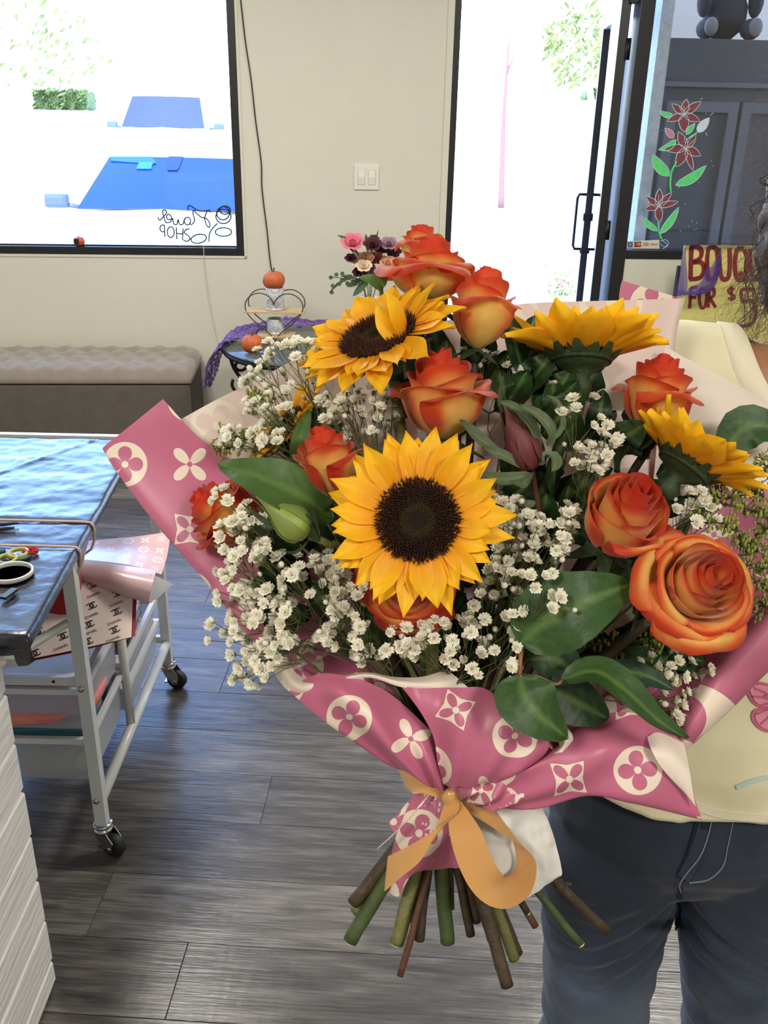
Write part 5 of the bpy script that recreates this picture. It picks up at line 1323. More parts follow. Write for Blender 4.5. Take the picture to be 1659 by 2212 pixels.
# jeans
mb = MB()
ellip(mb, pelvis + V((0, 0, .03)), (.168, .112, .12)); ellip(mb, pelvis + V((-.07, .035, -.03)), (.09, .095, .10)); ellip(mb, pelvis + V((.07, .035, -.03)), (.09, .095, .10))
cap(mb, hipR + V((0, 0, .03)), .087, hipR * .5 + kneeR * .5, .078, 24); chain(mb, [hipR * .5 + kneeR * .5, kneeR, (kneeR + ankR) * .5 + V((0, .01, 0)), ankR], [.078, .068, .066, .062], 24)
cap(mb, hipL + V((0, 0, .03)), .087, hipL * .5 + kneeL * .5, .080, 24); chain(mb, [hipL * .5 + kneeL * .5, kneeL, (kneeL + ankL) * .5 + V((0, .01, 0)), ankL], [.080, .070, .068, .064], 24)
def fold(c):
    z = c.z; d_ = abs(z - hipR.z + .05)
    a = .0035 * NZ.noise(V((c.x * 9, c.y * 9, z * 26))) + .0035 * math.exp(-(d_ / .08) ** 2) * math.sin((z + abs(c.x - px0) * .7) * 150 + 3 * NZ.noise(c * 9))
    return a + .003 * NZ.noise(V((c.x * 20, c.y * 20, z * 45))) + .006 * math.exp(-((z - kneeR.z) / .07) ** 2) * NZ.noise(V((c.x * 14, c.y * 14, z * 40)))
jeans = fused(mb, 'jeans', m_denim, pers, .0055, 6, fold)
jb = bvh_of(jeans)
def onsurf(b_, px, py, lift=.002):
    r = ray(px, py).normalized(); h = b_.ray_cast(EYEP, r)
    return (h[0] + h[1] * lift if h[0] else P(px, py, 1.05))
def surf_strip(name, b_, pts, wpx, m, lift=.003, k=5, rnd=False):
    q = catmull([V((x, y, 0)) for x, y in pts], k); G = []
    for i, p in enumerate(q):
        t = (q[min(i + 1, len(q) - 1)] - q[max(i - 1, 0)]).normalized(); s_ = V((-t.y, t.x, 0))
        G.append([onsurf(b_, p.x + s_.x * w_, p.y + s_.y * w_, lift) for w_ in (-wpx, -wpx * .3, wpx * .3, wpx)])
    mb = MB(); gridmesh(mb, G, thick=.0012); return kid(mb, name, m)
surf_strip('fly', jb, [(1532, 1745), (1516, 1800), (1498, 1850), (1476, 1890)], 15, m_denim, .005)
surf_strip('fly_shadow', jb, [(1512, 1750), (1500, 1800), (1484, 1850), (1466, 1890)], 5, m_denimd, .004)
surf_strip('stitching', jb, [(1538, 1760), (1526, 1805), (1506, 1850), (1474, 1888), (1466, 1905), (1470, 1918)], 1.0, m_thread, .0065)
surf_strip('stitching', jb, [(1582, 1775), (1570, 1830), (1560, 1870), (1530, 1898), (1488, 1905)], .8, m_thread, .002)
surf_strip('inseam', jb, [(1470, 1915), (1466, 1960), (1462, 2010)], 4, m_denimd, .002)
surf_strip('belt_loop', jb, [(1528, 1735), (1524, 1762), (1520, 1790)], 8, m_denimd, .007)
# shirt
mb = MB()
ellip(mb, pelvis + V((0.012, 0, .055)), (.186, .132, .075)); ellip(mb, waist, (.160, .120, .15)); cap(mb, waist + V((-.05, 0, 0)), .112, chest + V((-.055, 0, 0)), .108); cap(mb, waist + V((.05, 0, 0)), .112, chest + V((.055, 0, 0)), .108); ellip(mb, chest, (.168, .112, .14)); ellip(mb, chest + V((-.06, -.05, -.01)), (.07, .07, .075)); ellip(mb, chest + V((.06, -.05, -.01)), (.07, .07, .075))
cap(mb, shR, .060, neck - V((0, 0, .055)), .072); cap(mb, shL, .060, neck - V((0, 0, .055)), .072)
cap(mb, shR, .060, shR * .45 + elR * .55, .058); cap(mb, shL, .060, shL * .45 + elL * .55, .058)
cap(mb, pelvis + V((-.06, 0, .0)), .115, waist + V((-.02, 0, 0)), .118); cap(mb, pelvis + V((.07, 0, .0)), .118, waist + V((.02, 0, 0)), .118)
def sfold(c): return .0045 * NZ.noise(V((c.x * 10 + c.z * 5, c.y * 10, c.z * 8))) + .0025 * NZ.noise(V((c.x * 26, c.y * 26, c.z * 12)))
shirt = fused(mb, 'shirt', m_shirt, pers, .0055, 8, sfold)
nk = V((.450, YB + .015, 1.31)); nax = V((0, -.42, 1)).normalized()
hemz = lambda x: .798 + .05 * (x - .35)
bm = bmesh.new(); bm.from_mesh(shirt.data)
dead = []
for f in bm.faces:
    c = f.calc_center_median(); q = c - nk; a = q - nax * q.dot(nax)
    if (a.length < .098 and q.dot(nax) > -.05) or c.z < hemz(c.x): dead.append(f)
    else:
        for e0, e1 in ((elR, shR), (elL, shL)):
            d_ = (e0 - shR if e0 is elR else e0 - shL).normalized(); b0 = shR if e0 is elR else shL
            if (c - b0).dot(d_) > .135 and (c - b0 - d_ * (c - b0).dot(d_)).length < .085 and c.z > 1.02 and abs(c.x - chest.x) > .145: dead.append(f); break
bmesh.ops.delete(bm, geom=dead, context='FACES')
for _ in range(3):
    bd = [v for v in bm.verts if v.is_boundary]
    new = {v: sum(((e.other_vert(v).co) for e in v.link_edges if e.is_boundary), V()) / max(1, sum(e.is_boundary for e in v.link_edges)) for v in bd}
    for v in bd: v.co = v.co.lerp(new[v], .5)
bm.to_mesh(shirt.data); bm.free(); shirt.data.update()
so = shirt.modifiers.new('thick', 'SOLIDIFY'); so.thickness = .0025; so.offset = -1
sb_ = bvh_of(shirt)
# ribbed neck band following the hole
t_ = nax.orthogonal().normalized(); b2 = nax.cross(t_); ring = []
for i in range(48):
    a = 2 * pi * i / 48; d_ = t_ * math.cos(a) + b2 * math.sin(a)
    hit = sb_.find_nearest(nk + d_ * .100); ring.append(hit[0])
for _ in range(3): ring = [(ring[i - 1] + ring[i] * 2 + ring[(i + 1) % 48]) / 4 for i in range(48)]
G = []
for i in range(49):
    p = ring[i % 48]; d_ = (p - nk); d_ = (d_ - nax * d_.dot(nax)).normalized(); n_ = (sb_.find_nearest(p)[1] or V((0, 0, 1)))
    out = p + d_ * .020 - V((0, 0, .004)); h2 = sb_.find_nearest(out)[0]
    G.append([p - d_ * .004 + nax * .002, p + nax * .0045, (p + h2) / 2 + nax * .0045, h2 + nax * .003, h2 - nax * .001])
mb = MB(); gridmesh(mb, G, thick=.001); kid(mb, 'neck_band', m_shirt2)
surf_strip('hem', sb_, [(1480, 1730), (1540, 1752), (1600, 1762), (1700, 1768)], 9, m_shirt2, .002)
# butterfly print and pale blue stripe
m_bf = mat('pink print', srgb(226, 150, 170), .85); m_bf2 = mat('rose print', srgb(206, 104, 134), .85); m_bl = mat('pale blue print', srgb(196, 212, 204), .9)
def surf_poly(name, q, m, lift=.002):
    cx2 = sum(p[0] for p in q) / len(q); cy2 = sum(p[1] for p in q) / len(q); n = len(q)
    rings = [[onsurf(sb_, cx2 + (x - cx2) * f, cy2 + (y - cy2) * f, lift) for x, y in q] for f in (.05, .35, .7, 1)]
    mb = MB(); vs = [p for r in rings for p in r]
    mb.add(vs, [(i * n + k, i * n + (k + 1) % n, (i + 1) * n + (k + 1) % n, (i + 1) * n + k) for i in range(3) for k in range(n)] + [tuple(range(n))]); return kid(mb, name, m)
def spline_px(q, k=4): return [(p.x, p.y) for p in catmull([V((x, y, 0)) for x, y in q], k, True)]
up_w = [(1690, 1500), (1664, 1478), (1632, 1470), (1610, 1478), (1614, 1500), (1630, 1522), (1660, 1530), (1688, 1520)]; lo_w = [(1688, 1522), (1658, 1528), (1628, 1530), (1622, 1552), (1640, 1575), (1668, 1580), (1688, 1555)]
for q in (up_w, lo_w): surf_poly('butterfly_print', spline_px(q), m_bf2, .002)
def shrink(q, f): 
    cx2 = sum(p[0] for p in q) / len(q); cy2 = sum(p[1] for p in q) / len(q); return [(cx2 + (x - cx2) * f, cy2 + (y - cy2) * f) for x, y in q]
for q in (shrink(up_w, .8), shrink(lo_w, .78)): surf_poly('butterfly_print', spline_px(q), m_bf, .003)
for a, b_ in (((1686, 1512), (1625, 1482)), ((1686, 1512), (1622, 1500)), ((1686, 1516), (1640, 1520)), ((1686, 1524), (1632, 1540)), ((1686, 1528), (1640, 1562)), ((1686, 1530), (1662, 1574))): surf_strip('butterfly_print', sb_, [a, ((a[0] + b_[0]) / 2, (a[1] + b_[1]) / 2 - 2), b_], 1.6, m_bf2, .0042, 3)
surf_strip('stripe_print', sb_, [(1590, 1700), (1625, 1686), (1660, 1678), (1700, 1676)], 5, m_bl, .002)
# shoes
for ak in (ankR, ankL):
    mb = MB(); cap(mb, ak + V((0, .025, -.035)), .044, ak + V((0, -.14, -.052)), .036); boxp(mb, ak + V((-.045, -.18, -.09)), ak + V((.045, .07, -.065)), b=.02)
    s_ = fused(mb, 'shoe', mat('canvas shoe', srgb(226, 224, 218), .8) if 'canvas shoe' not in MATS else MATS['canvas shoe'], pers, .005, 4)
# hair: dense curls with flyaway wisps
rg = random.Random(31)
mb = MB()
ellip(mb, head + V((0, .02, .018)), (.086, .098, .106)); ellip(mb, head + V((-.066, .035, -.055)), (.036, .055, .10)); ellip(mb, head + V((.066, .035, -.055)), (.036, .055, .10)); ellip(mb, head + V((0, .07, -.06)), (.08, .045, .11))
hairv = fused(mb, 'hair', m_hair, pers, .006, 3, lambda c: .006 * NZ.noise(c * 45))
def curl(mb, p0, L, drift, rad, turns, r, col=None):
    n = max(10, int(turns * 9)); pts = []; ph = rg.uniform(0, 6.28); sg = rg.choice((-1, 1))
    for i in range(n + 1):
        t = i / n; a = ph + sg * turns * 2 * pi * t; rr = rad * (.5 + .5 * math.sin(pi * min(1, t * 1.2)))
        pts.append(p0 + drift * t + V((0, 0, -L * t)) + V((math.cos(a) * rr, math.sin(a) * rr, 0)) + V((NZ.noise(V((i * .3, ph, 0))), NZ.noise(V((i * .3, ph, 5))), 0)) * .008)
    tube(mb, pts, [r * (1 - .75 * i / n) for i in range(n + 1)], 4, cap=False)
mb = MB()
for _ in range(620):
    th = rg.uniform(-.2, pi + .2) if rg.random() < .9 else rg.uniform(0, 6.28); ph = rg.uniform(.1, 1.25)
    d_ = V((math.cos(th) * math.sin(ph), math.sin(th) * math.sin(ph) * 1.0, math.cos(ph)))
    if d_.y < -.35: d_.y = abs(d_.y)
    p0 = head + V((0, .015, .01)) + V((d_.x * .086, d_.y * .098, d_.z * .105))
    L = rg.uniform(.10, .24); dr = V((d_.x * rg.uniform(.0, .045), d_.y * .03 - rg.uniform(0, .02), 0))
    curl(mb, p0, L, dr, rg.uniform(.006, .013), rg.uniform(2, 4.5), rg.uniform(.0008, .0017))
cu_ = kid(mb, 'curls', m_hair); cu_['kind'] = 'stuff'
mb = MB()
for _ in range(760):
    s_ = -1 if rg.random() < .7 else 1; a = rg.uniform(-1.1, 1.2)
    p0 = head + V((s_ * .082, rg.uniform(-.03, .09), rg.uniform(-.15, .09)))
    curl(mb, p0, rg.uniform(.0, .14), V((s_ * rg.uniform(.01, .065), rg.uniform(-.02, .03), rg.uniform(-.02, .05))), rg.uniform(.004, .014), rg.uniform(.6, 2.2), rg.uniform(.00014, .00028))
fz = kid(mb, 'flyaway_hair', m_frizz); fz['kind'] = 'stuff'
# ------------------------------------------------------------------ the bouquet
def cdir(a, b_, c): return (RIGHT * a + UP * b_ - FWD * c).normalized()      # right, up, towards the viewer
BIND = P(968, 1712, .765)
m_rose = mat('rose petal', (1, 1, 1, 1), .5, attr='Col', var=.10, vscale=70, transl=.40, sheen=.25, spec=.3)
m_sunp = mat('sunflower petal', (1, 1, 1, 1), .5, attr='Col', var=.07, vscale=60, transl=.25, spec=.3)
m_green = mat('leaf green', (1, 1, 1, 1), .46, attr='Col', var=.14, vscale=35, bump=.12, bscale=90, transl=.10, spec=.4)
m_sepal = mat('bract green', srgb(44, 62, 32), .6, var=.2, vscale=60, transl=.1, bump=.2, bscale=200)
m_disc = mat('sunflower disc', (1, 1, 1, 1), .85, attr='Col', spec=.2)
m_stemd = mat('dark woody stem', srgb(62, 49, 35), .6, var=.35, vscale=60, bump=.3, bscale=90)
m_stemg = mat('green stem', srgb(66, 80, 42), .55, var=.2, vscale=50, bump=.15, bscale=120)
m_stemp = mat('pale hairy stem', srgb(116, 116, 70), .75, var=.15, vscale=60, bump=.3, bscale=300)
m_stemr = mat('reddish stem', srgb(86, 54, 40), .55, var=.2, vscale=60)
m_cut = mat('cut stem end', srgb(214, 196, 150), .8)
m_leafd = None
def mixc(a, b_, t): t = max(0, min(1, t)); return tuple(a[i] + (b_[i] - a[i]) * t for i in range(3))
def sm(a, b_, x): t = max(0, min(1, (x - a) / (b_ - a))); return t * t * (3 - 2 * t)
def stem(parent, base, end, r, m, loc, knots=(), end_m=None, via=None):
    """from under the bloom, through the tie point, to the cut end"""
    b_ = BIND + (V((end.x, end.y, end.z)) - BIND) * .04 + V((NZ.noise(end * 31), NZ.noise(end * 17 + V((2, 0, 0))), 0)) * .016
    b_.y = BIND.y + .018 + .014 * NZ.noise(end * 40)
    pts = catmull([base, (base + b_) / 2 + (via or V((0, 0, 0))), b_, (b_ + end) / 2, end], 6); n = len(pts)
    pts = [p + V((NZ.noise(p * 30), NZ.noise(p * 30 + V((9, 0, 0))), 0)) * .0015 for p in pts]
    rr = [r * (.75 + .25 * min(1, i / n * 1.6)) for i in range(n)]
    mb = MB(); tube(mb, [p - loc for p in pts], rr, 10)
    for k in knots:
        p = pts[min(n - 1, int(k * (n - 1)))]; ball(mb, p - loc, r * 1.35, 8, sq=(1, 1, .9)); tube(mb, [p - loc, p - loc + V((r * 2.2, -r * .6, r * 1.2))], [r * .55, r * .3], 6)
    o = mb.obj('stem', m, parent)
    mb = MB(); d_ = (pts[-1] - pts[-2]).normalized(); tube(mb, [end - loc - d_ * .0005, end - loc + d_ * .0006], r * .86, 10); mb.obj('cut_end', end_m or m_cut, o)
    return o

YEL, PEA, ORA, RED, DRK = srgb(246, 208, 110), srgb(246, 172, 88), srgb(236, 108, 52), srgb(214, 62, 34), srgb(140, 24, 16)
def rose(px, py, Z, wpx, ax, opn, N, seed, label, end, smat=None, tall=1.75, warm=0.0, stemr=.0045, spin=0.0, knots=(), dark=0.0, es=.60, dome=0.0):
    rg = random.Random(seed); R_ = wpx / 2 * Z / FPX; loc = P(px, py, Z); A = cdir(*ax)
    q = V((0, 0, 1)).rotation_difference(A)
    o = empty('rose', loc, label, 'rose', 'orange and yellow roses in the bouquet')
    base = -A * R_ * tall * .46
    Mx = Matrix.Translation(base) @ q.to_matrix().to_4x4() @ Matrix.Rotation(spin, 4, 'Z') @ Matrix.Scale(R_, 4)
    NU, NV = 16, 12
    for k in range(N):
        t = k / (N - 1)
        Rk = .13 + .62 * t ** .85; H = tall * (1.0 + dome * (1 - t) - .20 * t ** 1.6 - (opn * .10 * t)); H *= rg.uniform(.97, 1.03)
        w_ = (2.1 - 1.05 * t) * rg.uniform(.92, 1.08); phi = k * 2.39996 + rg.uniform(-.25, .25)
        fl = -.36 + .14 * opn + (.36 + .45 * opn) * t; cu = sm(.25, 1.0, t) * (.55 + .6 * opn) * rg.uniform(.6, 1.25); cu += .12
        lop = rg.uniform(-.12, .12); seedv = V((seed * 3.1, k * 1.7, 0)); nq = .25 + .75 * t
        vs, cs = [], []
        for i in range(NV + 1):
            v = i / NV
            for j in range(NU + 1):
                u = j / NU * 2 - 1
                au = abs(u)
                vv = v * (1 - (.05 + .08 * t) * au ** 3.5) * (1 + lop * u * .5)
                s_ = math.sin(min(1, vv / .55) * pi / 2) ** .75
                r = Rk * s_ + Rk * max(0, vv - .5) * fl * 1.2
                z = H * vv
                c = max(0, (vv - .70 + .06 * au) / .30); cc = cu * (.75 + .45 * au * au)
                r += cc * .30 * c ** 1.3 * (.35 + .65 * t) * (1 - .35 * c); z -= cc * .44 * c ** 2 * (.35 + .65 * t)
                ed = max(sm(.7, 1, v), sm(.75, 1, au))
                nz = NZ.noise(V((u * 2.0, v * 2.0, 0)) + seedv); n2 = NZ.noise(V((u * 5, v * 4, 1)) + seedv)
                r *= 1 + .05 * nz * nq; r += ed * .04 * nz * nq; z += ed * (.035 * nz + .015 * n2) * nq
                r *= 1 + .07 * u * (1 - .5 * t)
                wv = w_ * (math.sin(pi * (.16 + .62 * v)) ** .6) * (1 if r > .01 else 1)
                a = phi + u * wv
                vs.append(Mx @ V((r * math.cos(a), r * math.sin(a), z)))
                e = max(sm(es, 1.03, v + .10 * nz), sm(es, 1.06, au + .12 * nz) * sm(.15, .6, v))
                e = e * (1 - .22 * (1 - t)) + (.35 + warm) * (1 - t) * sm(.1, .5, v)
                if t > .72: e = max(e, (sm(.2, .75, au + .2 * nz) * sm(.0, .35, v)) * (.55 + dark) + dark * .5 * sm(.15, .6, v))
                col = mixc(YEL, PEA, e / .35) if e < .35 else mixc(PEA, ORA, (e - .35) / .30) if e < .65 else mixc(ORA, RED, (e - .65) / .35)
                col = mixc(col, DRK, max(0, (e - .85)) * 1.6 * (.5 + .5 * n2) * sm(.4, .8, t) + dark * .28 * sm(.3, .8, e) * sm(.3, .7, t))
                col = mixc(col, srgb(212, 196, 96), .5 * (1 - sm(.0, .3, v)))
                cs.append(col)
        K = NU + 1
        mb = MB(); mb.add(vs, [(i * K + j, i * K + j + 1, (i + 1) * K + j + 1, (i + 1) * K + j) for i in range(NV) for j in range(NU)], cols=cs)
        mb.obj('petal', m_rose, o)
    for k in range(5):                                           # sepals and hip
        a = k * 1.2566 + .4; d_ = V((math.cos(a), math.sin(a), 0)); G = []
        for i in range(6):
            v = i / 5; s_ = V((-d_.y, d_.x, 0)); h = .17 * (1 - v) ** .7 + .005
            c = d_ * (.16 + .62 * v ** .8) + V((0, 0, -.02 - .1 * math.sin(pi * v) - .30 * v * v))
            G.append([Mx @ (c - s_ * h), Mx @ (c + V((0, 0, -.03))), Mx @ (c + s_ * h)])
        mb = MB(); gridmesh(mb, G); mb.obj('sepal', m_sepal, o)
    mb = MB(); lathe(mb, [(.07, -.34), (.15, -.25), (.19, -.12), (.16, .0), (.05, .05)], 14); mb.xf(Mx); mb.obj('hip', m_sepal, o)
    stem(o, loc + Mx @ V((0, 0, -.3)), end, stemr, smat or m_stemd, loc, knots)
    return o

def sunflower(px, py, Z, rpx, ax, discf, label, seed, end, elev=(.15, .5), n=34, smat=None, stemr=.0065, droop=0.0, lenvar=.2, bias=None, fold=None, calyx=1.0, wid=.15):
    rg = random.Random(seed); Rp = rpx * Z / FPX; Rd = Rp * discf; loc = P(px, py, Z); A = cdir(*ax); q = V((0, 0, 1)).rotation_difference(A)
    o = empty('sunflower', loc, label, 'sunflower', 'sunflowers in the bouquet'); Mx = q.to_matrix().to_4x4()
    # disc
    prof = [(Rd * f, .16 * Rd * math.cos(f * 1.3) - .10 * Rd * math.exp(-(f / .25) ** 2)) for f in (.001, .12, .24, .36, .5, .65, .8, .92, 1.0)]
    prof.append((Rd * .96, -.25 * Rd)); prof = prof[::-1]
    mb = MB(); lathe(mb, prof, 32, cols=[srgb(30, 22, 14)] * len(prof)); mb.xf(Mx); disc = mb.obj('disc', m_disc, o)
    mb = MB(); NF = 900
    for i in range(NF):
        f = math.sqrt((i + .5) / NF); a = i * 2.39996; d_ = V((math.cos(a), math.sin(a), 0))
        z = .16 * Rd * math.cos(f * 1.3) - .10 * Rd * math.exp(-(f / .25) ** 2); b0 = d_ * Rd * f * 1.02 + V((0, 0, z - .01 * Rd))
        h = Rd * (.05 + .12 * sm(.3, .6, f) + .05 * rg.random()); w2 = Rd * .030 * (1 + .3 * sm(.4, 1, f)); lean = d_ * h * (.15 + .5 * sm(.7, 1, f)) + V((rg.uniform(-1, 1), rg.uniform(-1, 1), 0)) * h * .25
        t_ = V((-d_.y, d_.x, 0)); tip = b0 + V((0, 0, h)) + lean
        if f < .22: col = srgb(34, 36, 30)
        elif f < .42: col = mixc(srgb(58, 52, 22), srgb(84, 66, 22), rg.random())
        else: col = mixc(srgb(42, 20, 16), srgb(62, 30, 20), rg.random())
        tc2 = mixc(col, srgb(96, 62, 24), .6 if rg.random() < .18 and f > .4 else .15)
        mb.add([Mx @ (b0 - t_ * w2), Mx @ (b0 + t_ * w2), Mx @ (b0 + d_ * w2 * 1.2), Mx @ tip], [(0, 1, 3), (1, 2, 3), (2, 0, 3)], cols=[col, col, col, tc2])
    mb.obj('florets', m_disc, disc)['kind'] = 'stuff'
    # ray petals
    for k in range(n):
        lay = k % 2; a = 2 * pi * (k + .0) / n + rg.uniform(-.07, .07); d_ = V((math.cos(a), math.sin(a), 0)); s_ = V((-d_.y, d_.x, 0)); up = V((0, 0, 1))
        L = (Rp - Rd * .88) * rg.uniform(1 - lenvar, 1 + lenvar * .6) * (1.0 if lay == 0 else .93); W = Rp * wid * rg.uniform(.85, 1.18)
        el = elev[0] + (elev[1] - elev[0]) * rg.random() + lay * .10; bend = rg.uniform(-.5, .25) - droop; tw = rg.uniform(-.5, .5); side = rg.uniform(-.15, .15)
        D = Mx @ d_
        if bias: el += bias(D)
        if fold and fold(D) and rg.random() < .8: el = rg.uniform(1.35, 2.1); bend = rg.uniform(.0, .6)
        vs, cs = [], []; NV, NU = 12, 6
        p = d_ * Rd * .9 + up * (-.03 * Rd - .015 * lay * Rp); ang = el; step = L / NV; pts = [p]
        for i in range(NV): ang2 = ang + bend * (i / NV); p = p + (d_ * math.cos(ang2) + up * math.sin(ang2) + s_ * side * (i / NV)) * step; pts.append(p)
        for i in range(NV + 1):
            v = i / NV; wv = W * (.36 + .64 * math.sin(pi * min(1, v * .72 + .14))) * (1 - max(0, (v - .50) / .50) ** 1.75) + W * .012
            tt = (pts[min(i + 1, NV)] - pts[max(i - 1, 0)]).normalized(); nn_ = s_.cross(tt) * -1
            c_, sn = math.cos(tw * v), math.sin(tw * v); sd = s_ * c_ + nn_ * sn; n3 = nn_ * c_ - s_ * sn
            for j in range(NU + 1):
                u = j / NU * 2 - 1; gz = .20 * W * (1 - math.cos(u * 2 * pi * 1.0)) * .25 + .28 * W * u * u
                vs.append(Mx @ (pts[i] + sd * u * wv + n3 * gz))
                g_ = .5 + .5 * math.cos(u * 3 * pi)
                c0 = mixc(srgb(242, 156, 16), srgb(255, 204, 40), v * 1.3); c0 = mixc(c0, srgb(232, 140, 16), .30 * g_ * (1 - v)); c0 = mixc(c0, srgb(226, 128, 20), .18 * (rg.random() ** 3)); cs.append(c0)
        K = NU + 1; mb = MB(); mb.add(vs, [(i * K + j, i * K + j + 1, (i + 1) * K + j + 1, (i + 1) * K + j) for i in range(NV) for j in range(NU)], cols=cs); mb.obj('ray_petal', m_sunp, o)
    # bracts and back
    for k in range(26):
        lay = k % 2; a = 2 * pi * k / 26 + rg.uniform(-.05, .05); d_ = V((math.cos(a), math.sin(a), 0)); s_ = V((-d_.y, d_.x, 0)); G = []
        r0 = Rd * (.55 if lay else .8) * (.5 + .5 * calyx); L = Rp * (.34 if lay else .38) * (1 if calyx == 1 else .66); cur = rg.uniform(-.4, .2)
        for i in range(7):
            v = i / 6; h = Rp * .085 * (math.sin(pi * (.35 + .65 * v)) ** .8) * (1 if v < 1 else .05) + .0002
            c = d_ * (r0 + L * v) + V((0, 0, -Rd * (.50 if lay else .33) + Rp * (.10 + elev[0] * .35) * v ** 1.5 - cur * Rp * .12 * v * v))
            G.append([Mx @ (c - s_ * h + V((0, 0, .01 * Rp))), Mx @ c, Mx @ (c + s_ * h + V((0, 0, .01 * Rp)))])
        mb = MB(); gridmesh(mb, G); mb.obj('bract', m_sepal, o)
    mb = MB(); lathe(mb, [(stemr, -Rd * 1.45), (stemr * 1.5, -Rd * 1.0), (Rd * .38 * calyx, -Rd * .66), (Rd * .86 * calyx, -Rd * .42), (Rd * 1.0, -Rd * .20), (Rd * 1.04, -Rd * .02)], 22); mb.xf(Mx); mb.obj('calyx', m_sepal, o)
    stem(o, loc + Mx @ V((0, 0, -Rd * 1.1)), end, stemr, smat or m_stemp, loc)
    return o

E = lambda x, y, z: P(x, y, z)
sunflower(903, 1124, .625, 202, (-.10, .08, 1), .425, 'large round sunflower facing the viewer at the bouquet centre', 11, E(856, 2038, .80), elev=(.05, .40), n=42, droop=.1, wid=.128)
sunflower(818, 728, .715, 184, (-.34, .74, .58), .44, 'sunflower tilted up with folded petals over its dark disc, below the topmost roses', 12, E(772, 1972, .80), elev=(-.05, .35), n=38, bias=lambda D: .16 * D.dot(UP), fold=lambda D: D.dot(RIGHT) > .1 and D.dot(UP) < .05 and D.dot(FWD) < -.45)
sunflower(1255, 768, .745, 186, (.05, .98, -.06), .36, 'sunflower seen from the side above its green bracts and thick stem', 13, E(757, 2034, .79), elev=(.30, .78), n=36, smat=m_stemg, calyx=.75, wid=.19)
sunflower(1482, 1004, .695, 172, (.60, .78, .02), .36, 'sunflower turned away at the right edge of the bouquet', 14, E(966, 2034, .81), elev=(.32, .82), n=36, smat=m_stemg, calyx=.7, wid=.20)
sunflower(618, 925, .765, 112, (-.66, .60, .42), .45, 'small sunflower mostly hidden behind white sprays at the left', 15, E(1112, 2072, .815), elev=(.1, .5), n=28, smat=m_stemp, stemr=.005)

rose(912, 532, .80, 118, (-.05, .98, .10), .45, 13, 21, 'topmost rose standing highest of all in the bouquet', E(1030, 1990, .815), tall=1.5, stemr=.004)
rose(930, 592, .765, 222, (.05, .97, .18), .66, 18, 22, 'wide open rose just under the topmost rose, behind a sunflower', E(1016, 2020, .81), tall=1.25, stemr=.004)
rose(1040, 674, .735, 182, (.12, .96, .12), .5, 14, 23, 'rose with a plump yellow side left of the side-on sunflower', E(1120, 2060, .82), tall=1.95, warm=-.1, spin=1.2)
rose(955, 862, .695, 228, (-.08, .93, .22), .75, 16, 24, 'high centred rose directly above the central sunflower', E(1062, 2034, .80), tall=1.75, spin=.4, dark=.25)
rose(710, 1005, .695, 166, (-.22, .93, .22), .55, 14, 25, 'rose at the left between a big leaf and the central sunflower', E(905, 2030, .795), tall=2.0, dark=.35, spin=2.0)
rose(492, 1112, .735, 186, (-.80, .48, .22), .7, 18, 26, 'leftmost rose lying on its side against the pink paper', E(762, 1952, .79), tall=1.7, dark=.45, spin=.7, stemr=.0055)
rose(1418, 862, .735, 190, (.14, .96, .14), .6, 15, 27, 'rose behind the turned away sunflower at the upper right', E(1310, 2010, .82), tall=1.85, dark=.15, spin=2.6, stemr=.0045, knots=(.86,))
rose(1342, 1126, .675, 228, (.20, .62, .74), .40, 17, 28, 'half open rose to the upper left of the biggest rose', E(1080, 2090, .79), tall=1.75, warm=.25, dark=.25, spin=.5, stemr=.005, es=.74, dome=.10)
rose(1502, 1268, .655, 262, (.16, .34, .93), .85, 21, 29, 'biggest fully open rose at the lower right of the bouquet', E(1096, 2130, .775), tall=1.25, warm=-.02, spin=1.0, stemr=.0055, es=.75, dome=.22)
rose(880, 1262, .685, 215, (-.05, -.15, 1), .9, 16, 30, 'rose half hidden under the central sunflower', E(1256, 2040, .80), smat=m_stemg, tall=1.1, dark=.45, spin=.3, stemr=.0035)

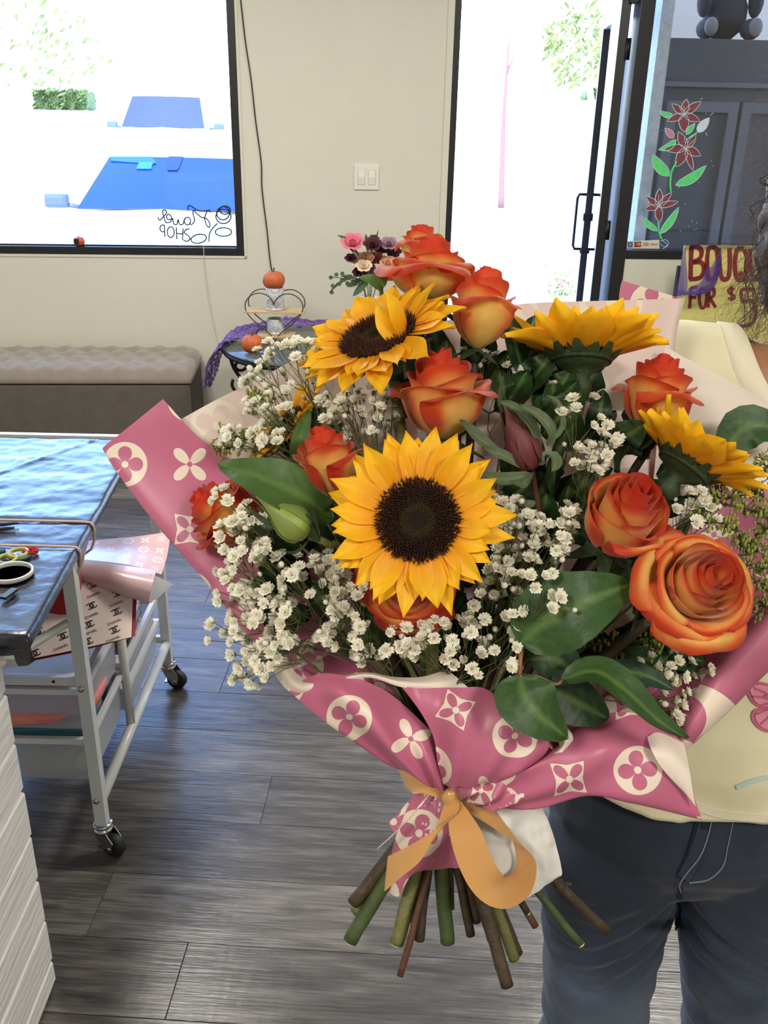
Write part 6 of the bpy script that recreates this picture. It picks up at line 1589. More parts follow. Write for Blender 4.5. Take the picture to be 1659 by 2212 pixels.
# ---- leaves
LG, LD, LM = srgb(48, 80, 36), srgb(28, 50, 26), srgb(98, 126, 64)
def leaf_obj(parent, loc, pts, wpx_m, face, col=LG, cup=.18, name='leaf', n=11, rib=LM, wave=.05, seed=0, tipf=1.0):
    """pts: spine points (world) from stalk to tip, wpx_m half width in metres, face: side turned to the eye"""
    sp = catmull(pts, max(3, n // (len(pts) - 1))); N_ = len(sp); vs, cs = [], []; NU = 8
    for i, p in enumerate(sp):
        v = i / (N_ - 1); tt = (sp[min(i + 1, N_ - 1)] - sp[max(i - 1, 0)]).normalized(); sd = tt.cross(face).normalized(); nr = sd.cross(tt).normalized()
        wv = wpx_m * (math.sin(pi * min(1, v ** .85)) ** .75) * (1 - .25 * v) * 1.12 + .0004
        if i == N_ - 1: wv = .0003
        for j in range(NU + 1):
            u = j / NU * 2 - 1
            z = cup * wpx_m * (abs(u) ** 1.3) * (1 if abs(u) else 0) + wave * wpx_m * math.sin(v * 9 + seed + (1.5 if u > 0 else 0)) * abs(u) ** 2
            ser = 1 + .012 * (1 if (i + j) % 2 else -1) * (abs(u) == 1)
            vs.append(p + sd * u * wv * ser + nr * z)
            vein = max(0, 1 - abs(((v * 6.5 - abs(u) * 1.5) % 1.0) - .5) * 9) * .30
            cs.append(mixc(mixc(col, LD, .25 * abs(NZ.noise(V((u * 2, v * 3, seed))))), rib, .75 if j == NU // 2 else vein * (1 - abs(u) * .6)))
    K = NU + 1; mb = MB(); mb.add([p - loc for p in vs], [(i * K + j, i * K + j + 1, (i + 1) * K + j + 1, (i + 1) * K + j) for i in range(N_ - 1) for j in range(NU)], cols=cs)
    return mb.obj(name, m_green, parent)
VW = -FWD
def twig(parent, loc, pts, r, m, name='twig'):
    mb = MB(); q = catmull([p - loc for p in pts], 5); tube(mb, q, [r * (1.2 - .5 * i / len(q)) for i in range(len(q))], 7); return mb.obj(name, m, parent)
def pxw(w_, Z): return w_ * Z / FPX
m_twig = mat('russet twig', srgb(142, 96, 62), .6, var=.15, vscale=80)
# sprig at the lower right with the large leaves
l0 = P(1125, 1400, .69); sg = empty('greenery_sprig', l0, 'russet twig carrying the large glossy leaves at the lower right of the bouquet', 'greenery', 'leafy sprigs in the bouquet')
leaf_obj(sg, l0, [P(1124, 1388, .668), P(1190, 1335, .655), P(1270, 1298, .650), P(1362, 1262, .668)], pxw(84, .66), VW + UP * .35 + RIGHT * .1, LG, .10, seed=1, n=16)
leaf_obj(sg, l0, [P(1352, 1215, .668), P(1372, 1270, .672), P(1372, 1330, .675), P(1360, 1372, .672)], pxw(22, .66), VW * .4 + RIGHT * .9, mixc(LG, LD, .3), .1, seed=2)
leaf_obj(sg, l0, [P(1124, 1460, .664), P(1132, 1500, .655), P(1165, 1545, .652), P(1222, 1592, .662)], pxw(66, .66), VW + UP * .5 - RIGHT * .2, LG, .16, seed=3, n=14)
leaf_obj(sg, l0, [P(1216, 1468, .668), P(1285, 1450, .655), P(1350, 1490, .648), P(1420, 1555, .650), P(1482, 1596, .662)], pxw(42, .655), VW + UP * .8 + RIGHT * .5, LG, .22, seed=4, n=16)
leaf_obj(sg, l0, [P(1140, 1425, .685), P(1180, 1418, .685), P(1225, 1440, .69), P(1240, 1475, .695)], pxw(48, .69), VW + UP * .3, LD, .1, seed=5)
leaf_obj(sg, l0, [P(1160, 1470, .685), P(1215, 1500, .68), P(1270, 1530, .682), P(1312, 1552, .69)], pxw(52, .69), VW + UP * .2, LD, .1, seed=6, n=12)
leaf_obj(sg, l0, [P(1300, 1440, .71), P(1360, 1450, .705), P(1410, 1465, .705), P(1455, 1490, .71)], pxw(26, .7), VW + UP * .5, mixc(LD, srgb(40, 70, 60), .5), .1, seed=7)
twig(sg, l0, [P(1132, 1372, .675), P(1124, 1425, .668), P(1126, 1460, .664), P(1160, 1462, .664), P(1200, 1478, .666), P(1216, 1468, .668)], .0016, m_twig)
twig(sg, l0, [P(1126, 1440, .668), P(1080, 1540, .71), BIND + V((.01, .02, .02))], .0018, m_twig)
stem(sg, P(1080, 1560, .715), E(1156, 2000, .815), .0032, m_stemr, l0)
# leaf beside the pale bud, left
l0 = P(640, 1060, .69); sg = empty('greenery_sprig', l0, 'single broad pointed leaf above the green rosebud at the left', 'greenery', 'leafy sprigs in the bouquet')
leaf_obj(sg, l0, [P(716, 1120, .70), P(650, 1070, .680), P(560, 1030, .672), P(472, 1004, .685)], pxw(58, .68), VW + UP * .55, srgb(68, 100, 44), .14, seed=8, n=14)
twig(sg, l0, [P(716, 1120, .70), P(740, 1180, .715), BIND + V((0, .015, .05))], .0018, m_stemg)
# leaves at the back left
l0 = P(700, 950, .74); sg = empty('greenery_sprig', l0, 'dark upright leaves behind the rose at the left', 'greenery', 'leafy sprigs in the bouquet')
leaf_obj(sg, l0, [P(715, 1020, .735), P(705, 960, .735), P(700, 910, .738), P(692, 866, .745)], pxw(46, .74), VW, LD, .14, seed=9)
leaf_obj(sg, l0, [P(640, 1010, .725), P(645, 965, .72), P(655, 925, .725), P(668, 885, .735)], pxw(20, .73), VW + RIGHT * .4, srgb(78, 108, 58), .1, seed=10)
leaf_obj(sg, l0, [P(660, 1000, .75), P(640, 960, .75), P(610, 940, .752), P(590, 930, .755)], pxw(34, .75), VW, LD, .1, seed=11)
twig(sg, l0, [P(705, 1010, .735), P(800, 1300, .75), BIND + V((-.005, .02, .03))], .002, m_stemg)
# leaf at the right edge, small pair at the top
l0 = P(1600, 950, .76); sg = empty('greenery_sprig', l0, 'broad leaf behind the turned away sunflower at the right edge', 'greenery', 'leafy sprigs in the bouquet')
leaf_obj(sg, l0, [P(1560, 985, .765), P(1600, 930, .76), P(1650, 920, .758), P(1710, 950, .765)], pxw(48, .76), VW + UP * .2, srgb(46, 78, 36), .14, seed=12)
twig(sg, l0, [P(1560, 985, .765), P(1330, 1400, .77), BIND + V((.02, .02, .02))], .002, m_stemg)
l0 = P(815, 610, .765); sg = empty('greenery_sprig', l0, 'two small bright leaves left of the topmost roses', 'greenery', 'leafy sprigs in the bouquet')
leaf_obj(sg, l0, [P(826, 625, .765), P(808, 606, .762), P(776, 600, .765)], pxw(13, .76), VW + UP * .3, srgb(84, 122, 56), .14, seed=13)
leaf_obj(sg, l0, [P(822, 622, .765), P(826, 600, .762), P(836, 572, .765)], pxw(11, .76), VW, srgb(84, 122, 56), .14, seed=14)
twig(sg, l0, [P(822, 620, .765), P(880, 1100, .77), BIND + V((0, .02, .03))], .0016, m_stemg)
# dense dark foliage inside the cone
rg = random.Random(77)
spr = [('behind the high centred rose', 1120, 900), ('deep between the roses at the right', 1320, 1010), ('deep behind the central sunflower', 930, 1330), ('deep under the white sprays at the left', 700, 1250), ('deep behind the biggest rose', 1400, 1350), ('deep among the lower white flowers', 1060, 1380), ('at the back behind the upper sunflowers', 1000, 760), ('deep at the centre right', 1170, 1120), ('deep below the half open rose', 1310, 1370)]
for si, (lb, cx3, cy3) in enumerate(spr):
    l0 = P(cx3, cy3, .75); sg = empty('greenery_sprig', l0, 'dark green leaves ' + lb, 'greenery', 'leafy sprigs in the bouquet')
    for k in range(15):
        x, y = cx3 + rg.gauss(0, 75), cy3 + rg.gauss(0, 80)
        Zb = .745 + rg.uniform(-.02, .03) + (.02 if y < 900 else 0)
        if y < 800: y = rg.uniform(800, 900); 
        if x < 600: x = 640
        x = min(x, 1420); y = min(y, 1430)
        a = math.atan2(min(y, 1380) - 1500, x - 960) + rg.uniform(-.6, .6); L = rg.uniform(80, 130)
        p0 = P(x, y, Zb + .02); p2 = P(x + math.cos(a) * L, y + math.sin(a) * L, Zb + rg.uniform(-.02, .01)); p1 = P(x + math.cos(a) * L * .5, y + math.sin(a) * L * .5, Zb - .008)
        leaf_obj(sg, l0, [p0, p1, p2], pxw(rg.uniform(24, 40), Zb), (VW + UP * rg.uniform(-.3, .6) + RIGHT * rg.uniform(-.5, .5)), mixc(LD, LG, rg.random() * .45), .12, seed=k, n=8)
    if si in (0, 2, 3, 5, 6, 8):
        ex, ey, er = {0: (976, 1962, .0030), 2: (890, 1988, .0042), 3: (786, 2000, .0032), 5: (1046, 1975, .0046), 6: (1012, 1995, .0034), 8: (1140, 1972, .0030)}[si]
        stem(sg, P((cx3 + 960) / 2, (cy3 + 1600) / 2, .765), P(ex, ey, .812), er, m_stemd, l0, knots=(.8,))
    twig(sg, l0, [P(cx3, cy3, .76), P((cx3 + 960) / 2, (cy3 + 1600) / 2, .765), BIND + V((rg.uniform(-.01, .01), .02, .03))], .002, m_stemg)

# ---- green rosebud at the left
l0 = P(632, 1130, .672); bud = empty('rosebud', l0, 'closed green rosebud with long sepals left of the central sunflower', 'rosebud')
A = (P(553, 1072, .668) - P(662, 1150, .676)).normalized(); q = V((0, 0, 1)).rotation_difference(A); Mx = Matrix.Translation(P(664, 1152, .676) - l0) @ q.to_matrix().to_4x4() @ Matrix.Scale(pxw(46, .67), 4)
m_bud = mat('pale green bud', srgb(150, 168, 82), .5, var=.12, vscale=60, transl=.15)
BP = [(.02, -.1), (.45, .0), (.75, .3), (.86, .7), (.80, 1.1), (.60, 1.55), (.36, 1.95), (.18, 2.4), (.06, 2.85), (.01, 3.0)]
mb = MB(); lathe(mb, BP, 20); mb.xf(Mx); mb.obj('body', m_bud, bud)
def bp_r(z):
    for (r0, z0), (r1, z1) in zip(BP, BP[1:]):
        if z0 <= z <= z1: return r0 + (r1 - r0) * (z - z0) / (z1 - z0)
    return .02
for k in range(5):
    a0 = k * 1.2566 + .9; G = []
    for i in range(12):
        v = i / 11; z = -.05 + 3.2 * v; h = .50 * math.sin(pi * (.22 + .70 * v)) ** 1.2 * (1 - v * .55); off = .07 + .25 * max(0, v - .75) * (k % 3)
        G.append([Mx @ V((math.cos(a0 + s_ * h) * (bp_r(min(z, 2.95)) + off), math.sin(a0 + s_ * h) * (bp_r(min(z, 2.95)) + off), z)) for s_ in (-1, -.5, 0, .5, 1)])
    mb = MB(); gridmesh(mb, G, thick=.0004); mb.obj('sepal', mat('bud sepal %d' % k, srgb(118 + 8 * (k % 2), 140, 66), .5, transl=.1), bud)
for (a, b_, w_) in (((668, 1160), (520, 1085), 7), ((688, 1165), (672, 1090), 10), ((690, 1170), (662, 1108), 9), ((668, 1165), (610, 1188), 4)):
    mb = MB(); blade(mb, P(*a, .674) - l0, P(*b_, .664) - l0, pxw(w_, .67), V((0, 0, -.006)), n=7); mb.obj('leaflet', m_sepal, bud)
twig(bud, l0, [P(668, 1156, .676), P(710, 1176, .68), P(760, 1220, .70), BIND + V((-.004, .015, .05))], .0028, m_stemp, 'stem')

# ---- maroon cone flower with grey green leaves
l0 = P(1125, 955, .70); leu = empty('maroon_bloom', l0, 'closed maroon cone flower with narrow grey green leaves right of the high centred rose', 'flower')
m_mrn = mat('maroon bract', (1, 1, 1, 1), .55, attr='Col', var=.1, vscale=60, transl=.08)
A = (P(1085, 868, .688) - P(1150, 1012, .705)).normalized(); q = V((0, 0, 1)).rotation_difference(A); S_ = pxw(46, .7); Mx = Matrix.Translation(P(1148, 1008, .705) - l0) @ q.to_matrix().to_4x4() @ Matrix.Scale(S_, 4)
for k in range(14):
    t = k / 13; a0 = k * 2.39996; G, cs = [], []
    for i in range(11):
        v = i / 10; z = .1 * (1 - t) + (3.1 + .5 * (1 - t)) * v * (.72 + .28 * (1 - t)); r = (.55 + .40 * t) * math.sin(pi * min(1, .18 + .72 * v)) ** .8 * (1 - .25 * v); h = .85 * math.sin(pi * (.18 + .78 * v)) ** .9 * (1 - .3 * v) + .02
        G.append([Mx @ V((math.cos(a0 + s_ * h) * r, math.sin(a0 + s_ * h) * r, z)) for s_ in (-1, -.5, 0, .5, 1)])
        cs += [mixc(srgb(108, 48, 54), srgb(110, 122, 82), sm(.55, 1, abs(s_)) * .35 * v + .35 * sm(.75, 1, v)) for s_ in (-1, -.5, 0, .5, 1)]
    mb = MB(); gridmesh(mb, G, cols=cs); mb.obj('bract', m_mrn, leu)
GG = srgb(104, 122, 92)
for (pts, w_) in (([(1165, 975), (1150, 920), (1110, 880), (1076, 870)], 13), ([(1182, 962), (1190, 930), (1160, 895), (1120, 875)], 15), ([(1085, 985), (1045, 955), (1010, 925), (992, 908)], 14), ([(1130, 1010), (1090, 985), (1060, 975), (1040, 965)], 12), ([(1160, 1000), (1190, 985), (1200, 1000), (1190, 1020)], 16), ([(1150, 1025), (1100, 1035), (1065, 1032), (1040, 1022)], 14), ([(1150, 1022), (1130, 1045), (1118, 1045), (1100, 1040)], 9), ([(1180, 960), (1215, 920), (1205, 870), (1180, 855)], 7), ([(1082, 890), (1078, 860), (1080, 835), (1086, 812)], 10), ([(1155, 1085), (1135, 1090), (1128, 1080), (1120, 1078)], 10)):
    leaf_obj(leu, l0, [P(x, y, .70 - .012 * i) for i, (x, y) in enumerate(pts)], pxw(w_, .69), VW + UP * .3 + RIGHT * .3, GG, .25, n=9, rib=srgb(132, 146, 112), wave=.02, seed=w_)
stem(leu, P(1150, 1012, .705), E(865, 2108, .785), .0030, m_stemr, l0, via=P(1150, 1200, .72) - P(1060, 1360, .73))

# ---- goldenrod at the right edge
m_gold = mat('yellow green buds', srgb(140, 150, 66), .7, var=.25, vscale=80); rg = random.Random(91)
def goldenrod(label, arcs, seed, Z):
    l0 = P(arcs[0][0][0], arcs[0][0][1], Z); o = empty('goldenrod', l0, label, 'flower'); mbs = MB(); mbb = MB(); rg = random.Random(seed)
    for arc in arcs:
        sp = catmull([P(x, y, Z + rg.uniform(-.006, .006)) - l0 for x, y in arc], 6); tube(mbs, sp, .0008, 5)
        for i, p in enumerate(sp[2:]):
            for _ in range(5):
                d_ = V((rg.gauss(0, 1), rg.gauss(0, 1), rg.gauss(0, 1) + .3)).normalized(); L = rg.uniform(.003, .010); e = p + d_ * L
                ball(mbb, e, rg.uniform(.0010, .0019), 6, sq=(.8, .8, 1.4))
                if L > .006: tube(mbs, [p, e], .0004, 4, cap=False)
    mbs.obj('branch', m_stemg, o)['kind'] = 'stuff'; b_ = mbb.obj('buds', m_gold, o); b_['kind'] = 'stuff'
    twig(o, l0, [P(arcs[0][0][0], arcs[0][0][1], Z), P((arcs[0][0][0] + 960) / 2, (arcs[0][0][1] + 1600) / 2, .765), BIND + V((.01, .02, .03))], .0014, m_stemg, 'stem')
goldenrod('goldenrod spray of tiny yellow green buds between the right sunflower and biggest rose', [[(1480, 1130), (1540, 1090), (1600, 1070), (1650, 1068)], [(1520, 1130), (1560, 1130), (1592, 1150), (1600, 1180)], [(1500, 1120), (1530, 1070), (1560, 1062)], [(1560, 1090), (1620, 1100), (1659, 1120)]], 1, .70)
goldenrod('goldenrod spray hanging beside the biggest rose at the right edge', [[(1600, 1200), (1630, 1160), (1659, 1140)], [(1610, 1210), (1640, 1230), (1670, 1215)], [(1615, 1240), (1650, 1270), (1680, 1270)], [(1610, 1330), (1640, 1310), (1665, 1310)], [(1600, 1200), (1640, 1190), (1680, 1180)], [(1640, 980), (1655, 1010), (1665, 1030)]], 2, .72)
goldenrod('dark goldenrod tips deep below the biggest rose', [[(1260, 1400), (1330, 1380), (1400, 1390)], [(1290, 1420), (1360, 1410), (1440, 1440)], [(1250, 1430), (1300, 1440), (1350, 1460)], [(1380, 1340), (1400, 1380), (1420, 1400)]], 3, .735)
goldenrod('small olive bud tips at the upper left edge of the white sprays', [[(560, 965), (510, 965), (470, 975)], [(550, 955), (515, 945), (480, 940)], [(590, 870), (560, 860), (545, 850)]], 4, .755)

# ---- baby's breath
m_gyp = mat('white floret', srgb(250, 247, 232), .75, transl=.3); m_gyps = mat('thin green stalk', srgb(86, 96, 54), .7); m_gypc = mat('olive floret cup', srgb(120, 128, 70), .7)
def bloom_mesh(seed, op):
    rg = random.Random(seed); mb = MB(); r = .0052
    for l, (n_, ti, f) in enumerate(((6, .30, 1.0), (6, .75, .85), (5, 1.15, .65))):
        for k in range(n_):
            a = 2 * pi * (k + .5 * l) / n_ + rg.uniform(-.2, .2); t_ = min(1.45, ti + (1 - op) * .7) + rg.uniform(-.12, .12); d_ = V((math.cos(a), math.sin(a), 0)); s_ = V((-d_.y, d_.x, 0)); rr = r * f * rg.uniform(.85, 1.1)
            b0 = V((0, 0, .0005)); m0 = d_ * rr * .6 * math.cos(t_ * .8) + V((0, 0, rr * .6 * math.sin(t_ * .8))); e0 = d_ * rr * math.cos(t_) + V((0, 0, rr * math.sin(t_)))
            mb.add([b0, m0 - s_ * rr * .36, m0 + s_ * rr * .36, e0 - s_ * rr * .34 + V((0, 0, rr * .06)), e0 * .93, e0 + s_ * rr * .34 - V((0, 0, rr * .04))], [(0, 2, 4, 1), (1, 4, 3), (2, 5, 4)])
    m2 = MB(); lathe(m2, [(.0004, -.0028), (.0013, -.0018), (.0016, 0), (.0010, .0012)], 6); mb.add(m2.v, m2.f, mi=1)
    return mb.mesh('bloom', [m_gyp, m_gypc])
def budmesh():
    mb = MB(); ball(mb, (0, 0, 0), .0022, 8, sq=(1, 1, 1.2)); m2 = MB(); lathe(m2, [(.0004, -.0032), (.0016, -.0020), (.0020, -.0006)], 6); mb.add(m2.v, m2.f, mi=1); return mb.mesh('bud', [m_gyp, m_gypc])
BL_ = [bloom_mesh(i, 1 - .12 * i) for i in range(5)]; BU_ = budmesh()
def inside(poly, x, y):
    c = False; n = len(poly)
    for i in range(n):
        (x0, y0), (x1, y1) = poly[i], poly[i - 1]
        if (y0 > y) != (y1 > y) and x < (x1 - x0) * (y - y0) / (y1 - y0) + x0: c = not c
    return c
def gyps(label, poly, n, Z, root, seed, spread=.025, buds=.15, mind=15, clump=.6, tgt=None):
    rg = random.Random(seed); xs = [p[0] for p in poly]; ys = [p[1] for p in poly]; pts = []; tries = 0; last = None
    while len(pts) < n and tries < 9000:
        tries += 1
        if last and rg.random() < clump: x, y = last[0] + rg.gauss(0, 20), last[1] + rg.gauss(0, 20)
        else: x, y = rg.uniform(min(xs), max(xs)), rg.uniform(min(ys), max(ys))
        if not inside(poly, x, y): continue
        zz = Z(x, y) if callable(Z) else Z
        zz += rg.uniform(-spread, spread * .7)
        p = P(x, y, zz)
        if any((p - q_).length < mind * zz / FPX for q_ in pts): continue
        pts.append(p); last = (x, y)
    l0 = P(*root); o = empty('babys_breath', l0, label, 'flower', "baby's breath sprays in the bouquet"); mb = MB()
    # clusters -> side shoots -> main stalks
    left = pts[:]; nodes = []
    while left:
        a = left.pop(rg.randrange(len(left))); left.sort(key=lambda p: (p - a).length); k = rg.randint(2, 4); grp = [a] + [left.pop(0) for _ in range(min(k, len(left))) if (left[0] - a).length < .035]
        c = sum(grp, V()) / len(grp); nd = c + (l0 - c).normalized() * rg.uniform(.018, .034); nodes.append((nd, grp))
    for nd, grp in nodes:
        for p in grp:
            bud_ = rg.random() < buds; dirv = ((p - nd).normalized() + V((0, -.55, .35)) + V((rg.gauss(0, .3), rg.gauss(0, .3), rg.gauss(0, .3)))).normalized(); qq = V((0, 0, 1)).rotation_difference(dirv)
            base = p - dirv * .0025
            tube(mb, [nd - l0, (nd + base) / 2 - l0 + V((rg.gauss(0, .0015), rg.gauss(0, .0015), -.001)), base - l0], .00032, 4, cap=False)
            s_ = rg.uniform(.85, 1.25)
            ob = link('bud' if bud_ else 'bloom', BU_ if bud_ else rg.choice(BL_), o, Matrix.Translation(p - l0) @ qq.to_matrix().to_4x4() @ Matrix.Rotation(rg.uniform(0, 6.28), 4, 'Z') @ Matrix.Scale(s_, 4))
    ns = [nd for nd, _ in nodes]; K = max(2, len(ns) // 4); hubs = rg.sample(ns, min(K, len(ns)))
    hub2 = [h + (l0 - h) * rg.uniform(.35, .5) for h in hubs]
    for nd in ns:
        h = min(hub2, key=lambda h_: (h_ - nd).length); m_ = (nd + h) / 2 + V((rg.gauss(0, .004), rg.gauss(0, .004), rg.gauss(0, .004))); tube(mb, [nd - l0, m_ - l0, h - l0], .00042, 4, cap=False)
    for h in hub2: tube(mb, [h - l0, (h * .5 + l0 * .5) - l0 + V((rg.gauss(0, .005), rg.gauss(0, .005), 0)), V((0, 0, 0))], .00060, 5, cap=False)
    tube(mb, [V((0, 0, 0)), BIND + V((rg.uniform(-.008, .008), .015, .01)) - l0], .0011, 6)
    mb.obj('branches', m_gyps, o)
A_ = [(470, 1180), (500, 1120), (530, 1085), (580, 1110), (590, 1190), (650, 1200), (730, 1190), (765, 1260), (760, 1320), (740, 1390), (640, 1420), (570, 1470), (520, 1490), (505, 1420), (470, 1330), (465, 1250)]
gyps("dense white baby's breath spilling over the paper at the lower left, outer half", A_, 185, lambda x, y: .69 + .00010 * abs(x - 640), (760, 1420, .735), 1, .03, .12, 15)
gyps("white baby's breath at the lower left, hanging furthest out over the floor", [(436, 1350), (470, 1330), (560, 1380), (580, 1450), (560, 1490), (500, 1490), (445, 1400)], 26, .705, (640, 1410, .725), 2, .02, .2, 18, .5)
gyps("white baby's breath below the central sunflower on its left", [(740, 1190), (790, 1260), (800, 1320), (880, 1340), (880, 1440), (760, 1440), (700, 1420), (690, 1300)], 46, .69, (850, 1480, .735), 3, .028, .2, 18)
gyps("white baby's breath at the upper left in front of the pale paper", [(510, 800), (560, 745), (640, 715), (700, 740), (690, 830), (640, 880), (600, 960), (500, 985), (462, 960), (520, 890)], 92, .735, (740, 1060, .745), 4, .03, .2, 15)
gyps("white baby's breath between the tilted sunflower and the central sunflower", [(690, 800), (760, 820), (850, 830), (860, 910), (790, 950), (740, 960), (690, 900)], 66, .73, (820, 1060, .74), 5, .028, .12, 15)
gyps("white baby's breath right of the central sunflower", [(1050, 1075), (1110, 1060), (1180, 1110), (1250, 1060), (1245, 1190), (1150, 1260), (1130, 1330), (1010, 1350), (1000, 1300), (1050, 1230), (1085, 1160)], 120, .69, (1060, 1440, .735), 6, .035, .2, 16)
gyps("white baby's breath below the central sunflower on its right", [(880, 1330), (1000, 1320), (1110, 1330), (1160, 1420), (1100, 1480), (1000, 1470), (890, 1440), (860, 1400)], 62, .685, (1000, 1520, .73), 7, .028, .15, 18)
gyps("white baby's breath between the side-on sunflower and the roses at the right", [(1200, 870), (1290, 850), (1340, 960), (1335, 1030), (1260, 1025), (1205, 960)], 34, .70, (1230, 1180, .735), 8, .02, .12, 17)
gyps("shaded white baby's breath in the lower right of the paper cone", [(1350, 1410), (1440, 1390), (1540, 1430), (1530, 1500), (1470, 1570), (1400, 1500)], 44, .735, (1230, 1530, .75), 9, .02, .1, 15)
gyps("white baby's breath peeping out above the biggest rose", [(1440, 1060), (1560, 1060), (1550, 1140), (1470, 1140)], 17, .70, (1420, 1260, .735), 10, .015, .1, 18)
gyps("white baby's breath left of the side-on sunflower's stem", [(1000, 740), (1110, 750), (1140, 800), (1090, 830), (1000, 800)], 20, .765, (1080, 980, .765), 11, .015, .35, 14)
gyps("white baby's breath lying on the large lower right leaf", [(1140, 1240), (1240, 1230), (1245, 1320), (1160, 1320)], 8, .640, (1120, 1380, .68), 12, .006, .1, 20)
gyps("white baby's breath around the green rosebud", [(440, 1040), (530, 1055), (590, 1080), (580, 1160), (480, 1180), (470, 1120)], 18, .68, (640, 1240, .72), 13, .012, .05, 20)
gyps("dim white baby's breath behind the side-on sunflower's stem", [(1180, 800), (1320, 790), (1330, 860), (1250, 870), (1180, 860)], 16, .755, (1220, 1000, .765), 14, .012, .1, 14)
# ------------------------------------------------------------------ wrapping paper, ribbon
m_pink = motif_paper('pink printed paper', PINK, CREAM, .42, 1.0)
m_pale = motif_paper('pale paper back', PALE, srgb(247, 236, 222), .5, 1.0, transl=.2)
m_plain = mat('cream paper edge', srgb(240, 226, 212), .5, transl=.1)
GP = 'sheets of pink printed wrapping paper round the bouquet'
def psheet(name, label, rows, front, back, k=7, org=(410, 1003, 1, 0), s_=148.0, rot=0.0, thick=.0006, crinkle=0.0, seed=0, parent=None, crease=0.0, cfreq=60):
    """rows of (photo x, photo y, depth) control points, refined; the print is laid on by the sheet's own flat coordinates"""
    G = smoothgrid([[P(*p) for p in r] for r in rows], k); Q = smoothgrid([[V((p[0], p[1], 0)) for p in r] for r in rows], k)
    if crinkle or crease:
        for i, r in enumerate(G):
            for j, p in enumerate(r):
                d_ = crinkle * (NZ.noise(p * 38 + V((seed, 0, 0))) + .5 * NZ.noise(p * 90)) 
                b_ = BIND - p; a = math.atan2(b_.z, b_.x); d_ += crease * math.sin(a * cfreq * .35 + 2 * NZ.noise(p * 12 + V((seed, 0, 0)))) * sm(.30, .05, b_.length)
                r[j] = p + FWD * d_
    c, sn = math.cos(rot), math.sin(rot); uv = []
    for r in Q:
        for p in r:
            x, y = (p.x - org[0]) / s_, (org[1] - p.y) / s_; uv.append((c * x - sn * y + org[2] + .5, sn * x + c * y + org[3] + .5))
    l0 = G[len(G) // 2][len(G[0]) // 2].copy() if parent is None else parent.location
    G = [[p - l0 for p in r] for r in G]
    n0 = (G[0][1] - G[0][0]).cross(G[1][0] - G[0][0])
    mb = MB(); gridmesh(mb, G, uv=uv, thick=-thick, mi2=1)
    o = mb.obj(name, [front, back], parent)
    if parent is None: o.location = l0; tag(o, label, 'paper', GP)
    return o
ps = psheet
bl = ps('wrapping_paper', 'pale side of the back sheet rising at the upper left of the bouquet', [
    [(392, 905, .792), (470, 862, .80), (560, 818, .81), (650, 770, .82), (740, 740, .83), (850, 735, .84)],
    [(470, 1010, .79), (540, 990, .80), (620, 960, .81), (700, 930, .82), (800, 920, .825), (900, 920, .83)],
    [(560, 1200, .785), (620, 1190, .795), (700, 1180, .80), (780, 1170, .805), (850, 1160, .81), (920, 1160, .81)],
    [(660, 1420, .775), (720, 1430, .785), (790, 1440, .79), (850, 1440, .79), (900, 1440, .79), (940, 1440, .79)],
    [(860, 1660, .772), (890, 1665, .778), (920, 1670, .78), (940, 1675, .78), (955, 1680, .78), (965, 1680, .78)]], m_pale, m_pink, org=(468, 920, 0, 0), s_=165, rot=.35)
ps('wrapping_paper', 'pink flap folded forward at the far left with flower, star and diamond motifs', [
    [(238, 978, .790), (222, 968, .768), (262, 935, .770), (308, 898, .773), (352, 862, .776)],
    [(266, 1022, .785), (250, 1012, .762), (310, 985, .762), (375, 955, .768), (425, 940, .776)],
    [(345, 1126, .778), (330, 1118, .755), (400, 1080, .755), (460, 1040, .762), (515, 1010, .772)],
    [(444, 1242, .772), (430, 1235, .750), (490, 1190, .752), (540, 1150, .758), (600, 1110, .768)],
    [(552, 1380, .765), (540, 1375, .745), (590, 1330, .748), (640, 1290, .755), (690, 1250, .765)],
    [(616, 1466, .760), (605, 1462, .740), (650, 1440, .742), (700, 1420, .75), (750, 1400, .76)]], m_pink, m_plain, org=(410, 1003, 1, 0), s_=140)
br = ps('wrapping_paper', 'pale back sheet standing behind the side-on sunflower', [
    [(940, 700, .83), (1040, 672, .836), (1140, 655, .842), (1290, 650, .845), (1400, 647, .845), (1462, 645, .842), (1480, 642, .846)],
    [(930, 800, .825), (1040, 790, .83), (1140, 785, .835), (1290, 780, .838), (1380, 776, .838), (1440, 772, .835), (1458, 770, .84)],
    [(930, 1000, .81), (1040, 1000, .812), (1140, 1000, .815), (1260, 1000, .818), (1360, 1000, .82), (1440, 1010, .822), (1480, 1012, .824)],
    [(935, 1300, .795), (1020, 1300, .795), (1100, 1300, .798), (1200, 1300, .802), (1290, 1310, .805), (1390, 1320, .805), (1440, 1330, .805)],
    [(950, 1680, .782), (960, 1680, .782), (968, 1680, .782), (990, 1680, .782), (1010, 1685, .784), (1040, 1690, .786), (1060, 1690, .786)]], m_pale, m_pink, org=(1120, 850, 0, 0), s_=200)
ps('wrapping_paper', 'pink paper corner peeking out behind the pale back sheet', [
    [(1344, 606, .862), (1380, 617, .862), (1420, 629, .861), (1464, 642, .860)],
    [(1338, 640, .860), (1376, 648, .860), (1420, 656, .859), (1464, 662, .858)],
    [(1330, 760, .852), (1372, 760, .852), (1415, 760, .852), (1455, 760, .851)]], m_pink, m_plain, org=(1408, 660, 0, 0), s_=140)
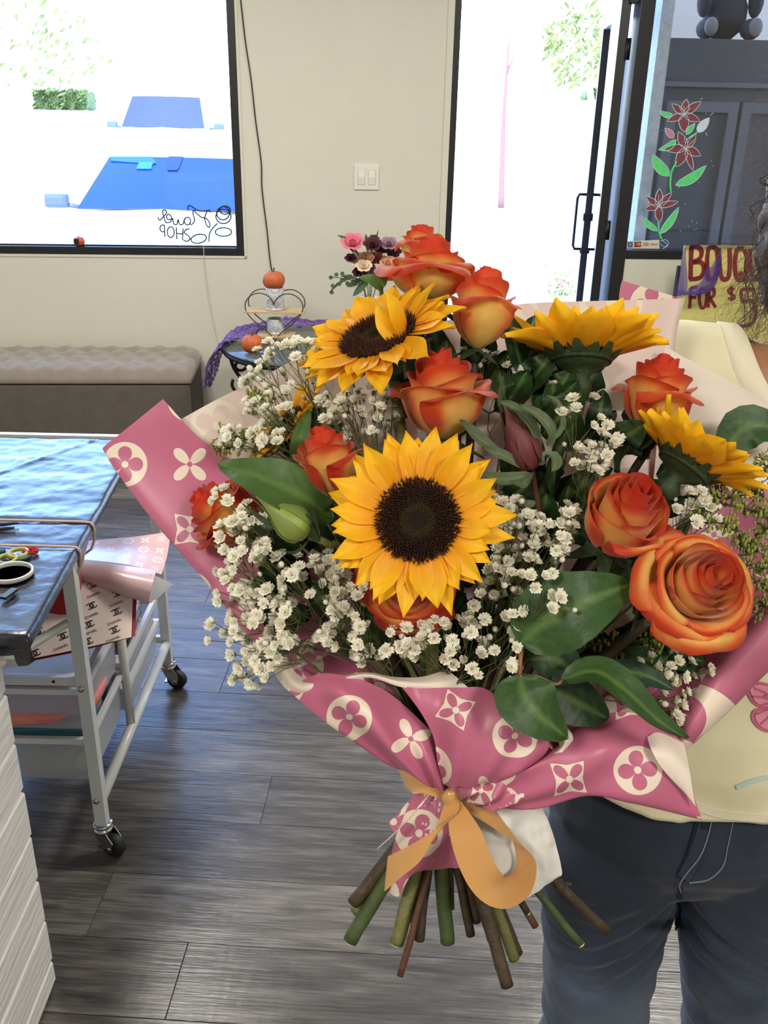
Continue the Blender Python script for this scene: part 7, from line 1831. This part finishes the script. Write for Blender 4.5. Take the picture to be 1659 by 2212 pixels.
ps('wrapping_paper', 'pale sheet leaning on the shoulder at the upper right', [
    [(1436, 748, .822), (1490, 778, .818), (1560, 815, .815), (1640, 858, .81), (1760, 925, .80)],
    [(1425, 860, .815), (1500, 870, .812), (1570, 885, .808), (1650, 905, .802), (1760, 960, .795)],
    [(1400, 1100, .81), (1470, 1100, .805), (1550, 1100, .80), (1640, 1110, .795), (1750, 1150, .785)],
    [(1300, 1400, .80), (1370, 1400, .795), (1450, 1410, .79), (1540, 1410, .78), (1640, 1400, .77)],
    [(1000, 1680, .785), (1030, 1685, .785), (1060, 1690, .783), (1090, 1695, .782), (1130, 1700, .78)]], m_plain, m_pink, org=(1540, 1000, 0, 0), s_=190)
ps('wrapping_paper', 'shaded pink inner side of the sheet at the right edge', [
    [(1490, 1040, .792), (1570, 1040, .79), (1650, 1050, .782), (1760, 1070, .765)],
    [(1470, 1250, .788), (1560, 1250, .785), (1650, 1260, .77), (1750, 1270, .745)],
    [(1390, 1410, .78), (1470, 1430, .772), (1550, 1430, .758), (1630, 1370, .736)],
    [(1240, 1550, .775), (1320, 1570, .765), (1410, 1580, .75), (1490, 1570, .735)],
    [(1000, 1690, .78), (1050, 1700, .778), (1110, 1705, .772), (1190, 1700, .76)]], m_pink, m_plain, org=(1530, 1490, 1, 0), s_=150, rot=.5, crease=.002)
ps('wrapping_paper', 'smooth rolled pink edge running down in front of the T-shirt', [
    [(1690, 1270, .742), (1600, 1362, .742), (1530, 1452, .74), (1480, 1540, .738), (1458, 1592, .736)],
    [(1696, 1300, .725), (1612, 1385, .725), (1540, 1475, .725), (1492, 1556, .726), (1468, 1600, .728)],
    [(1706, 1352, .722), (1630, 1428, .722), (1558, 1510, .722), (1504, 1576, .724), (1477, 1609, .728)],
    [(1722, 1392, .735), (1648, 1458, .735), (1577, 1532, .735), (1516, 1588, .734), (1484, 1617, .734)],
    [(1718, 1390, .755), (1644, 1456, .755), (1573, 1530, .755), (1512, 1586, .752), (1482, 1616, .748)]], m_pink, m_pink, org=(1900, 1200, 0, 0), s_=420)
# collar in front
ps('wrapping_paper', 'inner pink paper behind the rolled cuff at the lower left', [
    [(588, 1385, .752), (630, 1375, .756), (680, 1370, .765), (760, 1370, .77)], [(600, 1440, .745), (640, 1430, .75), (700, 1430, .755), (800, 1440, .755)], [(640, 1490, .738), (680, 1480, .742), (740, 1480, .745), (860, 1510, .74)], [(800, 1600, .745), (830, 1600, .748), (870, 1610, .75), (940, 1640, .75)]], m_pink, m_plain, org=(648, 1440, 0, 0), s_=150, rot=.4)
ps('wrapping_paper', 'pale turned cuff of the paper at the lower left', [
    [(584, 1385, .742), (590, 1440, .736), (612, 1480, .730), (645, 1502, .726), (690, 1500, .722)],
    [(596, 1382, .734), (604, 1432, .727), (626, 1470, .722), (656, 1486, .719), (692, 1474, .718)],
    [(612, 1385, .740), (620, 1424, .735), (640, 1456, .731), (664, 1464, .728), (692, 1455, .726)]], m_plain, m_plain, org=(0, 0, 0, 0), s_=900, k=6)
cl = ps('wrapping_paper', 'pink front lapel sweeping from the lower left to the ribbon', [
    [(622, 1488, .728), (690, 1456, .718), (760, 1462, .712), (830, 1492, .712), (900, 1548, .718), (945, 1590, .722)],
    [(655, 1518, .726), (722, 1500, .703), (790, 1522, .698), (850, 1560, .704), (912, 1612, .708), (950, 1652, .716)],
    [(706, 1560, .726), (772, 1572, .708), (832, 1600, .700), (882, 1630, .707), (928, 1662, .710), (958, 1688, .720)],
    [(770, 1604, .737), (825, 1642, .727), (868, 1664, .720), (905, 1684, .722), (942, 1704, .726), (966, 1722, .736)],
    [(790, 1604, .757), (840, 1640, .747), (878, 1660, .742), (912, 1680, .742), (945, 1700, .742), (968, 1718, .748)]], m_pink, m_plain, org=(888, 1598, 1, 0), s_=142, rot=.35, crease=.004, seed=3)
ps('wrapping_paper', 'pale folded back rim along the top of the front lapel', [
    [(725, 1464, .716), (790, 1452, .715), (850, 1462, .715), (910, 1462, .713), (966, 1446, .711)],
    [(730, 1468, .709), (795, 1457, .708), (862, 1472, .706), (926, 1476, .704), (990, 1466, .702)],
    [(738, 1474, .711), (800, 1464, .709), (866, 1484, .706), (934, 1490, .704), (1012, 1486, .700)]], m_plain, m_pink, k=6, org=(0, 0, 0, 0), s_=900)
ps('wrapping_paper', 'pink centre band of paper folded down over the lapel', [
    [(866, 1482, .708), (940, 1487, .701), (1032, 1484, .695), (1078, 1508, .694)],
    [(905, 1532, .702), (975, 1540, .690), (1062, 1546, .684), (1132, 1552, .688)],
    [(936, 1592, .703), (1002, 1602, .686), (1092, 1612, .680), (1186, 1604, .688)],
    [(946, 1650, .708), (1002, 1664, .692), (1082, 1674, .686), (1160, 1648, .692)],
    [(958, 1696, .718), (992, 1702, .708), (1042, 1694, .702), (1092, 1684, .702)]], m_pink, m_plain, org=(1112, 1590, 0, 0), s_=140, rot=.42, crease=.0035, seed=8)
ps('wrapping_paper', 'dark hollow of the rolled pink paper right of the centre band', [
    [(1060, 1500, .706), (1130, 1518, .712), (1200, 1556, .712), (1236, 1590, .704)],
    [(1088, 1530, .730), (1140, 1548, .735), (1192, 1578, .732), (1218, 1606, .715)],
    [(1130, 1556, .706), (1155, 1582, .703), (1182, 1606, .702), (1200, 1624, .702)]], m_pink, m_plain, org=(0, 0, 0, 0), s_=900)
ps('wrapping_paper', 'pale curled lip of the rolled paper beside the hanging leaf tip', [
    [(1200, 1556, .706), (1226, 1572, .702), (1238, 1596, .698), (1224, 1624, .694)],
    [(1192, 1572, .700), (1214, 1584, .695), (1222, 1602, .692), (1208, 1626, .690)],
    [(1184, 1590, .702), (1204, 1600, .699), (1208, 1614, .697), (1194, 1628, .694)]], m_plain, m_plain, k=6, org=(0, 0, 0, 0), s_=900)
ps('wrapping_paper', 'pink right front panel ending in a point over the jeans', [
    [(1180, 1640, .700), (1240, 1580, .706), (1310, 1540, .716), (1390, 1545, .72), (1440, 1575, .72), (1478, 1605, .716)],
    [(1120, 1668, .694), (1212, 1632, .688), (1300, 1612, .690), (1380, 1622, .696), (1440, 1650, .70), (1490, 1672, .705)],
    [(1050, 1702, .708), (1168, 1692, .692), (1280, 1672, .690), (1370, 1684, .695), (1440, 1708, .70), (1502, 1726, .705)],
    [(1020, 1738, .722), (1150, 1744, .708), (1270, 1716, .700), (1360, 1732, .700), (1440, 1752, .705), (1516, 1769, .710)],
    [(1022, 1732, .742), (1150, 1738, .73), (1270, 1710, .722), (1360, 1726, .722), (1440, 1746, .725), (1512, 1764, .728)]], m_pink, m_plain, org=(1378, 1664, 0, 0), s_=150, rot=-.12, crease=.003, seed=12)
ps('wrapping_paper', 'cream triangular turned corner at the right end of the front panel', [
    [(1398, 1592, .705), (1420, 1582, .706), (1450, 1592, .707), (1478, 1606, .708)],
    [(1408, 1622, .690), (1432, 1622, .690), (1462, 1632, .692), (1489, 1662, .695)],
    [(1432, 1662, .690), (1456, 1668, .690), (1478, 1682, .692), (1496, 1705, .695)],
    [(1478, 1712, .697), (1486, 1720, .697), (1494, 1730, .698), (1503, 1742, .700)]], m_plain, m_pink, k=6, org=(0, 0, 0, 0), s_=900)
ps('wrapping_paper', 'pink gathered tuck just above the ribbon knot', [
    [(968, 1692, .722), (1030, 1690, .708), (1086, 1672, .704), (1140, 1690, .704)], [(985, 1710, .716), (1040, 1716, .700), (1082, 1722, .700), (1130, 1716, .702)], [(995, 1726, .726), (1046, 1746, .714), (1082, 1748, .712), (1140, 1744, .712)]], m_pink, m_plain, org=(1040, 1712, 0, 1), s_=110, rot=.2, crease=.005, seed=5)
ps('wrapping_paper', 'pink paper tail hanging below the ribbon on the left', [
    [(902, 1700, .762), (935, 1710, .752), (972, 1720, .748), (1002, 1728, .754)],
    [(870, 1768, .768), (915, 1785, .750), (962, 1798, .746), (1002, 1800, .754)],
    [(846, 1840, .782), (888, 1850, .764), (942, 1850, .756), (998, 1842, .760)],
    [(836, 1922, .792), (862, 1936, .780), (890, 1888, .770), (994, 1874, .768)]], m_pink, m_plain, org=(905, 1800, 1, 1), s_=150, rot=.3, crease=.0012, seed=2, thick=.0003)
m_tissue = mat('white tissue', srgb(240, 238, 234), .6, transl=.3)
t_ = ps('tissue_paper', 'crinkled white tissue tail hanging below the ribbon on the right', [
    [(1000, 1726, .760), (1060, 1730, .758), (1120, 1732, .762), (1166, 1734, .770)],
    [(1010, 1800, .765), (1070, 1800, .761), (1142, 1800, .764), (1194, 1800, .775)],
    [(1030, 1880, .757), (1090, 1880, .752), (1152, 1880, .760), (1213, 1878, .775)],
    [(1058, 1961, .754), (1100, 1949, .752), (1150, 1926, .760), (1203, 1892, .778)]], m_tissue, m_tissue, crinkle=.011, seed=4, k=10)
t_['group'] = 'tissue tails'
ps('wrapping_paper', 'narrow pink and white paper edge sticking out left of the tail', [[(905, 1700, .766), (925, 1704, .764)], [(866, 1750, .770), (880, 1760, .766)], [(838, 1778, .776), (852, 1800, .772)]], m_pink, m_plain, org=(850, 1775, 0, 0), s_=150)
# satin ribbon
m_rib = mat('apricot satin', srgb(198, 146, 84), .27, sheen=.3, coat=.15, var=.03, vscale=30)
m_rib2 = mat('blush satin', srgb(240, 216, 200), .35, coat=.15)
K0 = P(974, 1722, .738); rib = empty('ribbon_bow', K0, 'apricot satin ribbon bow tied round the paper above the stems', 'ribbon')
rx = RIGHT; ru = UP; rf = FWD
def band(name, pts, w_, d_, m=None):
    mb = MB(); ribbon(mb, [P(*p) - K0 for p in pts], w_, d_); return mb.obj(name, m or m_rib, rib)
band('tail', [(976, 1728, .730), (966, 1770, .720), (928, 1822, .716), (880, 1858, .722), (834, 1888, .735)], [.010, .022, .027, .028, .028], [rx * .9 + ru * .3, rx * .75 + ru * .6, rx * .45 + ru * .9, rx * .35 + ru * .95, rx * .1 + ru])
band('loop', [(982, 1732, .730), (1004, 1795, .716), (1026, 1860, .710), (1054, 1908, .711), (1090, 1928, .720), (1126, 1908, .733), (1137, 1862, .744), (1118, 1812, .750), (1066, 1768, .748), (1012, 1738, .740), (986, 1726, .734)],
     [.010, .024, .026, .026, .026, .025, .024, .022, .018, .012, .008], [rx + ru * .1, rx + ru * .15, rx * .95 + ru * .35, rx * .70 + ru * .6 + rf * .2, ru * .65 + rf * .75, rx * .62 + ru * .3 - rf * .72 if False else -(rx * .40) + ru * .35 + rf * .85, -(rx * .55) + rf * .83, -(rx * .5) + ru * .45 + rf * .7, -(rx * .2) + ru * .8 + rf * .5, ru, ru])
band('loop', [(968, 1720, .736), (935, 1700, .733), (900, 1682, .738), (868, 1672, .752), (862, 1660, .766), (890, 1668, .770)], [.009, .014, .021, .025, .025, .022], [ru + rx * .4, ru + rx * .3, ru + rx * .15, ru * .9 - rx * .3, ru * .9 - rx * .3, ru])
band('wrap', [(905, 1690, .762), (938, 1704, .742), (974, 1722, .735), (1010, 1736, .742), (1045, 1745, .758)], [.012, .010, .009, .009, .010], [ru + rx * .3] * 5)
mb = MB(); ellip(mb, P(974, 1722, .728) - K0, (.0075, .006, .0085), 14); mb.obj('knot', m_rib, rib)
band('blush_tail', [(930, 1712, .742), (906, 1742, .738), (862, 1790, .745), (816, 1832, .760)], [.006, .009, .009, .002], [rx * .7 + ru * .7] * 4, m_rib2)
band('blush_loop', [(940, 1706, .738), (912, 1694, .738), (886, 1692, .745), (894, 1702, .75), (925, 1704, .745)], [.006, .009, .011, .009, .006], [ru] * 5, m_rib2)
